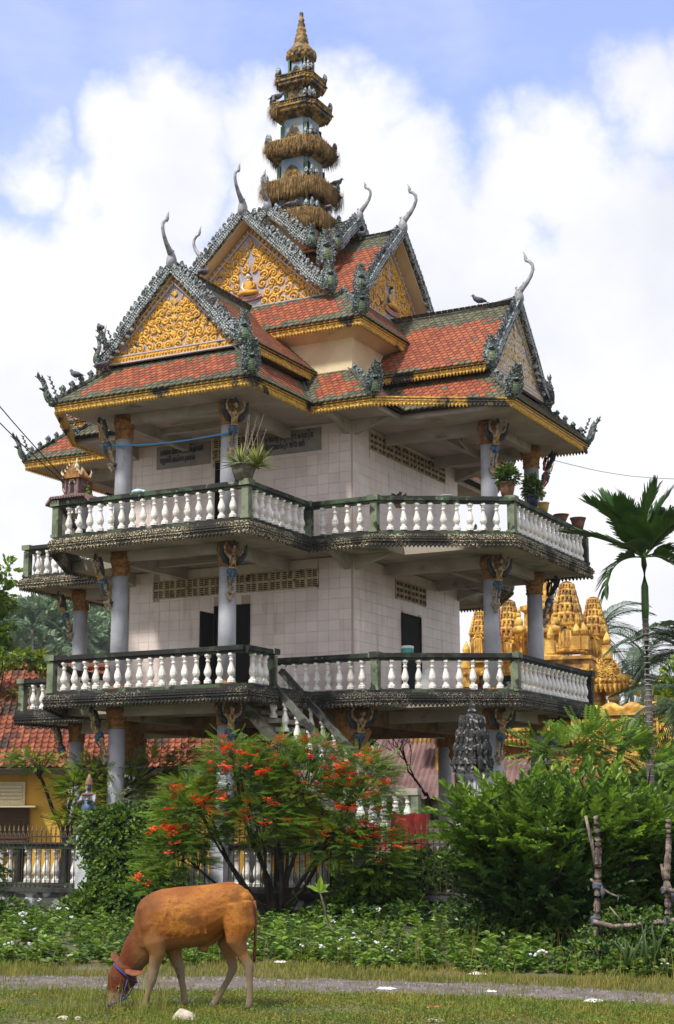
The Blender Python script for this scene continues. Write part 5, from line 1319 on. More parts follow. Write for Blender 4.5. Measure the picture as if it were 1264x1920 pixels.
# ------------------------------------------------------------------ golden gate temple behind on the right
DG = 60.0; PXM = FOC/DG/1.0
def gz(y): return at(632, y, DG).z
gc = gnd(1040, DG)
t = thing('golden_temple', 'ornate golden temple gate with several carved towers behind the right porch', 'temple', gc, math.radians(8))
ca_, sa_ = math.cos(-math.radians(8)), math.sin(-math.radians(8))
def gl(px, dd=0.0):
    p = gnd(px, DG+dd)-gc; return (p.x*ca_-p.y*sa_, p.x*sa_+p.y*ca_)
zt = lambda y, dd=0: at(1040, y, DG+dd).z
def tower(px, ytop, ybase, hwpx, dd, **k):
    x, y = gl(px, dd); return prasat(t, (x,y,0), hwpx/PXM*0.78, zt(ybase,dd), zt(ytop,dd), **k)
for (px, y0, y1, hw, dd, bd) in [(1076,1090,1225,38,0,0.40),(1126,1120,1240,33,1.6,0.40),(963,1122,1240,33,0.6,0.38),(908,1135,1235,26,2.4,0.5),(1008,1150,1240,26,2.8,0.45)]:
    tower(px, y0, y1, hw, dd, body=bd)
x, y = gl(1028, 2.0); m = MB()                                      # central stepped drum with the square pillar
stack(m, [(zt(1250,2),1.0),(zt(1235,2),1.0),(zt(1230,2),0.8),(zt(1195,2),0.8),(zt(1190,2),0.95),(zt(1180,2),0.95),(zt(1176,2),0.68),(zt(1150,2),0.66),(zt(1146,2),0.8),(zt(1138,2),0.8),(zt(1134,2),0.55),(zt(1128,2),0.55)], (x,y,0), 0.4); m.build('stepped_drum', 'temple_gold', t)
m = MB(); m.box((x,y,zt(1075,2)), (0.42,0.42,zt(1020,2)-zt(1130,2))); m.build('pillar', 'temple_gold_b', t)
for s in (-1,1):
    m = MB(); m.box((x+s*0.32,y-0.1,zt(1080,2)), (0.10,0.12,zt(1030,2)-zt(1132,2))); m.build('pillar', 'temple_gold', t)
for px in (928, 1040-58, 1052):                                     # seated guardian reliefs
    x, y = gl(px, -0.4); m = MB(); z_ = zt(1195,0); m.ell((x,y,z_+0.25),(0.28,0.22,0.2),8,6); m.ell((x,y,z_+0.52),(0.17,0.15,0.24),8,6); m.ell((x,y,z_+0.83),(0.10,0.10,0.12),8,6); m.lathe([(0.09,0),(0.03,0.15),(0.01,0.22)], 6, (x,y,z_+0.9)); m.build('seated_carving', 'temple_gold_b', t, True)
def fringe(m, a, b, z, ln, sp=0.16, k=None, off=(0,0)):
    a, b = Vector((*a,0)), Vector((*b,0)); L_ = (b-a).length; n = int(L_/sp); d = (b-a)/L_; nn = Vector((d.y,-d.x,0))
    for i in range(n):
        q = a+d*((i+0.5)*L_/n); m.lathe([(0.01,-ln),(sp*0.42,-ln*0.55),(sp*0.5,-ln*0.1),(sp*0.2,0)], 5, (q.x+nn.x*0.05,q.y+nn.y*0.05,z), k=k)
        m.ell((q.x+nn.x*0.06,q.y+nn.y*0.06,z+0.14),(0.07,0.07,0.08),6,4,k=k); 
def slabbox(x0, x1, y0, y1, ya, yb_, name, mt_, fr=True):
    z0, z1 = zt(yb_), zt(ya); m = MB(); m.box(((x0+x1)/2,(y0+y1)/2,(z0+z1)/2),(x1-x0,y1-y0,z1-z0)); m.box(((x0+x1)/2,(y0+y1)/2,z1-0.05),(x1-x0+0.24,y1-y0+0.24,0.12)); m.box(((x0+x1)/2,(y0+y1)/2,z0+0.06),(x1-x0+0.12,y1-y0+0.12,0.10))
    if fr:
        fringe(m, (x0,y0-0.04), (x1,y0-0.04), z0+0.02, 0.26); fringe(m, (x1+0.04,y0), (x1+0.04,y1), z0+0.02, 0.26)
    return m.build(name, mt_, t)
xa, xb = gl(872)[0], gl(1128)[0]
slabbox(xa, xb, -1.2, 3.5, 1238, 1272, 'entablature', 'temple_gold')
# corner buds
for px, yy in ((880,1240),(940,1235),(1042,1215),(1092,1208),(1106,1208),(1150,1226)):
    x, y = gl(px, -1.2); z_ = zt(yy); m = MB(); m.box((x,y,z_-0.10),(0.34,0.34,0.5)); m.lathe([(0.06,0.15),(0.13,0.24),(0.15,0.36),(0.10,0.50),(0.03,0.64),(0.005,0.70)], 8, (x,y,z_)); m.build('lotus_bud', 'temple_gold_b', t, False)
# gable arch with fringe at the right end
x, y = gl(1150, -1.0)
m = MB(); zz = zt(1292); m.prism([(-0.62,0),(0.62,0),(0.66,0.25),(0.48,0.45),(0.42,0.75),(0.22,0.95),(0.12,1.25),(0,1.5),(-0.12,1.25),(-0.22,0.95),(-0.42,0.75),(-0.48,0.45),(-0.66,0.25)], (x,y-0.3,zz), (1,0,0), (0,0,1), (0,0.35,0))
for i in range(26):
    a = i*0.7; rr = 0.1+0.018*i; spiral(m, rr*math.cos(a)*0.9, 0.5+rr*math.sin(a), 0.13, a, 1, 1.1, 0.03, Vector((x,y-0.32,zz)), Vector((1,0,0)), Vector((0,0,1)), Vector((0,-1,0)), None)
m.box((x+0.1,y+0.9,zz+0.15),(1.3,2.2,0.5)); fringe(m, (x-0.65,y-0.34),(x+0.75,y-0.34), zz+0.05, 0.30); fringe(m, (x+0.80,y-0.3),(x+0.80,y+1.9), zz+0.0, 0.30)
m.build('gable_arch', 'temple_gold_b', t)
for px in (1122, 1135, 1160):
    x2, y2 = gl(px, -0.9 if px != 1135 else 0.2); m = MB(); z1_ = zt(1290); m.box((x2,y2,z1_/2),(0.34,0.34,z1_)); m.box((x2,y2,z1_-0.15),(0.5,0.5,0.3)); m.box((x2,y2,z1_-0.5),(0.42,0.42,0.14)); m.build('column', 'temple_gold', t)
m = MB(); z1_ = zt(1274); m.box(((xa+xb)/2,1.8,z1_/2),(xb-xa-0.5,2.6,z1_)); m.build('wall', 'temple_red_brown', t)
for px in (880, 935, 985, 1040, 1090):
    x2, y2 = gl(px, -0.5); m = MB(); z1_ = zt(1273); m.box((x2,y2-0.3,z1_/2),(0.36,0.36,z1_)); m.box((x2,y2-0.3,z1_-0.2),(0.5,0.5,0.3)); m.build('column', 'temple_gold', t)
# lower cornice and carved panels under it, reaching left to the tin roof
x0_, x1_ = gl(900)[0], gl(1215)[0]
slabbox(x0_, x1_, -2.6, -2.0, 1372, 1392, 'cornice', 'temple_gold')
m = MB(); z1_ = zt(1392)
m.box(((x0_+x1_)/2,-2.2,z1_/2),(x1_-x0_-0.3,0.25,z1_)); m.build('lower_wall', 'temple_red_brown', t)
m = MB()
for i in range(9):
    cx_ = x0_+0.4+i*(x1_-x0_-0.8)/8
    for j in range(10): a = j*0.63; m.tube([(cx_+0.1*math.cos(a),-2.36,z1_-0.75+0.1*math.sin(a)),(cx_+0.3*math.cos(a),-2.38,z1_-0.75+0.3*math.sin(a))], [0.06,0.02], 5)
    spiral(m, cx_+0.35, z1_-0.4, 0.16, 0, 1, 1.4, 0.04, Vector((0,-2.36,0)), Vector((1,0,0)), Vector((0,0,1)), Vector((0,-1,0)), None)
    spiral(m, cx_-0.35+0.7, z1_-1.2, 0.16, 2, -1, 1.4, 0.04, Vector((0,-2.36,0)), Vector((1,0,0)), Vector((0,0,1)), Vector((0,-1,0)), None)
m.build('flower_carving', 'temple_gold', t)
x, y = gl(806, -2.0)
m = MB(); z_ = zt(1382); m.box((x,y,z_+0.05),(1.0,1.2,0.3)); fringe(m, (x-0.5,y-0.64),(x+0.5,y-0.64), z_-0.05, 0.34); fringe(m, (x+0.54,y-0.6),(x+0.54,y+0.6), z_-0.05, 0.34); m.box((x+0.45,y,z_/2),(0.3,0.4,z_)); m.build('side_canopy', 'temple_gold', t)
# terrace wall with serpent coping on the right
tw = thing('golden_wall', 'golden terrace wall with relief panels and a wavy serpent coping right of the gate', 'wall', gnd(1200, 56), yaw - math.radians(20))
m = MB(); ztop = at(1200,1338,56).z; L_ = 6.0
m.box((1.2,0,ztop/2),(L_,0.4,ztop)); m.build('wall_body', 'temple_gold', tw)
m = MB(); m.box((1.2,0,ztop+0.02),(L_+0.2,0.6,0.16)); m.box((1.2,0,ztop-0.22),(L_+0.1,0.5,0.08)); m.build('coping', 'temple_gold_b', tw)
m = MB(); pts = [(-1.8+i*0.15, 0, ztop+0.20+0.05*math.sin(i*1.25)) for i in range(32)]; m.tube(pts, [0.15+0.03*math.sin(i*1.25) for i in range(32)], 8)
m.tube([pts[-1], Vector(pts[-1])+Vector((0.25,0,0.15)), Vector(pts[-1])+Vector((0.35,0,0.5)), Vector(pts[-1])+Vector((0.30,0,0.9))], [0.16,0.16,0.14,0.02], 8); m.build('serpent', 'temple_gold_b', tw, True)
for i in range(9):
    x = -1.4+i*0.62; m = MB(); m.box((x+0.31,-0.22,ztop-0.72),(0.07,0.08,0.9)); m.build('pilaster', 'temple_gold_b', tw)
    m = MB(); m.ell((x,-0.24,ztop-0.70),(0.13,0.08,0.20),8,6); m.ell((x,-0.28,ztop-0.42),(0.08,0.07,0.09),8,6)
    for s in (-1,1): m.tube([(x+s*0.05,-0.24,ztop-0.85),(x+s*0.20,-0.25,ztop-0.95),(x+s*0.12,-0.24,ztop-1.15)], [0.06,0.05,0.03], 6); m.tube([(x+s*0.1,-0.24,ztop-0.55),(x+s*0.22,-0.25,ztop-0.62),(x+s*0.2,-0.24,ztop-0.40)], [0.05,0.04,0.03], 6)
    m.build('relief_figure', 'temple_gold_b', tw, True)
mD = MB(); mD.lathe([(1.15,0),(1.15,0.35),(1.05,0.75),(0.75,1.1),(0.3,1.25),(0.02,1.3)], 18); o = mD.build('golden_dome', 'fruit_yellow', None, True); o.location = at(1262, 1335, 66); o.location.z = at(1262,1330,66).z-0.0
tag(o, 'round bright yellow dome roof at the right edge behind the terrace wall', 'dome')
mD = MB(); mD.box((0,0,0),(1.8,1.8,1)); 
pd_ = MB(); pd_.lathe([(1.0,-at(1262,1330,66).z),(1.0,0.02)], 12); pd_.build('drum', 'temple_gold', o)
# ------------------------------------------------------------------ vegetation
def unit(a): return a/np.maximum(1e-9, np.linalg.norm(a, axis=1, keepdims=True))
def leaf_quads(P, D, N, Ln, Wd, fold=0.25, broad=0.5):
    """each leaf: two folded quads; returns V, F"""
    D = unit(D); S_ = unit(np.cross(D, N)); N = np.cross(S_, D); n = len(P); Ln = np.asarray(Ln)[:, None]; Wd = np.asarray(Wd)[:, None]
    b = P; t_ = P+D*Ln - N*Ln*0.10
    up = N*Wd*fold
    r1 = P+D*Ln*0.30+S_*Wd*0.5+up; r2 = P+D*Ln*(0.55+0.2*broad)+S_*Wd*0.42+up; l1 = P+D*Ln*0.30-S_*Wd*0.5+up; l2 = P+D*Ln*(0.55+0.2*broad)-S_*Wd*0.42+up
    V = np.stack([b, r1, r2, t_, l2, l1], 1).reshape(-1, 3); k = np.arange(n)[:, None]*6
    Fc = np.concatenate([k+np.array([[0,1,2,3]]), k+np.array([[0,3,4,5]])], 1).reshape(-1, 4)
    return V, Fc
def leaf_obj(name, P, D, N, Ln, Wd, mats, parent, mi=None, **kw):
    V, Fc = leaf_quads(P, D, N, Ln, Wd); 
    if mi is not None: mi = np.repeat(mi, 2)
    return inst(name, np_mesh(name, V, Fc, mats, mi), parent, **kw)
def rand_dirs(n, up=0.0, rs=RN):
    d = rs.normal(size=(n,3)); d[:, 2] += up; return unit(d)
def blob_points(blobs, n, shell=0.55, rs=RN):
    """points filling ellipsoids, denser towards their skins; returns points and outward directions"""
    B = np.array([[*c, *r] for c, r in blobs], float); vol = B[:,3]*B[:,4]*B[:,5]; i = rs.choice(len(B), n, p=vol**0.75/np.sum(vol**0.75))
    d = rand_dirs(n, 0.15, rs); r = (shell + (1-shell)*rs.random_sample((n,1)))**1.0; r = r*(0.82+0.30*rs.random_sample((n,1)))
    return B[i,:3]+d*B[i,3:]*r, d
def sprays(P, D, n_leaf, twig, ll, lw, rs=RN, droop=0.3, angle=0.9, planar=0.8):
    """leafy twigs: n_leaf leaves along each twig starting at P towards D"""
    n = len(P); D = unit(D); side = unit(np.cross(D, rand_dirs(n, 0, rs)*(1-planar)+np.array([0,0,1.0])*planar)); up = np.cross(side, D)
    Ps, Ds, Ns, Ls = [], [], [], []
    for j in range(n_leaf):
        t = (j+1)/(n_leaf+0.5); s_ = 1 if j % 2 else -1
        q = P+D*(t*twig)[:, None] if not np.isscalar(twig) else P+D*(t*twig)
        q = q - np.array([0,0,1.0])*(droop*t*t*(twig if np.isscalar(twig) else twig[:,None]))
        a = angle*(1-0.55*t); ld = D*math.cos(a)+side*(s_*math.sin(a)); ld = ld + rand_dirs(n, 0, rs)*0.22; ld[:,2] -= 0.05
        if j == n_leaf-1: ld = D + rand_dirs(n,0,rs)*0.1
        Ps.append(q); Ds.append(unit(ld)); Ns.append(unit(up+rand_dirs(n,0,rs)*0.35)); Ls.append(ll*(0.75+0.5*rs.random_sample(n))*(1-0.25*abs(t-0.5)))
    return np.concatenate(Ps), np.concatenate(Ds), np.concatenate(Ns), np.concatenate(Ls)
def stems(name, parent, pairs, m_, n=6, wob=0.1):
    """tapered wavering branches; pairs = (from, to, r0, r1)"""
    m = MB()
    for a, b, r0, r1 in pairs:
        a, b = Vector(a), Vector(b); L_ = (b-a).length; pts = []; k = max(3, int(L_/0.3))
        off = Vector((rnd.uniform(-1,1),rnd.uniform(-1,1),rnd.uniform(-.3,.6)))*wob*L_
        for i in range(k+1):
            t = i/k; pts.append(a.lerp(b,t)+off*math.sin(t*PI)*0.6+Vector((rnd.uniform(-1,1),rnd.uniform(-1,1),0))*0.02*L_*(0 < i < k))
        m.tube(pts, [r0+(r1-r0)*i/k for i in range(k+1)], n)
    return m.build(name, m_, parent, True)
def feather_template(pairs=9, L_=0.24, lw=0.018, ll=0.05):
    """compound leaf lying along +x, normal +z"""
    V = []; Fc = []
    for j in range(pairs):
        t = 0.15+0.85*j/(pairs-1); x = t*L_; l = ll*(1-0.5*abs(t-0.5))
        for s in (-1, 1):
            b = len(V); V += [(x,0,0),(x+0.35*l+lw*0.4,s*l*0.5,-0.004),(x+0.5*l,s*l,-0.010),(x+0.35*l-lw*0.5,s*l*0.5,-0.004)]; Fc.append((b,b+1,b+2,b+3))
    b = len(V); V += [(0,-0.002,0),(L_,-0.001,0),(L_,0.001,0),(0,0.002,0)]; Fc.append((b,b+1,b+2,b+3))
    return V, Fc
def mats_from(P, D, N, sc, rs=RN):
    D = unit(D); Y = unit(np.cross(N, D)); Z = np.cross(D, Y); n = len(P); A = np.zeros((n,4,4)); s = np.asarray(sc)[:, None]
    A[:,:3,0] = D*s; A[:,:3,1] = Y*s; A[:,:3,2] = Z*s; A[:,:3,3] = P; A[:,3,3] = 1; return A
def feather_obj(name, P, D, mats, parent, sc, tmpl, mi=None, up=1.0, rs=RN, **kw):
    N = unit(rand_dirs(len(P), 0, rs)*0.5+np.array([0,0,up])); A = mats_from(P, D, N, sc)
    return scatter(tmpl[0], tmpl[1], A, name, mats, parent=parent, mi_each=mi, **kw)
def B3(px, py, dist, rx, ry, rz, base):
    """ellipsoid seen at pixel (px, py), dist metres away, relative to base"""
    c = at(px, py, dist)-base; return (tuple(c), (rx, ry, rz))

# ---- flowering peacock shrub
base = gnd(520, 26.0)
t = thing('flowering_shrub', 'large feathery shrub dotted with red orange flowers in front of the pagoda stairs', 'shrub', base)
bl = [B3(560,1480,26,0.95,0.8,0.62,base),B3(450,1460,26,0.75,0.7,0.55,base),B3(650,1520,25.8,0.85,0.7,0.6,base),B3(370,1530,25.8,0.75,0.7,0.5,base),B3(330,1600,25.6,0.6,0.6,0.5,base),
      B3(480,1540,25.6,0.85,0.6,0.38,base),B3(630,1580,25.5,0.75,0.6,0.42,base),B3(705,1610,25.6,0.55,0.6,0.55,base),B3(690,1450,26,0.5,0.6,0.35,base),B3(430,1410,26.2,0.35,0.4,0.3,base),B3(520,1410,26.2,0.45,0.4,0.28,base),
      B3(300,1660,25.4,0.35,0.5,0.45,base),B3(590,1410,26.2,0.5,0.4,0.25,base),B3(350,1480,26.0,0.4,0.5,0.25,base)]
tmpl = feather_template(10, 0.27, 0.020, 0.055)
P, D = blob_points(bl, 6400, 0.45); D2 = unit(D*np.array([1,1,0.22])+rand_dirs(len(P))*np.array([.5,.5,.22]))
keep = P[:,2] > 0.5; P, D2 = P[keep], D2[keep]
feather_obj('foliage', P, D2, ['leaf_feather','leaf_bush','leaf_dark'], t, RN.uniform(0.7,1.2,len(P)), tmpl, mi=RN.choice(3, len(P), p=[.76,.22,.02]), kind='stuff')
P, D = blob_points(bl, 650, 0.05); A_, D_, N_, L_ = sprays(P, rand_dirs(len(P)), 4, 0.12, 0.06, 0.03)
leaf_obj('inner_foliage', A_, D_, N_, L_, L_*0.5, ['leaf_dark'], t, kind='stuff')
pr = []
for c, r in bl:
    c = Vector(c); s0 = Vector((rnd.uniform(-.12,.12), rnd.uniform(-.1,.1), 0)); mid = s0.lerp(c, 0.5)+Vector((0,0,-0.1)); pr.append((s0, mid, 0.045, 0.028)); pr.append((mid, c+Vector((0,0,r[2]*0.3)), 0.028, 0.01))
    for _ in range(4): q = c+Vector((rnd.uniform(-1,1)*r[0], rnd.uniform(-1,1)*r[1], rnd.uniform(0.2,1)*r[2])); pr.append((mid.lerp(c,0.6), q, 0.014, 0.004))
stems('trunk', t, pr, 'bark_dark')
fm = []
for v in range(3):
    m = MB(); r_ = random.Random(v)
    for i in range(9):
        a, e = r_.uniform(0,6.28), r_.uniform(0,0.09); c = Vector((e*math.cos(a), e*math.sin(a), r_.uniform(-0.03,0.05)))
        for j in range(4):
            b = j*1.57+a; d = Vector((math.cos(b), math.sin(b), 0.5)); s_ = Vector((-math.sin(b), math.cos(b), 0))
            m.poly([c, c+d*0.022-s_*0.016, c+d*0.042, c+d*0.022+s_*0.016])
    m.tube([(0,0,-0.16),(0.01,0,0)], [0.004,0.003], 4, k=1); fm.append(m.mesh('flower_cluster', ['flower_red','leaf_feather']))
P, D = blob_points(bl, 900, 0.95); toward = np.array([ (CAM-base).normalized()[i] for i in range(3)])
sc_ = (D @ np.array([toward[0],toward[1],0.9])); ix = np.argsort(-sc_)[:230]; ix = RN.permutation(ix)[:170]
for i in ix:
    inst('flower_cluster', fm[rnd.randrange(3)], t, Matrix.Translation(tuple(P[i]*1.0)) @ Matrix.Rotation(rnd.random()*6,4,'Z') @ Matrix.Rotation(rnd.uniform(-0.5,0.5),4,'X') @ Matrix.Scale(rnd.uniform(0.7,1.15),4))

# ---- broad-leaved bush on the right with long leafy sprays
base = gnd(1010, 21.0)
t = thing('leafy_bush', 'big broad leaved bush with light green shoots spreading left of the dead posts', 'bush', base)
bl = [B3(1000,1585,21,0.78,0.8,0.50,base),B3(1110,1570,21.2,0.72,0.8,0.45,base),B3(920,1575,21,0.38,0.5,0.28,base),B3(1185,1570,21.6,0.45,0.6,0.30,base),B3(1030,1680,20.8,0.85,0.7,0.62,base),B3(955,1640,20.9,0.40,0.6,0.5,base),
      B3(1245,1580,21.8,0.45,0.6,0.30,base),B3(1040,1510,21.5,0.35,0.4,0.12,base),B3(872,1535,21.0,0.16,0.3,0.10,base),B3(960,1500,21.2,0.22,0.3,0.08,base)]
P, D = blob_points(bl, 1150, 0.62); up = D.copy(); up[:,2] = np.abs(up[:,2])*0.6+0.35; up += rand_dirs(len(P))*0.25
top = P[:,2] > 1.0
tw_ = RN.uniform(0.30,0.78,len(P)); A_, D_, N_, L_ = sprays(P, up, 13, tw_, 0.135, 0.05, droop=0.14)
yl = np.tile(top, 13) & (RN.random_sample(len(A_)) < 0.55); tipz = np.repeat(np.arange(13), len(P)) > 8
mi = np.where(yl & tipz, 1, np.where(np.tile(P[:,2] < 0.9, 13), 2, 0))  # lowest twigs get the dark green: shade put into the leaf colour
ok = A_[:,2] > 0.35; A_, D_, N_, L_, mi = A_[ok], D_[ok], N_[ok], L_[ok], mi[ok]
wp = A_ + np.array(base); dist = np.linalg.norm(wp-np.array(CAM), axis=1) - 0.25*(mi == 1); near = np.argsort(dist)[:300]; mask = np.ones(len(A_), bool); mask[near] = False
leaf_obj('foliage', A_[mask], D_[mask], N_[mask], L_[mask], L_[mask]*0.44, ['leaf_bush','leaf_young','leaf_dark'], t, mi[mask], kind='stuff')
lm = []
for k in ('leaf_bush','leaf_young','leaf_dark'):
    V_, F_ = leaf_quads(np.zeros((1,3)), np.array([[1.0,0,0]]), np.array([[0,0,1.0]]), np.array([1.0]), np.array([0.44])); lm.append(np_mesh('leaf', V_, F_, [k]))
AM = mats_from(A_[near], D_[near], N_[near], L_[near])
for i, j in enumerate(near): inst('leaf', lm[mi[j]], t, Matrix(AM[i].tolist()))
P, D = blob_points(bl, 1300, 0.05); A2, D2, N2, L2 = sprays(P, rand_dirs(len(P)), 5, 0.25, 0.12, 0.05)
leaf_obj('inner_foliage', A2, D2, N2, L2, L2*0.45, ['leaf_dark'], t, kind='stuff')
pr = []
for c, r in bl:
    c = Vector(c); s0 = Vector((rnd.uniform(-.3,.3), rnd.uniform(-.2,.2), 0)); pr.append((s0, c, 0.04, 0.015))
    for _ in range(5): q = c+Vector((rnd.uniform(-1,1)*r[0], rnd.uniform(-1,1)*r[1], rnd.uniform(0,1)*r[2])); pr.append((s0.lerp(c,0.7), q, 0.016, 0.005))
stems('trunk', t, pr, 'bark_dark')

# ---- brighter small-leaved bush further right and the feathery sapling behind
base = gnd(1200, 23.5)
t = thing('bright_bush', 'bright green small leaved bush behind the wooden rail at the right edge', 'bush', base)
bl = [B3(1190,1660,23,0.9,0.7,0.7,base),B3(1260,1640,23,0.8,0.7,0.75,base),B3(1160,1740,22.6,0.7,0.6,0.5,base),B3(1250,1740,22.4,0.7,0.6,0.5,base),B3(1310,1560,24,0.7,0.6,0.5,base),B3(1330,1650,23,0.8,0.8,1.0,base)]
P, D = blob_points(bl, 2300, 0.6); up = D.copy(); up[:,2] = up[:,2]*0.5+0.2; A_, D_, N_, L_ = sprays(P, up, 8, 0.26, 0.075, 0.04, droop=0.35)
leaf_obj('foliage', A_, D_, N_, L_, L_*0.6, ['leaf_weed','leaf_young','leaf_dark'], t, RN.choice(3, len(A_), p=[.55,.25,.2]), kind='stuff')
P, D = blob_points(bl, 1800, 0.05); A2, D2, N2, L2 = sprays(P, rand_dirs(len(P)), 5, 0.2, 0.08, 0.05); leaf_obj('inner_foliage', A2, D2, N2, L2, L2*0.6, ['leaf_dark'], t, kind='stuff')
stems('trunk', t, [((0,0,0), tuple(c), 0.04, 0.01) for c, r in bl], 'bark_dark')
m = MB(); 
for _ in range(12):
    q = P[rnd.randrange(len(P))]; c = Vector(tuple(q))
    for j in range(5): a = j*1.26; m.ell(c+Vector((0.02*math.cos(a),0.02*math.sin(a),0)), (0.014,0.014,0.008), 5, 3)
m.build('violet_flowers', 'flower_violet', t, kind='stuff')
base = gnd(1110, 27)
t = thing('feathery_sapling', 'feathery leaved sapling rising behind the big bush below the right porch', 'tree', base)
bl = [B3(1100,1385,27,0.62,0.5,0.28,base),B3(1060,1420,27,0.5,0.5,0.3,base),B3(1160,1400,27,0.5,0.5,0.3,base),B3(1220,1440,27.4,0.6,0.5,0.5,base),B3(1010,1400,27.2,0.35,0.3,0.2,base)]
P, D = blob_points(bl, 330, 0.4); feather_obj('foliage', P, unit(D*np.array([1,1,.4])+np.array([0,0,.15])), ['leaf_tree','leaf_young'], t, RN.uniform(1.2,1.9,len(P)), feather_template(8,0.24,0.035,0.065), mi=RN.choice(2,len(P),p=[.6,.4]), kind='stuff')
stems('trunk', t, [((0,0,0), tuple(c), 0.05, 0.012) for c, r in bl], 'bark_dark')

# ---- creeper heaps over the fence
def creeper(px, dist, blobs, name, label, n, ll=0.075, mats=('leaf_weed','leaf_dark','leaf_bush'), p=(.35,.4,.25), cat='creeper'):
    base = gnd(px, dist); t = thing(name, label, cat, base); bl = [B3(*b, base) for b in blobs]
    P, D = blob_points(bl, n, 0.7); P2, D2 = blob_points(bl, n//2, 0.1)
    q = unit(D+rand_dirs(len(P))*0.6+np.array([0,0,-0.35])); A_, D_, N_, L_ = sprays(P, q, 5, 0.2, ll, 0.05, droop=0.5, planar=0.4); N_ = unit(np.tile(D,(5,1))+rand_dirs(len(N_))*0.5)
    ok = A_[:,2] > 0.01
    leaf_obj('foliage', A_[ok], D_[ok], N_[ok], L_[ok], L_[ok]*0.8, list(mats), t, RN.choice(3, int(ok.sum()), p=list(p)), kind='stuff')
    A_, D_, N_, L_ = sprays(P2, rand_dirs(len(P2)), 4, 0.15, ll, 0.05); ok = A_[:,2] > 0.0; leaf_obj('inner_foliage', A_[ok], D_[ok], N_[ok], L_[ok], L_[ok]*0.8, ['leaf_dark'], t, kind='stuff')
    stems('stem', t, [((rnd.uniform(-.2,.2),0,0), tuple(c), 0.02, 0.006) for c, r in bl], 'bark_dark'); return t
creeper(220, 27.5, [(215,1560,27.6,0.65,0.4,0.42),(300,1545,27.8,0.6,0.4,0.35),(230,1640,27.2,0.6,0.45,0.5),(250,1700,26.8,0.65,0.5,0.4),(180,1690,27,0.35,0.4,0.25),(150,1720,26.6,0.35,0.4,0.2)], 'creeper_heap', 'dark green creeper heaped over the fence right of the white post', 2600, p=(.55,.22,.23))
creeper(800, 27.0, [(800,1625,27,0.55,0.4,0.22),(850,1615,27.2,0.35,0.35,0.15),(760,1640,26.6,0.5,0.4,0.3),(730,1690,26.2,0.5,0.5,0.35),(690,1680,26.0,0.5,0.5,0.4),(640,1730,25.5,0.5,0.4,0.3)], 'creeper_heap', 'flat topped creeper hanging over the iron fence beside the flowering bush', 2200, mats=('leaf_feather','leaf_dark','leaf_bush'), p=(.5,.3,.2))
creeper(10, 27.0, [(-35,1640,27,0.25,0.4,0.35),(-60,1620,27,0.4,0.4,0.6),(5,1705,26.6,0.2,0.3,0.15)], 'creeper_heap', 'small leafy creeper at the left edge against the low wall', 400)
creeper(1000, 19.8, [(1010,1755,20.6,0.8,0.35,0.22),(920,1740,20.8,0.4,0.4,0.2)], 'undergrowth', 'dark shaded undergrowth at the foot of the big broad leaved bush', 1100, mats=('leaf_dark','leaf_dark','leaf_bush'), cat='bush')  # shade below the bush is put into this darker leaf mix
creeper(1190, 18.4, [(1180,1760,18.4,0.5,0.35,0.28),(1250,1770,18.3,0.5,0.35,0.32),(1130,1800,18.0,0.4,0.3,0.18),(1220,1810,17.6,0.5,0.3,0.16),(1290,1790,17.8,0.4,0.3,0.3)], 'undergrowth', 'tangled climbing weeds below the wooden rail on the right', 1300, ll=0.055, cat='bush')

# ---- yellow-green tree behind the left columns
base = gnd(120, 37)
t = thing('yellow_green_tree', 'yellow green feathery tree with dark branches in front of the orange roof on the left', 'tree', base)
bl = [B3(60,1425,37,0.7,0.6,0.22,base),B3(180,1450,37,0.8,0.7,0.4,base),B3(140,1480,36.6,0.7,0.6,0.35,base),B3(230,1490,37,0.8,0.8,0.6,base),B3(290,1440,37.4,0.5,0.6,0.6,base),B3(250,1540,36.6,0.5,0.5,0.3,base),B3(160,1535,36.4,1.0,0.7,0.25,base),B3(350,1430,37.6,0.4,0.5,0.4,base),B3(330,1520,37.6,0.6,0.5,0.4,base)]
P, D = blob_points(bl, 2600, 0.3); feather_obj('foliage', P, unit(D*np.array([1,1,.3])+rand_dirs(len(P))*0.3), ['leaf_yellow','leaf_tree'], t, RN.uniform(0.65,1.15,len(P)), feather_template(7,0.24,0.04,0.07), mi=RN.choice(2,len(P),p=[.72,.28]), kind='stuff')
pr = [((0,0,0),(0,0,1.4),0.12,0.09)]
for c, r in bl:
    c = Vector(c); pr.append(((0,0,1.3), c, 0.06, 0.025))
    for _ in range(5): q = c+Vector((rnd.uniform(-1,1)*r[0], rnd.uniform(-1,1)*r[1], rnd.uniform(-.2,1)*r[2])); pr.append((Vector((0,0,1.3)).lerp(c,0.75), q, 0.022, 0.006))
stems('trunk', t, pr, 'bark_dark')
# creeper growing along the ridge of the orange roof
base = gnd(40, 53); t = thing('roof_creeper', 'green creeper growing along the ridge of the orange roof at the left', 'creeper', (base.x, base.y, at(40,1250,53).z))
b0 = t.location.copy(); bl = [((at(x,y,53)-b0)[:], (0.5,0.4,rz)) for x, y, rz in ((0,1240,0.16),(35,1234,0.2),(70,1238,0.2),(90,1246,0.15),(-40,1240,0.2),(48,1300,0.12))]
P, D = blob_points(bl, 260, 0.3); A_, D_, N_, L_ = sprays(P, D, 6, 0.25, 0.15, 0.1); leaf_obj('foliage', A_, D_, N_, L_, L_*0.6, ['leaf_tree','leaf_yellow'], t, RN.choice(2,len(A_)), kind='stuff')

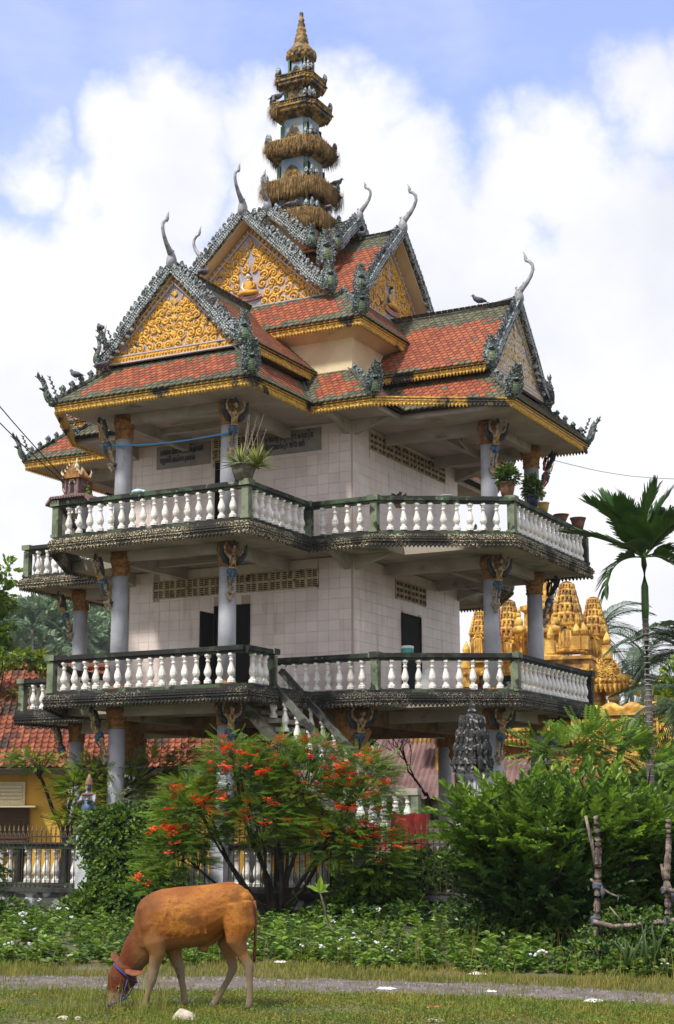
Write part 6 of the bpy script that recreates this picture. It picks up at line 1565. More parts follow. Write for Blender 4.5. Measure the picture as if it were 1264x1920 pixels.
# ---- trees in the distance
def far_tree(px, dist, blobs, label, mat_, name='tree', n=1500, ls=0.5, group=None, tr='bark_dark', mats2=None):
    base = gnd(px, dist); t = thing(name, label, 'tree', base, group=group); bl = [B3(x, y, dist+rnd.uniform(-1,1)*r*0.3, r, r, rz, base) for x, y, r, rz in blobs]
    P, D = blob_points(bl, n, 0.45); A_, D_, N_, L_ = sprays(P, D+rand_dirs(len(P))*0.6, 5, ls*1.2, ls, 0.1, droop=0.3, planar=0.3)
    ms = [mat_]+(mats2 or []); leaf_obj('crown', A_, D_, N_, L_, L_*0.6, ms, t, RN.choice(len(ms), len(A_)), kind='stuff')
    zc = sum(c[2] for c, r in bl)/len(bl)
    stems('trunk', t, [((0,0,0),(0,0,zc*0.55),0.3*ls,0.2*ls)]+[((0,0,zc*0.5), tuple(c), 0.16*ls, 0.04*ls) for c, r in bl], tr); return t
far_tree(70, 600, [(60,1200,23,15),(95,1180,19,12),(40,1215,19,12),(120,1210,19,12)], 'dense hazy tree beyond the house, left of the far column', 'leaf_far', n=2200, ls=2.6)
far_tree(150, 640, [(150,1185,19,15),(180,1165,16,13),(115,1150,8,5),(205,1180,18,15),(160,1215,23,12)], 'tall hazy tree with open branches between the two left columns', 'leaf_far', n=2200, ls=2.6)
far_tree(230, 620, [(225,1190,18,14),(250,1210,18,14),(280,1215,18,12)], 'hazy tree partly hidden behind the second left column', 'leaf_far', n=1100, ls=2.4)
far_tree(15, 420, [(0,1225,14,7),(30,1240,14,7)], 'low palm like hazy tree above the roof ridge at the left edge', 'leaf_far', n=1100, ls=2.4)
far_tree(-20, 44, [(8,1070,0.30,0.28),(-40,1110,0.8,0.6),(5,1130,0.28,0.22),(-45,1190,0.8,0.7),(0,1180,0.3,0.3),(5,1225,0.3,0.2)], 'bright leafy tree reaching in at the left edge above the roof', 'leaf_young', n=480, ls=0.20, mats2=['leaf_tree'])
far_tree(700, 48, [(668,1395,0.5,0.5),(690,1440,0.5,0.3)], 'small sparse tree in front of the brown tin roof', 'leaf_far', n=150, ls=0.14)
far_tree(1235, 40, [(1250,1490,0.8,0.6),(1200,1520,0.8,0.6),(1285,1440,0.5,0.5),(1150,1510,0.6,0.5)], 'mid green tree between the betel palm and the golden wall', 'leaf_tree', n=900, ls=0.22, mats2=['leaf_bush'])
far_tree(1262, 50, [(1262,1270,0.5,0.5),(1280,1310,0.8,0.6)], 'small leafy tree at the right edge beside the coconut palm', 'leaf_tree', n=160, ls=0.22, mats2=['leaf_yellow'])
# bare tree in front of the tin roof
base = gnd(790, 46); t = thing('bare_tree', 'leafless dark tree in front of the brown tin roof', 'tree', base); pr = []
def grow(p, d, L_, r, dep):
    q = p+d*L_; pr.append((p, q, r, r*0.6))
    if dep == 0: return
    for _ in range(3):
        d2 = (d+Vector((rnd.uniform(-1,1),rnd.uniform(-.5,.5),rnd.uniform(-.5,.7)))*0.75).normalized(); grow(q if _ else p.lerp(q,0.6), d2, L_*rnd.uniform(.55,.8), r*0.6, dep-1)
grow(Vector((0.4,0,0)), Vector((-0.1,0,1)), 2.4, 0.07, 0); grow(Vector((0.15,0,2.3)), Vector((-0.7,0,0.9)).normalized(), 0.9, 0.045, 4)
stems('trunk', t, pr, 'bark_dark', 5)

# ---- palms
def frond(L_, nl, ll, lw, droop, rise, name='frond', m_=('palm','crownshaft'), stiff=0.0):
    """palm frond along +x from the origin, arching; leaflets in two ranks"""
    m = MB(); pts = []; N_ = 14
    for i in range(N_+1):
        t = i/N_; pts.append(Vector((L_*(t-0.12*t*t*droop), 0, rise*L_*t - droop*L_*t*t)))
    m.tube(pts, [0.018*(1-0.85*i/N_)*L_/1.2 for i in range(N_+1)], 5, k=1)
    for j in range(nl):
        t = 0.12+0.88*(j+0.5)/nl; i = t*N_; a = pts[min(N_, int(i))].lerp(pts[min(N_, int(i)+1)], i-int(i)); d = (pts[min(N_, int(i)+1)]-pts[int(i)]) if int(i) < N_ else (pts[-1]-pts[-2]); d.normalize()
        for s in (-1, 1):
            l = ll*math.sin(PI*(0.12+0.78*t))**0.6*rnd.uniform(0.85,1.1); w = lw*rnd.uniform(0.8,1.1)
            fwd = 0.55+0.5*t; dr = (d*fwd + Vector((0,s,0))*(1.0-0.35*t) + Vector((0,0,0.25-0.1*rnd.random()))).normalized()
            b = a+dr*(l*0.5)+Vector((0,0,0.01)); e = a+dr*l+Vector((0,0,-l*(0.30-stiff)*rnd.uniform(.6,1.4)))
            wd = dr.cross(Vector((0,0,1))).normalized()*w/2
            # quads with a slight fold
            ids = [m.P(a-wd*0.35), m.P(a+wd*0.35), m.P(b+wd), m.P(e+wd*0.2), m.P(e-wd*0.2), m.P(b-wd)]
            m.face([ids[0],ids[1],ids[2],ids[5]], 0); m.face([ids[5],ids[2],ids[3],ids[4]], 0)
    return m.mesh(name, list(m_))
base = gnd(1216, 30); t = thing('betel_palm', 'slender betel palm with a ringed grey trunk rising above the bushes on the right', 'palm tree', base)
def pl(px, py): p = at(px, py, 30)-base; return p
m = MB(); pts = [pl(1227,1700), pl(1224,1560), pl(1219,1430), pl(1216,1300), pl(1211,1180), pl(1210,1158)]; pts[0].z = 0
m.tube(pts, [0.075,0.07,0.068,0.065,0.06,0.058], 12); m.build('trunk', 'palm_trunk', t, True)
m = MB(); z = 0.4
while z < pts[-1].z:
    for i in range(len(pts)-1):
        if pts[i].z <= z <= pts[i+1].z: q = pts[i].lerp(pts[i+1], (z-pts[i].z)/(pts[i+1].z-pts[i].z)); break
    m.lathe([(0.066,-0.008),(0.073,0),(0.066,0.008)], 10, q); z += 0.10+rnd.uniform(-0.02,0.02)
m.build('trunk_rings', 'palm_ring', t)
m = MB(); m.tube([pl(1210,1160), pl(1210,1140), pl(1209,1100), pl(1208,1060), pl(1206,1040)], [0.062,0.072,0.068,0.055,0.04], 12); m.build('crownshaft', 'crownshaft', t, True)
crown = pl(1207,1045)
fr = [frond(1.35, 28, 0.60, 0.085, 0.32, 0.80, stiff=0.26), frond(1.25, 26, 0.58, 0.08, 0.85, 0.55, stiff=0.2), frond(1.15, 26, 0.60, 0.085, 0.25, 0.35, stiff=0.26)]
for (ax_, ay_, az_, kind, sc) in [(-0.7,0.4,1.1,0,0.9),(0.6,-0.2,1.3,0,0.95),(-0.5,-0.3,1.2,2,1.0),(1.0,0.3,0.9,0,1.0),(-0.95,-0.1,0.45,0,1.0),(-0.85,0.35,0.85,0,0.95),(-1.0,-0.3,-0.55,1,0.95),(-0.55,-0.8,0.0,2,0.8),(0.9,0.2,0.2,0,1.0),(0.8,-0.55,-0.5,1,0.9),(0.45,-0.3,0.9,2,0.95),(0.2,0.9,0.3,0,0.9),(-0.9,0.3,-0.15,0,1.05),(0.55,0.5,0.7,0,0.8),(1.0,-0.1,-0.1,1,1.0),(-0.3,-0.5,0.75,2,0.8)]:
    d = R0*ax_+FH*ay_; d = Vector((d.x, d.y, 0)).normalized(); ang = az_*0.7
    X = (d*math.cos(ang)+Vector((0,0,math.sin(ang)))); Y = Vector((0,0,1)).cross(X).normalized(); Z = X.cross(Y)
    inst('frond', fr[kind], t, frame(crown, X, Y, Z) @ Matrix.Rotation(rnd.uniform(-0.5,0.5), 4, 'X') @ Matrix.Scale(sc, 4))
fc = [frond(3.6, 40, 0.95, 0.06, 0.75, 0.65, m_=('palm_far','palm_far')), frond(3.4, 36, 0.9, 0.06, 1.0, 0.35, m_=('palm_far','palm_far'))]
def coconut(px, py, dist, label, sc=1.0, n=15, only=None):
    base = gnd(px, dist); t = thing('coconut_palm', label, 'palm tree', base); top = at(px, py, dist)-base
    m = MB(); m.tube([(0,0,0),(0.1,0,top.z*0.4),(top.x-0.05,0,top.z*0.8),top], [0.22,0.17,0.14,0.13], 10); m.build('trunk', 'palm_trunk', t, True)
    for i in range(n):
        a = 2*PI*i/n+rnd.uniform(-.2,.2); el = rnd.uniform(-0.4,0.9); d = Vector((math.cos(a),math.sin(a),0)); X = d*math.cos(el)+Vector((0,0,math.sin(el))); Y = Vector((0,0,1)).cross(X).normalized()
        inst('frond', fc[i % 2], t, frame(top, X, Y, X.cross(Y)) @ Matrix.Rotation(rnd.uniform(-0.4,0.4), 4, 'X') @ Matrix.Scale(sc*rnd.uniform(.85,1.1), 4))
coconut(1185, 1285, 95, 'distant hazy coconut palm between the golden gate and the betel palm', 1.1)
coconut(1205, 1245, 120, 'taller faint coconut palm far behind the betel palm trunk', 0.9)
coconut(1290, 1225, 58, 'large coconut palm entering at the right edge', 0.85, 17)
coconut(1118, 1195, 85, 'coconut palm whose fronds show behind the golden towers', 1.0, 15)
coconut(1230, 1330, 66, 'low dark coconut palm above the terrace wall', 0.75, 13)
coconut(60, 1180, 135, 'hazy palm standing among the far trees on the left', 0.8, 13)
coconut(1300, 1330, 48, 'coconut palm outside the right edge with drooping fronds', 0.75, 13)

# ---- weeds, grass
from mathutils import noise as MN
def zone(px, dist): return gnd(px, dist)
def weed_front(x): return np.interp(x, [-400,0,300,500,640,900,1050,1264,1700], [19.4,18.6,18.2,18.8,17.9,17.5,17.4,17.0,16.6])
rs = np.random.RandomState(11)
n = 3900; px = rs.uniform(-380,1600,n); f0 = weed_front(px); dd = f0+(rs.random_sample(n)**1.25)*(29.5-f0)
gp = np.array([tuple(gnd(a,b)) for a, b in zip(px, dd)])
msk = np.array([MN.noise(Vector((a*0.55, b*0.55, 2.0))) for a, b in gp[:, :2]]); k = (gp[:,1] < FV-0.7) & (rs.random_sample(n) < 0.85+1.6*msk); px, dd, gp, f0 = px[k], dd[k], gp[k], f0[k]; n = len(gp)
hgt = np.clip(0.12+0.05*(dd-f0), 0.10, 0.19)*rs.uniform(0.45,1.6,n)
lean = rand_dirs(n, 2.2, rs)
A_, D_, N_, L_ = [], [], [], []
for j in range(13):
    t = 0.15+0.85*(j+rs.random_sample(n)*0.6)/13; a = rs.uniform(0,6.28,n); d = np.stack([np.cos(a),np.sin(a),0.35-0.5*(1-t)+0*a],1)
    A_.append(gp+lean*(hgt*t)[:,None]); D_.append(unit(d)); N_.append(unit(np.array([0,0,1.0])+rand_dirs(n,0,rs)*0.45)); L_.append(rs.uniform(0.06,0.125,n)*(1.2-0.5*t))
A_, D_, N_, L_ = map(np.concatenate, (A_, D_, N_, L_))
leaf_obj('ground_weeds', A_, D_, N_, L_, L_*0.55, ['leaf_weed','leaf_bush','leaf_dark','leaf_young'], None, rs.choice(4, len(A_), p=[.48,.22,.18,.12]), kind='stuff')
# taller broad-leaved weeds among them
n2 = 520; px2 = rs.uniform(-380,1600,n2); f2 = weed_front(px2); d2_ = f2+0.3+(rs.random_sample(n2)**1.4)*9; g2 = np.array([tuple(gnd(a,b)) for a,b in zip(px2,d2_)]); g2 = g2[g2[:,1] < FV-0.4]; n2 = len(g2)
h2 = rs.uniform(0.15,0.38,n2); l2_ = rand_dirs(n2, 2.5, rs); q_ = [[],[],[],[]]
for j in range(9):
    t = 0.25+0.75*(j+0.5)/9; a = rs.uniform(0,6.28,n2); q_[0].append(g2+l2_*(h2*t)[:,None]); q_[1].append(unit(np.stack([np.cos(a),np.sin(a),0*a+0.25],1))); q_[2].append(unit(np.array([0,0,1.0])+rand_dirs(n2,0,rs)*0.4)); q_[3].append(rs.uniform(0.10,0.20,n2)*(1.2-0.5*t))
q_ = [np.concatenate(v) for v in q_]; leaf_obj('tall_weeds', q_[0], q_[1], q_[2], q_[3], q_[3]*0.42, ['leaf_weed','leaf_young','leaf_bush'], None, rs.choice(3, len(q_[0]), p=[.5,.3,.2]), kind='stuff')
inst('tall_weed_stalks', np_mesh('tall_weed_stalks', np.stack([g2, g2+np.array([0.010,0.006,0]), g2+l2_*h2[:,None]], 1).reshape(-1,3), np.arange(n2*3).reshape(-1,3), ['leaf_bush']), None, kind='stuff')
# stalks
V = np.stack([gp, gp+np.array([0.006,0.004,0]), gp+lean*hgt[:,None]], 1).reshape(-1,3); inst('weed_stalks', np_mesh('weed_stalks', V, np.arange(len(V)).reshape(-1,3), ['leaf_bush']), None, kind='stuff')
# white flower heads: the nearest are single things of the weeds
sel = rs.permutation(np.where((hgt > 0.16) & (np.sin(px*0.021)+np.sin(px*0.047+dd*1.3) > 0.5))[0])[:120]; m = MB()
for i in sel:
    c = Vector(tuple(gp[i]+lean[i]*hgt[i]*1.08))
    for j in range(rnd.randrange(2,6)):
        e = c+Vector((rnd.uniform(-.04,.04),rnd.uniform(-.04,.04),rnd.uniform(-.01,.03))); m.ell(e, (0.019,0.019,0.012), 5, 3)
m.build('white_flower_heads', 'flower_white', None, kind='stuff')
def blades(n, xr, d0, d1, h0, h1, w, mats, p, name, power=1.0, skip_path=True, seed=3):
    rs = np.random.RandomState(seed); px = rs.uniform(*xr, n); a, b = d0(px), d1(px); dist = a+(b-a)*rs.random_sample(n)**power
    th = (px-632)/FOC; g = np.zeros((n,3)); ang = np.arctan(th*1.0/math.cos(pitch)); cy = np.array([R0.x,R0.y]); cf = np.array([FH.x,FH.y])
    dirs = cy[None]*np.sin(ang)[:,None]+cf[None]*np.cos(ang)[:,None]; g[:,:2] = np.array([CAM.x,CAM.y])+dirs*dist[:,None]
    cl = np.array([mathutils_noise(x, y) for x, y in g[:, :2]*1.3]); h = rs.uniform(h0,h1,n)*(0.75+0.7*cl)
    kp = rs.random_sample(n) < 0.05+1.7*cl; g, h, cl = g[kp], h[kp], cl[kp]; n = len(g)
    az = rs.uniform(0,6.28,n); ln = rs.uniform(0.1,0.7,n); s_ = np.stack([-np.sin(az),np.cos(az),0*az],1)*w*rs.uniform(0.6,1.3,n)[:,None]; t = np.stack([np.cos(az)*ln,np.sin(az)*ln,1+0*az],1)
    mid = g+t*np.array([0.35,0.35,0.6])*h[:,None]; tip = g+t*h[:,None]
    V = np.stack([g-s_, g+s_, mid+s_*0.7, tip, mid-s_*0.7],1).reshape(-1,3); kk = np.arange(n)[:,None]*5
    F3 = np.concatenate([kk+[[0,1,2]], kk+[[0,2,4]], kk+[[4,2,3]]],1).reshape(-1,3)
    mi = np.repeat(np.where(rs.random_sample(n) < p*(1.4-cl), 1, 0), 3)
    return inst(name, np_mesh(name, V, F3, mats, mi), None, kind='stuff')
def mathutils_noise(x, y): return min(1, max(0, 0.5+0.9*MN.noise(Vector((x, y, 0.3)))))
pn = lambda x: np.interp(x, [q[0] for q in xs_], [q[2] for q in xs_]); pf_ = lambda x: np.interp(x, [q[0] for q in xs_], [q[1] for q in xs_])
blades(72000, (-260,1520), lambda x: 0*x+12.0, lambda x: pn(x)-0.02, 0.016, 0.055, 0.0035, ['grass','grass_dry'], 0.22, 'short_grass', 1.0, seed=3)
blades(26000, (-300,1560), lambda x: pf_(x)-0.05, lambda x: weed_front(x)+0.6, 0.02, 0.075, 0.004, ['grass','grass_dry'], 0.62, 'verge_grass', 1.0, seed=4)
blades(6000, (-300,1560), lambda x: pn(x)-0.15, lambda x: pf_(x)+0.1, 0.02, 0.06, 0.0035, ['grass','grass_dry'], 0.8, 'path_grass', 1.0, seed=9)
blades(500, (100,330), lambda x: 0*x+13.3, lambda x: 0*x+14.8, 0.12, 0.30, 0.0025, ['grass','grass_dry'], 0.6, 'tall_grass', 1.0, seed=5)
blades(900, (-200,1500), lambda x: pf_(x)+0.6, lambda x: weed_front(x)+3, 0.15, 0.42, 0.003, ['grass_dry','grass_dry'], 0.6, 'dry_stalks', 1.0, seed=6)
# clover in the short grass
rs = np.random.RandomState(21); n = 9000; px = rs.uniform(-260,1520,n); dist = rs.uniform(12.2,1,n)*0+12.2+rs.random_sample(n)*(pn(px)-12.3); gp = np.array([tuple(gnd(a,b)) for a,b in zip(px,dist)]); gp[:,2] = rs.uniform(0.01,0.04,n)
a = rs.uniform(0,6.28,n); leaf_obj('clover', gp, np.stack([np.cos(a),np.sin(a),0*a+0.2],1), unit(np.array([0,0,1.0])+rand_dirs(n,0,rs)*0.3), rs.uniform(0.018,0.04,n), rs.uniform(0.014,0.03,n), ['leaf_weed','grass'], None, rs.choice(2,n), kind='stuff')
# dark hedge-like growth along the fence foot
rs = np.random.RandomState(31); n = 420; u = rs.uniform(7.2,15,n); gp = np.stack([u, FV-0.25-rs.random_sample(n)*1.2, 0*u],1); A_, D_, N_, L_ = sprays(gp+np.array([0,0,1.0])*rs.uniform(0,0.35,n)[:,None], rand_dirs(n,0.6,rs), 7, 0.22, 0.09, 0.05, rs)
leaf_obj('fence_foot_growth', A_, D_, N_, L_, L_*0.6, ['leaf_dark','leaf_weed'], None, rs.choice(2,len(A_),p=[.7,.3]), kind='stuff')

# ---- sapling with a tuft of leaves
base = gnd(622, 20.3); t = thing('young_sapling', 'single bare sapling with a tuft of large leaves in front of the wall', 'sapling', base)
q = lambda x, y: at(x, y, 20.3)-base
m = MB(); P_ = [q(622,1775), q(615,1735), q(608,1700), q(600,1672)]; P_[0].z = 0; m.tube(P_, [0.022,0.018,0.014,0.010], 7); m.tube([q(613,1730),q(628,1745),q(650,1760)], [0.012,0.01,0.006], 6); m.build('stem', 'bark', t, True)
for (x, y, l, w, up_) in [(-0.9,0.1,0.20,0.07,0.5),(0.7,0.2,0.17,0.07,0.7),(0.05,-0.2,0.22,0.085,1.6),(-0.4,0.3,0.14,0.05,0.9),(0.9,-0.4,0.12,0.05,0.2)]:
    D_ = R0*x+FH*y+Vector((0,0,up_)); V_, F_ = leaf_quads(np.array([tuple(q(600,1674))]), np.array([tuple(D_)]), np.array([tuple(Vector((0,0,1))+FH*-0.8)]), np.array([l]), np.array([w])); inst('leaf', np_mesh('leaf', V_, F_, ['leaf_young']), t)
for (px_, py_) in ((611,1712),(616,1735)):
    V_, F_ = leaf_quads(np.array([tuple(q(px_,py_))]), np.array([[0.3,0.1,-0.8]]), np.array([tuple(-FH)]), np.array([0.16]), np.array([0.07])); inst('leaf', np_mesh('leaf', V_, F_, ['leaf_young']), t)
# snake plants by the right rail
base = gnd(1195, 17.3); t = thing('snake_plant', 'clump of upright sword shaped leaves in front of the wooden rail', 'plant', base)
for i in range(14):
    a = rnd.uniform(0,6.28); b = Vector((rnd.uniform(-.22,.22),rnd.uniform(-.1,.1),0)); tip = b+Vector((rnd.uniform(-.25,.25),rnd.uniform(-.1,.1),rnd.uniform(0.30,0.55))); m = MB()
    m.tube([b, b.lerp(tip,0.5)+Vector((0.02,0,0.03)), tip], [0.015,0.017,0.002], 6, flat=0.35, ref=(0,1,0)); m.build('leaf', 'leaf_dark', t, True)
# ------------------------------------------------------------------ dead wooden posts and rails on the right
def wood(name, label, pts, rad, extra=None, cat='post', rag=None):
    base = Vector((pts[0].x, pts[0].y, 0)); t = thing(name, label, cat, base); m = MB(); P = [p-base for p in pts]
    n = len(P); k = 12; Q = []; RR = []
    for i in range(n-1):
        for j in range(k): 
            tt = j/k; Q.append(P[i].lerp(P[i+1], tt)+Vector((rnd.uniform(-1,1),rnd.uniform(-1,1),0))*0.004); RR.append((rad[i]+(rad[i+1]-rad[i])*tt)*rnd.uniform(0.9,1.1))
    Q.append(P[-1]); RR.append(rad[-1]*0.8); m.tube(Q, RR, 9); m.build('log', 'dead_wood', t, True)
    for e, er in (extra or []):
        m = MB(); E_ = [p-base for p in e]; m.tube(E_, er, 7); m.build('branch', 'dead_wood', t, True)
    for c, r, h in (rag or []):
        m = MB(); c = c-base
        for j in range(4): m.tube([c+Vector((r*math.cos(a)*(1+.1*math.sin(5*a+j)), r*math.sin(a), h*(j/4-0.5)+0.01*math.sin(a*3))) for a in [2*PI*i/12 for i in range(13)]], 0.014, 5)
        m.tube([c+Vector((r,0,0)), c+Vector((r+0.02,0,-0.08)), c+Vector((r,0.01,-0.16))], [0.02,0.03,0.008], 6); m.build('binding', 'rag', t, True)
    return t
dA = 18.2
A_ = lambda x, y, d=dA: at(x, y, d)
g0 = A_(1119,1800); g0.z = 0
wood('forked_post', 'dead forked grey post with a broken side branch at the left end of the rail', [g0, A_(1119,1720), A_(1121,1650), A_(1122,1590), A_(1117,1530)], [0.035,0.036,0.037,0.038,0.030],
     [([A_(1118,1625), A_(1110,1580), A_(1098,1530)], [0.024,0.022,0.016]), ([A_(1107,1648), A_(1125,1664), A_(1145,1676), A_(1161,1682)], [0.013,0.015,0.014,0.008]), ([A_(1160,1680),A_(1158,1692)],[0.008,0.004])], rag=[(A_(1120,1660), 0.042, 0.05), (A_(1117,1725),0.045,0.09)])
g0 = A_(1258,1820); g0.z = 0
wood('rail_post', 'thick weathered post with rag bindings at the right edge', [g0, A_(1254,1720), A_(1250,1640), A_(1254,1580), A_(1253,1533)], [0.045,0.042,0.040,0.032,0.028], [([A_(1246,1650), A_(1240,1620)], [0.024,0.014])], rag=[(A_(1250,1668),0.05,0.06),(A_(1256,1732),0.05,0.07)])
wood('wooden_rail', 'long grey wooden rail tied low between the two dead posts', [A_(1112,1728,18.1), A_(1150,1738,18.1), A_(1190,1734,18.1), A_(1264,1726,18.1), A_(1330,1722,18.1)], [0.026,0.028,0.026,0.030,0.028], [([A_(1170,1732,18.05),A_(1143,1700,18.05)],[0.010,0.007])], cat='rail', rag=[(A_(1252,1728,18.1),0.038,0.05)])
wood('wooden_rail', 'short grey rail end tied higher on the post at the right edge', [A_(1246,1668,18.1), A_(1275,1672,18.1), A_(1320,1676,18.1)], [0.024,0.025,0.022], cat='rail')

# ------------------------------------------------------------------ the grazing calf
base = gnd(345, 14.185); cow = thing('cow', 'young orange brown cow grazing on the short grass in front of the path', 'cow', base, yaw)
SC = 1/206.0
def c2(px, py, d=0.0, s=None): return Vector(((px-345)*SC, d, (1894-py)*SC))
b = MB()
def ring_loft(m, secs, n=20):
    """secs: (px, ytop, ybot, half width, roundness) vertical sections of the trunk"""
    rings = []
    for (px, yt, yb, hw, e) in secs:
        cz = (1894-(yt+yb)/2)*SC; hz = (yb-yt)/2*SC; r = []
        for j in range(n):
            a = 2*PI*j/n; ca, sa = math.cos(a), math.sin(a)
            w = hw*(abs(ca)**e)*(1 if ca > 0 else -1); z = hz*(abs(sa)**0.92)*(1 if sa > 0 else -1)
            if sa > 0: w *= (1-0.30*sa*sa)                             # narrower towards the spine
            r.append(m.P(((px-345)*SC, w, cz+z)))
        rings.append(r)
    for i in range(len(rings)-1):
        for j in range(n): m.face([rings[i][j], rings[i][(j+1)%n], rings[i+1][(j+1)%n], rings[i+1][j]])
    m.face(rings[0][::-1]); m.face(rings[-1])
ring_loft(b, [(254,1728,1782,0.05,1.0),(259,1705,1796,0.095,1.0),(268,1692,1801,0.125,0.95),(285,1681,1798,0.150,0.9),(305,1674,1790,0.175,0.85),(335,1670,1784,0.195,0.85),(365,1668,1782,0.205,0.85),(392,1666,1777,0.195,0.88),(412,1663,1762,0.180,0.92),(425,1661,1752,0.165,0.95),(440,1661,1744,0.155,1.0),(457,1668,1745,0.135,1.0),(470,1680,1742,0.10,1.05),(479,1697,1732,0.045,1.05)])
def lim(pts, rad, n=12, flat=1.0, ref=(0,1,0)): b.tube(pts, rad, n, flat=flat, ref=ref)
# neck and head
lim([c2(310,1750), c2(296,1756), c2(278,1771), c2(260,1791), c2(247,1810), c2(241,1821)], [0.10,0.175,0.180,0.148,0.112,0.095], 16, 0.58)
lim([c2(285,1770), c2(280,1800), c2(268,1820), c2(256,1828)], [0.06,0.035,0.025,0.02], 8, 0.5)   # dewlap
lim([c2(238,1816), c2(232,1836), c2(226,1858), c2(222,1878), c2(220,1893)], [0.108,0.125,0.100,0.072,0.062], 16, 0.72)
b.ell(c2(249,1840), (0.065,0.05,0.075), 12, 8); b.ell(c2(219,1893), (0.058,0.052,0.042), 12, 8); b.ell(c2(229,1815), (0.065,0.06,0.05), 12, 8)
b.ell(c2(232,1848,-0.062), (0.030,0.022,0.026), 8, 6); b.ell(c2(232,1848,0.062), (0.030,0.022,0.026), 8, 6)
# legs: near = towards the camera (negative y)
near, farr = -0.11, 0.11
lim([c2(290,1745,near*0.8), c2(297,1772,near), c2(302,1793,near*1.05), c2(296,1815,near), c2(292,1838,near), c2(287,1858,near), c2(282,1877,near), c2(279,1884,near), c2(272,1893,near), c2(268,1897,near)], [0.105,0.105,0.074,0.052,0.047,0.032,0.030,0.034,0.036,0.034], 12, 0.8)
lim([c2(318,1752,farr*0.8), c2(326,1780,farr), c2(331,1800,farr), c2(340,1823,farr), c2(344,1845,farr), c2(348,1868,farr), c2(350,1878,farr), c2(347,1887,farr), c2(345,1891,farr)], [0.10,0.095,0.066,0.048,0.032,0.031,0.035,0.035,0.033], 12)
lim([c2(450,1700,near*0.8), c2(455,1740,near), c2(450,1770,near*1.1), c2(461,1793,near), c2(473,1813,near), c2(475,1838,near), c2(475,1862,near), c2(475,1876,near), c2(473,1886,near), c2(471,1891,near)], [0.145,0.150,0.095,0.056,0.050,0.033,0.031,0.036,0.035,0.033], 12, 0.62)
lim([c2(435,1710,farr*0.8), c2(435,1745,farr), c2(428,1778,farr), c2(436,1800,farr), c2(441,1820,farr), c2(432,1842,farr), c2(420,1862,farr), c2(411,1876,farr), c2(405,1886,farr), c2(401,1891,farr)], [0.125,0.125,0.088,0.055,0.048,0.034,0.031,0.035,0.035,0.033], 12, 0.62)
for s in (near, farr):
    b.tube([c2(412,1675,s*0.5), c2(424,1686,s*1.12), c2(440,1705,s*1.1)], [0.03,0.034,0.02], 8); b.ell(c2(466,1690,s*0.72), (0.05,0.04,0.05), 8, 6)                # hip and pin bones
    b.tube([c2(272,1706,s*0.75), c2(284,1740,s*1.15), c2(292,1775,s*1.1)], [0.05,0.075,0.06], 10, flat=0.7, ref=(0,1,0))   # shoulder blade
    for i in range(6): b.tube([c2(322+i*15,1690,s*1.15), c2(316+i*15,1722,s*1.72), c2(324+i*14,1756,s*1.62)], [0.014,0.017,0.012], 8)
b.ell(c2(386,1785), (0.05,0.03,0.030), 10, 6); b.tube([c2(384,1778), c2(402,1772), c2(420,1756)], [0.03,0.03,0.03], 8)
b.tube([c2(462,1680), c2(476,1694), c2(480,1708)], [0.040,0.026,0.018], 8)
cow.scale = (0.952,)*3
me = blob(b, 'cow_body', ['cow'] if 'cow' in MT else [], 0.0095, 9)
# coat: colour belongs to body regions, so it is laid out in the cow's own coordinates
mc = bpy.data.materials.new('cow'); mc.use_nodes = True; T_ = mc.node_tree; N = T_.nodes; K = T_.links.new; p = N['Principled BSDF']; p.inputs['Roughness'].default_value = 0.62
p.inputs['Specular IOR Level'].default_value = 0.22
tcn = N.new('ShaderNodeTexCoord'); sx = N.new('ShaderNodeSeparateXYZ'); K(tcn.outputs['Object'], sx.inputs[0])
def nz_(sc, det=5, st=None):
    q = N.new('ShaderNodeTexNoise'); q.inputs['Scale'].default_value = sc; q.inputs['Detail'].default_value = det
    if st: mp = N.new('ShaderNodeMapping'); mp.inputs['Scale'].default_value = st; K(tcn.outputs['Object'], mp.inputs[0]); K(mp.outputs[0], q.inputs[0])
    else: K(tcn.outputs['Object'], q.inputs[0])
    return q.outputs['Fac']
def mth(op, a, b2):
    q = N.new('ShaderNodeMath'); q.operation = op
    for i, v in enumerate((a, b2)):
        if isinstance(v, (int, float)): q.inputs[i].default_value = v
        else: K(v, q.inputs[i])
    return q.outputs[0]
def rmp(f, a, b2):
    r = N.new('ShaderNodeMapRange'); r.interpolation_type = 'SMOOTHSTEP'; K(f, r.inputs[0]); r.inputs[1].default_value = a; r.inputs[2].default_value = b2; return r.outputs[0]
def mxx(f, a, b2):
    x = N.new('ShaderNodeMixRGB'); K(f, x.inputs[0])
    for i, v in ((1,a),(2,b2)):
        if isinstance(v, tuple): x.inputs[i].default_value = (*v,1)
        else: K(v, x.inputs[i])
    return x.outputs[0]
zz_ = mth('ADD', sx.outputs['Z'], mth('MULTIPLY', mth('SUBTRACT', nz_(7), 0.5), 0.22)); xx_ = mth('ADD', sx.outputs['X'], mth('MULTIPLY', mth('SUBTRACT', nz_(5), 0.5), 0.15))
c = mxx(rmp(nz_(3.2), 0.40, 0.62), (0.37,0.145,0.020), (0.24,0.075,0.010))
c = mxx(rmp(nz_(16, 4, (1,1,3)), 0.45, 0.75), c, (0.22,0.062,0.016))
c = mxx(mth('MULTIPLY', rmp(nz_(4.2, 4), 0.48, 0.66), 0.75), c, (0.12,0.043,0.009))                    # darker patches on the flank
c = mxx(mth('MULTIPLY', rmp(nz_(110, 2, (1,1,0.4)), 0.45, 0.7), 0.45), c, (0.13,0.045,0.010))
c = mxx(rmp(zz_, 0.72, 0.52), c, (0.21,0.105,0.035))                     # paler belly
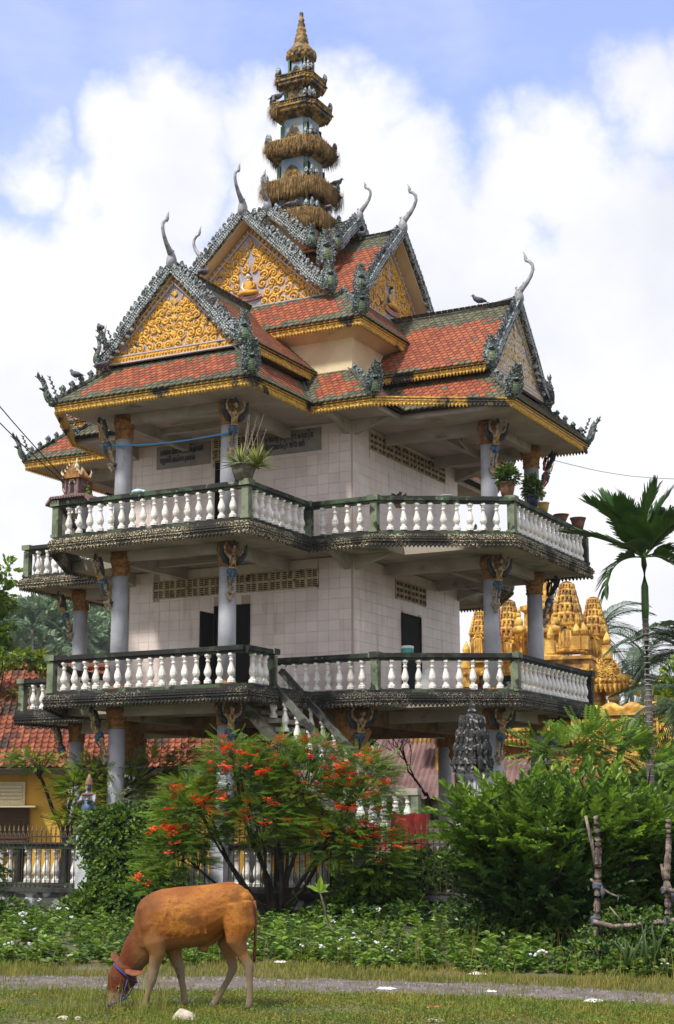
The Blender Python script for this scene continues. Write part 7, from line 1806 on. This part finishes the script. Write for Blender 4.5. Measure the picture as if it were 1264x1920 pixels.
legz = rmp(zz_, 0.50, 0.36); headx = rmp(xx_, -0.28, -0.50)
c = mxx(mth('MULTIPLY', legz, mth('SUBTRACT', 1.0, headx)), c, (0.20,0.150,0.095))
c = mxx(headx, c, (0.115,0.026,0.007))                                   # dark red neck and head
c = mxx(mth('MULTIPLY', rmp(zz_, 0.16, 0.10), headx), c, (0.30,0.20,0.13))
c = mxx(mth('MULTIPLY', rmp(nz_(12), 0.60, 0.72), legz), c, (0.08,0.055,0.04))
c = mxx(mth('MULTIPLY', rmp(zz_, 0.055, 0.02), headx), c, (0.05,0.035,0.03))
K(c, p.inputs['Base Color']); bp = N.new('ShaderNodeBump'); bp.inputs['Strength'].default_value = 0.5; bp.inputs['Distance'].default_value = 0.01; K(nz_(90, 4, (1,1,0.35)), bp.inputs['Height']); K(bp.outputs[0], p.inputs['Normal'])
MT['cow'] = mc; me.materials.clear(); me.materials.append(mc); inst('cow_body', me, cow)
M_('hoof', (0.05,0.04,0.05), 0.6); M_('eye', (0.008,0.006,0.005), 0.08); M_('ear_in', (0.42,0.22,0.13), 0.8); M_('rope', (0.02,0.035,0.20), 0.7); M_('tail_tuft', (0.20,0.07,0.025), 0.9, var=(0.07,0.03,0.015), vscale=30)
for (px, py, d) in [(268,1898,near),(345,1893,farr),(471,1892,near),(400,1892,farr)]:
    m = MB()
    for s in (-1,1): m.tube([c2(px+3,py-6,d+s*0.017), c2(px-4,py+1,d+s*0.019)], [0.025,0.018], 8)
    o = m.build('hoof', 'hoof', cow, True)
def ear(P, name='ear'):
    m = MB(); P = [Vector(q) for q in P]; m.tube(P, [0.016,0.036,0.042,0.026,0.006], 10, flat=0.30, ref=(0.25,-0.6,0.6)); o = m.build(name, MT and 'cow_plain', cow, True); return o
M_('cow_plain', (0.13,0.036,0.010), 0.8, var=(0.19,0.06,0.02), vscale=20)
ear([c2(240,1818,-0.05), c2(248,1824,-0.09), c2(260,1826,-0.12), c2(271,1825,-0.14), c2(280,1823,-0.15)])
ear([c2(228,1813,0.04), c2(221,1806,0.08), c2(216,1800,0.10), c2(213,1795,0.12), c2(211,1791,0.13)])
for s, d in ((-1,-0.074),(1,0.074)):
    m = MB(); m.ell(c2(229.5,1853,d), (0.020,0.012,0.015), 10, 7); m.build('eye', 'eye', cow, True)
    m = MB(); m.tube([c2(229.5,1853,d*1.04)+Vector((0.024*math.cos(a),0,0.019*math.sin(a))) for a in [2*PI*i/12 for i in range(13)]], 0.0055, 5); m.build('eyelid', 'cow_plain', cow, True)
m = MB(); m.ell(c2(215,1900,-0.02), (0.03,0.03,0.02), 8, 5); m.ell(c2(213,1893,-0.045), (0.010,0.010,0.008), 6, 4); m.build('nose', 'hoof', cow, True)
m = MB(); m.tube([c2(480,1696), c2(484,1725,-0.02), c2(484,1760,-0.03), c2(483,1780,-0.03)], [0.020,0.016,0.014,0.013], 8); m.k = 1
for i in range(14): a = i*0.9; m.tube([c2(483,1770,-0.03), c2(483+2*math.cos(a),1790,-0.03+0.01*math.sin(a)), c2(481.5+2*math.cos(a),1808+3*math.sin(a),-0.03)], [0.006,0.010,0.001], 5)
m.build('tail', ['cow_plain','tail_tuft'], cow, True)
# rope halter: loops round head and muzzle
def loop(cx, cy, ang, rx, ry, r=0.007, w=(0,2*PI)):
    ax_ = Vector((math.cos(ang),0,math.sin(ang))); pts = [c2(cx,cy)+ax_*(rx*math.cos(a))+Vector((0,ry*math.sin(a),0)) for a in [w[0]+(w[1]-w[0])*i/20 for i in range(21)]]
    m.tube(pts, r, 6)
m = MB(); loop(240,1828,math.radians(-38),0.135,0.098,0.009); loop(224,1880,math.radians(20),0.083,0.070)
m.tube([c2(246,1838,-0.082), c2(242,1856,-0.084), c2(236,1872,-0.070), c2(226,1879,-0.062)], 0.0065, 6); m.ell(c2(240,1872,-0.072),(0.014,0.010,0.014),6,4)
m.tube([c2(253,1836,-0.05), c2(256,1852,-0.05), c2(247,1868,-0.055), c2(241,1873,-0.066)], 0.007, 6); m.build('halter', 'rope', cow, True)

# ------------------------------------------------------------------ rocks and litter
def rock(px, d, sx, sy, sz, label, mt_='rock', cat='rock', name='rock'):
    m = MB(); m.ell((0,0,sz*0.35), (sx,sy,sz), 12, 8); v2 = []
    for v in m.v: n_ = MN.noise(Vector((v[0]*14+px, v[1]*14, v[2]*14))); v2.append((v[0]*(1+0.35*n_), v[1]*(1+0.35*n_), max(0.0, v[2]*(1+0.45*n_))))
    m.v = v2; o = m.build(name, mt_); o.location = gnd(px, d); tag(o, label, cat); return o
rock(352, 13.35, 0.12, 0.07, 0.06, 'pale flat rock at the bottom edge below the cow')
rock(132, 13.6, 0.06, 0.04, 0.022, 'small flat stone in the grass left of the cow muzzle'); rock(158, 13.55, 0.035, 0.03, 0.02, 'smaller pebble right beside the flat stone in the grass')
rock(366, 19.0, 0.075, 0.06, 0.07, 'light grey rock behind the cow belly at the edge of the weeds'); rock(146, 19.3, 0.09, 0.06, 0.05, 'grey stone at the weed edge left of the cow'); rock(112, 19.2, 0.05, 0.04, 0.03, 'small beige stone next to the larger grey stone at the weed edge')
rock(812, 13.25, 0.075, 0.04, 0.02, 'pale stone at the bottom edge below the red scrap')
def litter(px, d, s, label, mt_='litter', cat='litter', name='plastic_litter', seed=0):
    r_ = random.Random(seed+px); m = MB(); n = 6; ids = {}
    for i in range(n):
        for j in range(n): ids[i,j] = m.P(((i-2.5)*s/2.5+r_.uniform(-.2,.2)*s, (j-2.5)*s/3.2+r_.uniform(-.2,.2)*s, 0.012+r_.uniform(0,0.30)*s*(1 if 0<i<5 and 0<j<5 else .2)))
    for i in range(n-1):
        for j in range(n-1): m.face([ids[i,j],ids[i+1,j],ids[i+1,j+1],ids[i,j+1]])
    o = m.build(name, mt_); o.location = gnd(px, d); q = o.modifiers.new('s','SOLIDIFY'); q.thickness = 0.002; tag(o, label, cat)
litter(892, 17.2, 0.085, 'crumpled pale blue plastic bag on the verge in front of the weeds'); litter(1100, 14.75, 0.085, 'flat white plastic scrap on the path edge at the right'); litter(808, 14.15, 0.065, 'small red plastic scrap on the grass near the path', 'litter_red')
litter(528, 18.6, 0.075, 'white plastic wrapper at the weed edge right of the cow tail'); litter(722, 15.7, 0.08, 'flat pale paper pressed on the middle of the path'); litter(915, 15.5, 0.05, 'tiny white scrap on the path')

# ------------------------------------------------------------------ things on the balconies
def pot(p, r, h, mt_, label, plant=None, flare=1.25, name='flower_pot'):
    t = thing(name, label, 'pot', p); m = MB(); m.lathe([(r*0.72,0),(r*0.98,h*0.55),(r*1.0*flare*0.85,h*0.88),(r*flare*0.92,h*0.90),(r*flare*0.92,h),(r*flare*0.80,h),(r*0.78,h*0.86)], 16); m.build('pot_body', mt_, t, True)
    m = MB(); m.lathe([(r*0.8,h*0.86),(r*0.1,h*0.9)], 12); m.build('soil', 'bark_dark', t)
    if plant: plant(t, h, r)
    return t
def leafy(n, sx, sz, ll, mats=('leaf_weed','leaf_bush','leaf_dark')):
    def f(t, h, r):
        bl = [((0,0,h+sz*0.7),(sx,sx,sz)),((sx*0.5,0,h+sz*0.5),(sx*0.6,sx*0.6,sz*0.7)),((-sx*0.5,0,h+sz*0.6),(sx*0.6,sx*0.6,sz*0.7))]
        P, D = blob_points(bl, n, 0.4); A_, D_, N_, L_ = sprays(P, D+np.array([0,0,.3]), 5, 0.10, ll, 0.04); leaf_obj('foliage', A_, D_, N_, L_, L_*0.65, list(mats), t, RN.choice(3,len(A_)), kind='stuff')
        stems('stem', t, [((0,0,h*0.8),(rnd.uniform(-1,1)*sx*0.7,rnd.uniform(-1,1)*sx*0.5,h+sz*rnd.uniform(.5,1.2)),0.008,0.003) for _ in range(7)], 'bark')
    return f
def aloe(t, h, r):
    for c, n in (((-0.05,0,0),60),((0.38,-0.02,-0.04),40)):
        for i in range(n):
            a = rnd.uniform(0,6.28); el = rnd.uniform(-0.15,1.35); L_ = rnd.uniform(0.40,0.66)*(0.85 if el > 1 else 1); d = Vector((math.cos(a)*math.cos(el), math.sin(a)*math.cos(el), math.sin(el)))
            b = Vector((c[0],c[1],h*0.9+c[2])); m = MB(); m.tube([b, b+d*L_*0.5+Vector((0,0,0.03)), b+d*L_+Vector((0,0,-0.03 if el < 0.6 else 0.03))], [0.026,0.021,0.002], 5, flat=0.5); m.build('aloe_leaf', 'aloe', t, True)
    for i in range(10):
        b = Vector((rnd.uniform(-.1,.3),0,h)); tip = b+Vector((rnd.uniform(-.15,.45),rnd.uniform(-.2,.2),rnd.uniform(0.7,1.15))); m = MB(); m.tube([b, b.lerp(tip,.5)+Vector((0.03,0,0)), tip], [0.006,0.005,0.003], 5); m.build('dry_stalk', 'twig', t)
rt = zR2+0.0
rA = zF2+0.835
pot((2.44,-LA+0.14,rA), 0.25, 0.36, 'pot_grey', 'big cracked grey pot of spiky aloe with dry stalks on the near balcony corner', aloe, 1.3)
def yon(px, py, z=rA, ax='u', val=LA-0.12): 
    p = on(px, py, ax, val); return p
def onrail(px, side):
    p = on(px, 950, 'u', LA-0.12) if side == 'B' else on(px, 940, 'v', -w1+0.12)
    p.z = rA; return p
pB = lambda px: onrail(px, 'B'); pb = lambda px: onrail(px, 'b')
pot((LA-0.25,-w1+0.14,rA), 0.17, 0.36, 'terracotta', 'brown pot with a bushy green plant on the right porch corner', leafy(260,0.24,0.22,0.075), 1.3)
pot(pB(999), 0.15, 0.28, 'pot_blue', 'dark blue glazed pot with a green plant beside the brown corner pot', leafy(200,0.17,0.30,0.075), 1.2)
pot(pB(1019), 0.13, 0.24, 'pot_yellow', 'plain yellow pot standing alone on the right porch rail'); pot(pB(1052), 0.16, 0.17, 'terracotta', 'wide shallow terracotta bowl on the right porch rail', None, 1.35); pot(pB(1083), 0.17, 0.30, 'terracotta', 'patterned terracotta urn at the far end of the right porch rail', None, 1.35)
pot(pb(838), 0.13, 0.20, 'pot_cream', 'small cream pot on the middle of the upper rail', None, 1.3); pot((w2-0.12,-w1-0.02,rA), 0.12, 0.19, 'terracotta', 'low brown pot with short grassy leaves on the inner rail corner', leafy(60,0.15,0.05,0.06), 1.3)
p = on(892, 996, 'v', -w1+0.5); p.z = zF2; pot(p, 0.07, 0.15, 'terracotta', 'tiny seedling pot on the upper balcony floor behind the balusters', leafy(24,0.09,0.07,0.05))
# water cooler on the lower rail
t = thing('water_cooler', 'teal insulated water cooler with white lid standing on the lower rail corner', 'cooler', (w2+0.0,-w1+0.12,zF1+0.83))
m = MB(); m.lathe([(0.13,0),(0.14,0.02),(0.14,0.24),(0.135,0.25)], 20); m.build('barrel', 'teal', t, True); m = MB(); m.lathe([(0.145,0.25),(0.15,0.26),(0.15,0.30),(0.12,0.315),(0.04,0.32)], 20); m.build('lid', 'white_plastic', t, True)
m = MB(); m.tube([(0.13,-0.06,0.18),(0.19,-0.08,0.14),(0.17,-0.08,0.08)], 0.012, 6); m.build('handle', 'teal', t, True)
t = thing('white_sack', 'grey white sack slumped behind the lower balusters', 'sack', (w2+0.25,-w1+0.55,zF1)); b = MB(); b.ell((0,0,0.25),(0.26,0.2,0.27),12,8); b.ell((0.08,0,0.5),(0.14,0.12,0.14),10,6); inst('sack_body', blob(b,'sack_body',['litter'],0.02,4), t)
tag(t, 'grey white sack slumped behind the lower balusters', 'sack')
m = MB(); m.ell((0,0,0.03),(0.16,0.10,0.06),10,6); m.ell((0.12,0.03,0.02),(0.09,0.07,0.05),8,5); o = m.build('blue_cloth', 'litter', None, True); p = on(258,922,'v',-LA+0.12); o.location = (p.x,p.y,rA); o.data.materials[0] = mat('cloth_blue', (0.25,0.55,0.68), 0.9, var=(0.6,0.7,0.72), vscale=18); tag(o, 'light blue cloth bundle lying on the upper rail', 'cloth')
# spirit house on the left corner
p = Vector((-w1+0.45,-LA+0.30,rA)); t = thing('spirit_house', 'small pinkish spirit house with gilded spires on a lattice tray at the left balcony corner', 'shrine', p)
m = MB(); m.prism([(-0.62,-0.10),(-0.45,0.06),(0.45,0.06),(0.62,-0.10),(0.62,-0.05),(0.48,0.11),(-0.48,0.11),(-0.62,-0.05)], (0,-0.34,0.0), (1,0,0), (0,0,1), (0,0.7,0))
for i in range(14): m.box((-0.48+i*0.074,-0.36,0.06),(0.035,0.03,0.045))
m.build('tray', 'shrine_pink', t)
m = MB(); m.box((0.0,0,0.13),(0.46,0.42,0.06)); m.box((0.0,0,0.34),(0.30,0.30,0.38)); 
for sx_ in (-1,1):
    for sy_ in (-1,1): m.tube([(sx_*0.17,sy_*0.17,0.14),(sx_*0.17,sy_*0.17,0.54)], 0.028, 8)
m.build('shrine_body', 'shrine_pink', t); m = MB(); m.box((0,-0.153,0.32),(0.10,0.012,0.24)); m.lathe([(0.05,0),(0.03,0.04),(0.005,0.06)], 8, (0,-0.153,0.44)); m.build('niche', 'black', t); 
m = MB(); m.tube([(0.075*math.cos(a),-0.162,0.42+0.085*math.sin(a)) for a in [PI*i/8 for i in range(9)]], 0.018, 5); m.build('niche_arch', 'cream', t)
m = MB(); m.box((0,0,0.56),(0.50,0.46,0.05)); m.k = 1
for s in (-1,1):
    m.prism([(-0.24,0),(0.24,0),(0,0.30)], (0,s*0.2,0.585), (1,0,0), (0,0,1), (0,0.03,0), k=0); m.tube([(s*0.26,0.18,0.60),(s*0.30,0.18,0.70),(s*0.27,0.18,0.78)], [0.03,0.02,0.004], 5); m.tube([(s*0.26,-0.18,0.60),(s*0.30,-0.18,0.70),(s*0.27,-0.18,0.78)], [0.03,0.02,0.004], 5)
    for i in range(4): m.tube([(s*(0.22-i*0.055),-0.2,0.62+i*0.07),(s*(0.25-i*0.055),-0.2,0.70+i*0.07)], [0.022,0.004], 5)
m.lathe([(0.09,0.62),(0.10,0.72),(0.06,0.78),(0.07,0.84),(0.03,0.92),(0.035,0.96),(0.005,1.06)], 8); m.build('shrine_roof', ['gold_dark','cream'], t)
m = MB(); m.box((0.36,0,0.14),(0.10,0.2,0.06)); 
for i in range(7): m.ell((0.34+rnd.uniform(-.08,.12),rnd.uniform(-.1,.1),0.24+rnd.uniform(-.05,.12)),(0.035,0.035,0.035),6,4)
m.build('offerings', 'leaf_bush', t)
# blue hose slung between the front columns
m = MB(); pA, pB_ = on(188,836,'v',-6.25), on(446,808,'v',-6.25); pts = [pA.lerp(pB_, i/16)+Vector((0,0,-0.10*math.sin(PI*i/16))) for i in range(17)]; m.tube(pts, 0.020, 8); o = m.build('blue_hose', 'blue_hose', None, True); tag(o, 'bright blue hose slung across the upper front columns', 'hose')
# hanging red tassels
for (px, py, lab, ax, v) in [(923,1185,'thin red cord with tassels hanging on the nearer middle floor column of the right porch','u',5.99),(1008,905,'small red tassel hanging from the far upper column of the right porch','u',6.3)]:
    p = on(px, py, ax, v); m = MB(); m.tube([Vector((0.22,-0.1,0.75)), Vector((0.22,-0.05,0.3)), Vector((0.2,0,0.0))], 0.008, 5); m.tube([Vector((0.2,0,0.0)), Vector((0.2,0,-0.10))], [0.012,0.035], 6); o = m.build('red_tassel', 'flower_red'); o.location = p; tag(o, lab, 'tassel')
# cables
def cable(pts, label, r=0.012):
    m = MB(); q = []
    for i in range(len(pts)-1):
        for j in range(12): t_ = j/12; q.append(pts[i].lerp(pts[i+1], t_)-Vector((0,0,0.12*math.sin(PI*t_))))
    q.append(pts[-1]); m.tube(q, r, 5); o = m.build('cable', 'wire'); tag(o, label, 'cable')
e = on(128,905,'v',-LA+0.3)
cable([at(-160,560,30), e], 'upper of two black cables running down to the spirit house', 0.013); cable([at(-160,620,31), e-Vector((0.05,0,0.05))], 'lower of two black cables running down to the spirit house', 0.013)
cable([on(1035,862,'u',6.2), at(1264,898,45), at(1500,925,50)], 'thin grey cable leaving the right porch towards the right edge', 0.008)
cable([on(846,1085,'u',3.3), on(936,1112,'u',5.9)], 'thin wire along the middle floor wall to the right porch column', 0.008)

# ------------------------------------------------------------------ pigeons
b = MB(); b.tube([(-0.11,0,0.075),(-0.05,0,0.085),(0.02,0,0.10),(0.08,0,0.13),(0.105,0,0.165),(0.11,0,0.18)], [0.02,0.05,0.062,0.048,0.030,0.028], 10); b.ell((0.118,0,0.188),(0.032,0.026,0.027),8,6); b.tube([(-0.08,0,0.075),(-0.19,0,0.045)], [0.032,0.018], 8, flat=0.35)
bd = blob(b, 'bird_body', ['pigeon'], 0.009, 3); m = MB(); m.tube([(0.14,0,0.185),(0.175,0,0.178)], [0.009,0.002], 5)
for s in (-1,1): m.tube([(0.01,s*0.022,0.05),(0.01,s*0.022,0.0)], 0.005, 4); m.tube([(0.0,s*0.022,0.002),(0.04,s*0.022,0.002)], 0.005, 4)
bk = m.mesh('beak_and_feet', ['twig']); m = MB()
for s in (-1,1): m.tube([(0.05,s*0.045,0.115),(-0.03,s*0.052,0.10),(-0.14,s*0.022,0.07)], [0.022,0.036,0.008], 8, flat=0.45, ref=(0,1,0))
wg = m.mesh('wing', ['pigeon'], True)
def pigeon(p, rz, label, sc=1.35):
    t = thing('pigeon', label, 'bird', p, rz); t.scale = (sc,)*3; inst('bird_body', bd, t); inst('beak_and_feet', bk, t); inst('wing', wg, t)
pigeon(on(899,572,'v',0.0), yaw+PI, 'pigeon on the ridge of the right gable roof')
pigeon(on(630,352,'u',0.75), yaw, 'pigeon perched on the right edge of the lowest spire ledge')
pigeon(on(519,190,'v',-0.6), yaw, 'pigeon on the left edge of the upper spire ledge')
pigeon(on(188,624,'v',-6.75), yaw+2, 'dark pigeon on top of the left serpent head of the front gable')
pigeon(on(143,712,'v',-6.8), yaw+2.6, 'dark pigeon on the left hip of the front skirt roof')
pigeon(on(192,694,'v',-6.5), yaw+0.5, 'dark pigeon at the top of the left hip beneath the front gable')
pigeon(on(382,520,'v',-6.2), yaw+1.0, 'dark pigeon on the front gable bargeboard beside the upper gable')
pigeon(on(545,392,'v',-1.9), yaw+0.2, 'grey pigeon on the bargeboard at the spire foot')
pigeon(on(617,398,'v',-1.75), yaw+1.4, 'pigeon on the serpent pillar between the top gables')
pigeon(on(675,448,'u',1.9), yaw+0.4, 'dark pigeon beneath the right finial of the topmost gable')
# ------------------------------------------------------------------ humid air: far things fade
hz = MB(); hz.box((10,60,12.0),(1660,1660,28.4)); ho = hz.build('haze', 'black'); ho['kind'] = 'stuff'
hm = bpy.data.materials.new('haze_air'); hm.use_nodes = True; N = hm.node_tree.nodes; N.clear(); o_ = N.new('ShaderNodeOutputMaterial'); v_ = N.new('ShaderNodeVolumePrincipled')
v_.inputs['Color'].default_value = (0.86,0.90,0.98,1); v_.inputs['Density'].default_value = 0.00020; v_.inputs['Anisotropy'].default_value = 0.2
hm.node_tree.links.new(v_.outputs[0], o_.inputs['Volume']); ho.data.materials.clear(); ho.data.materials.append(hm)
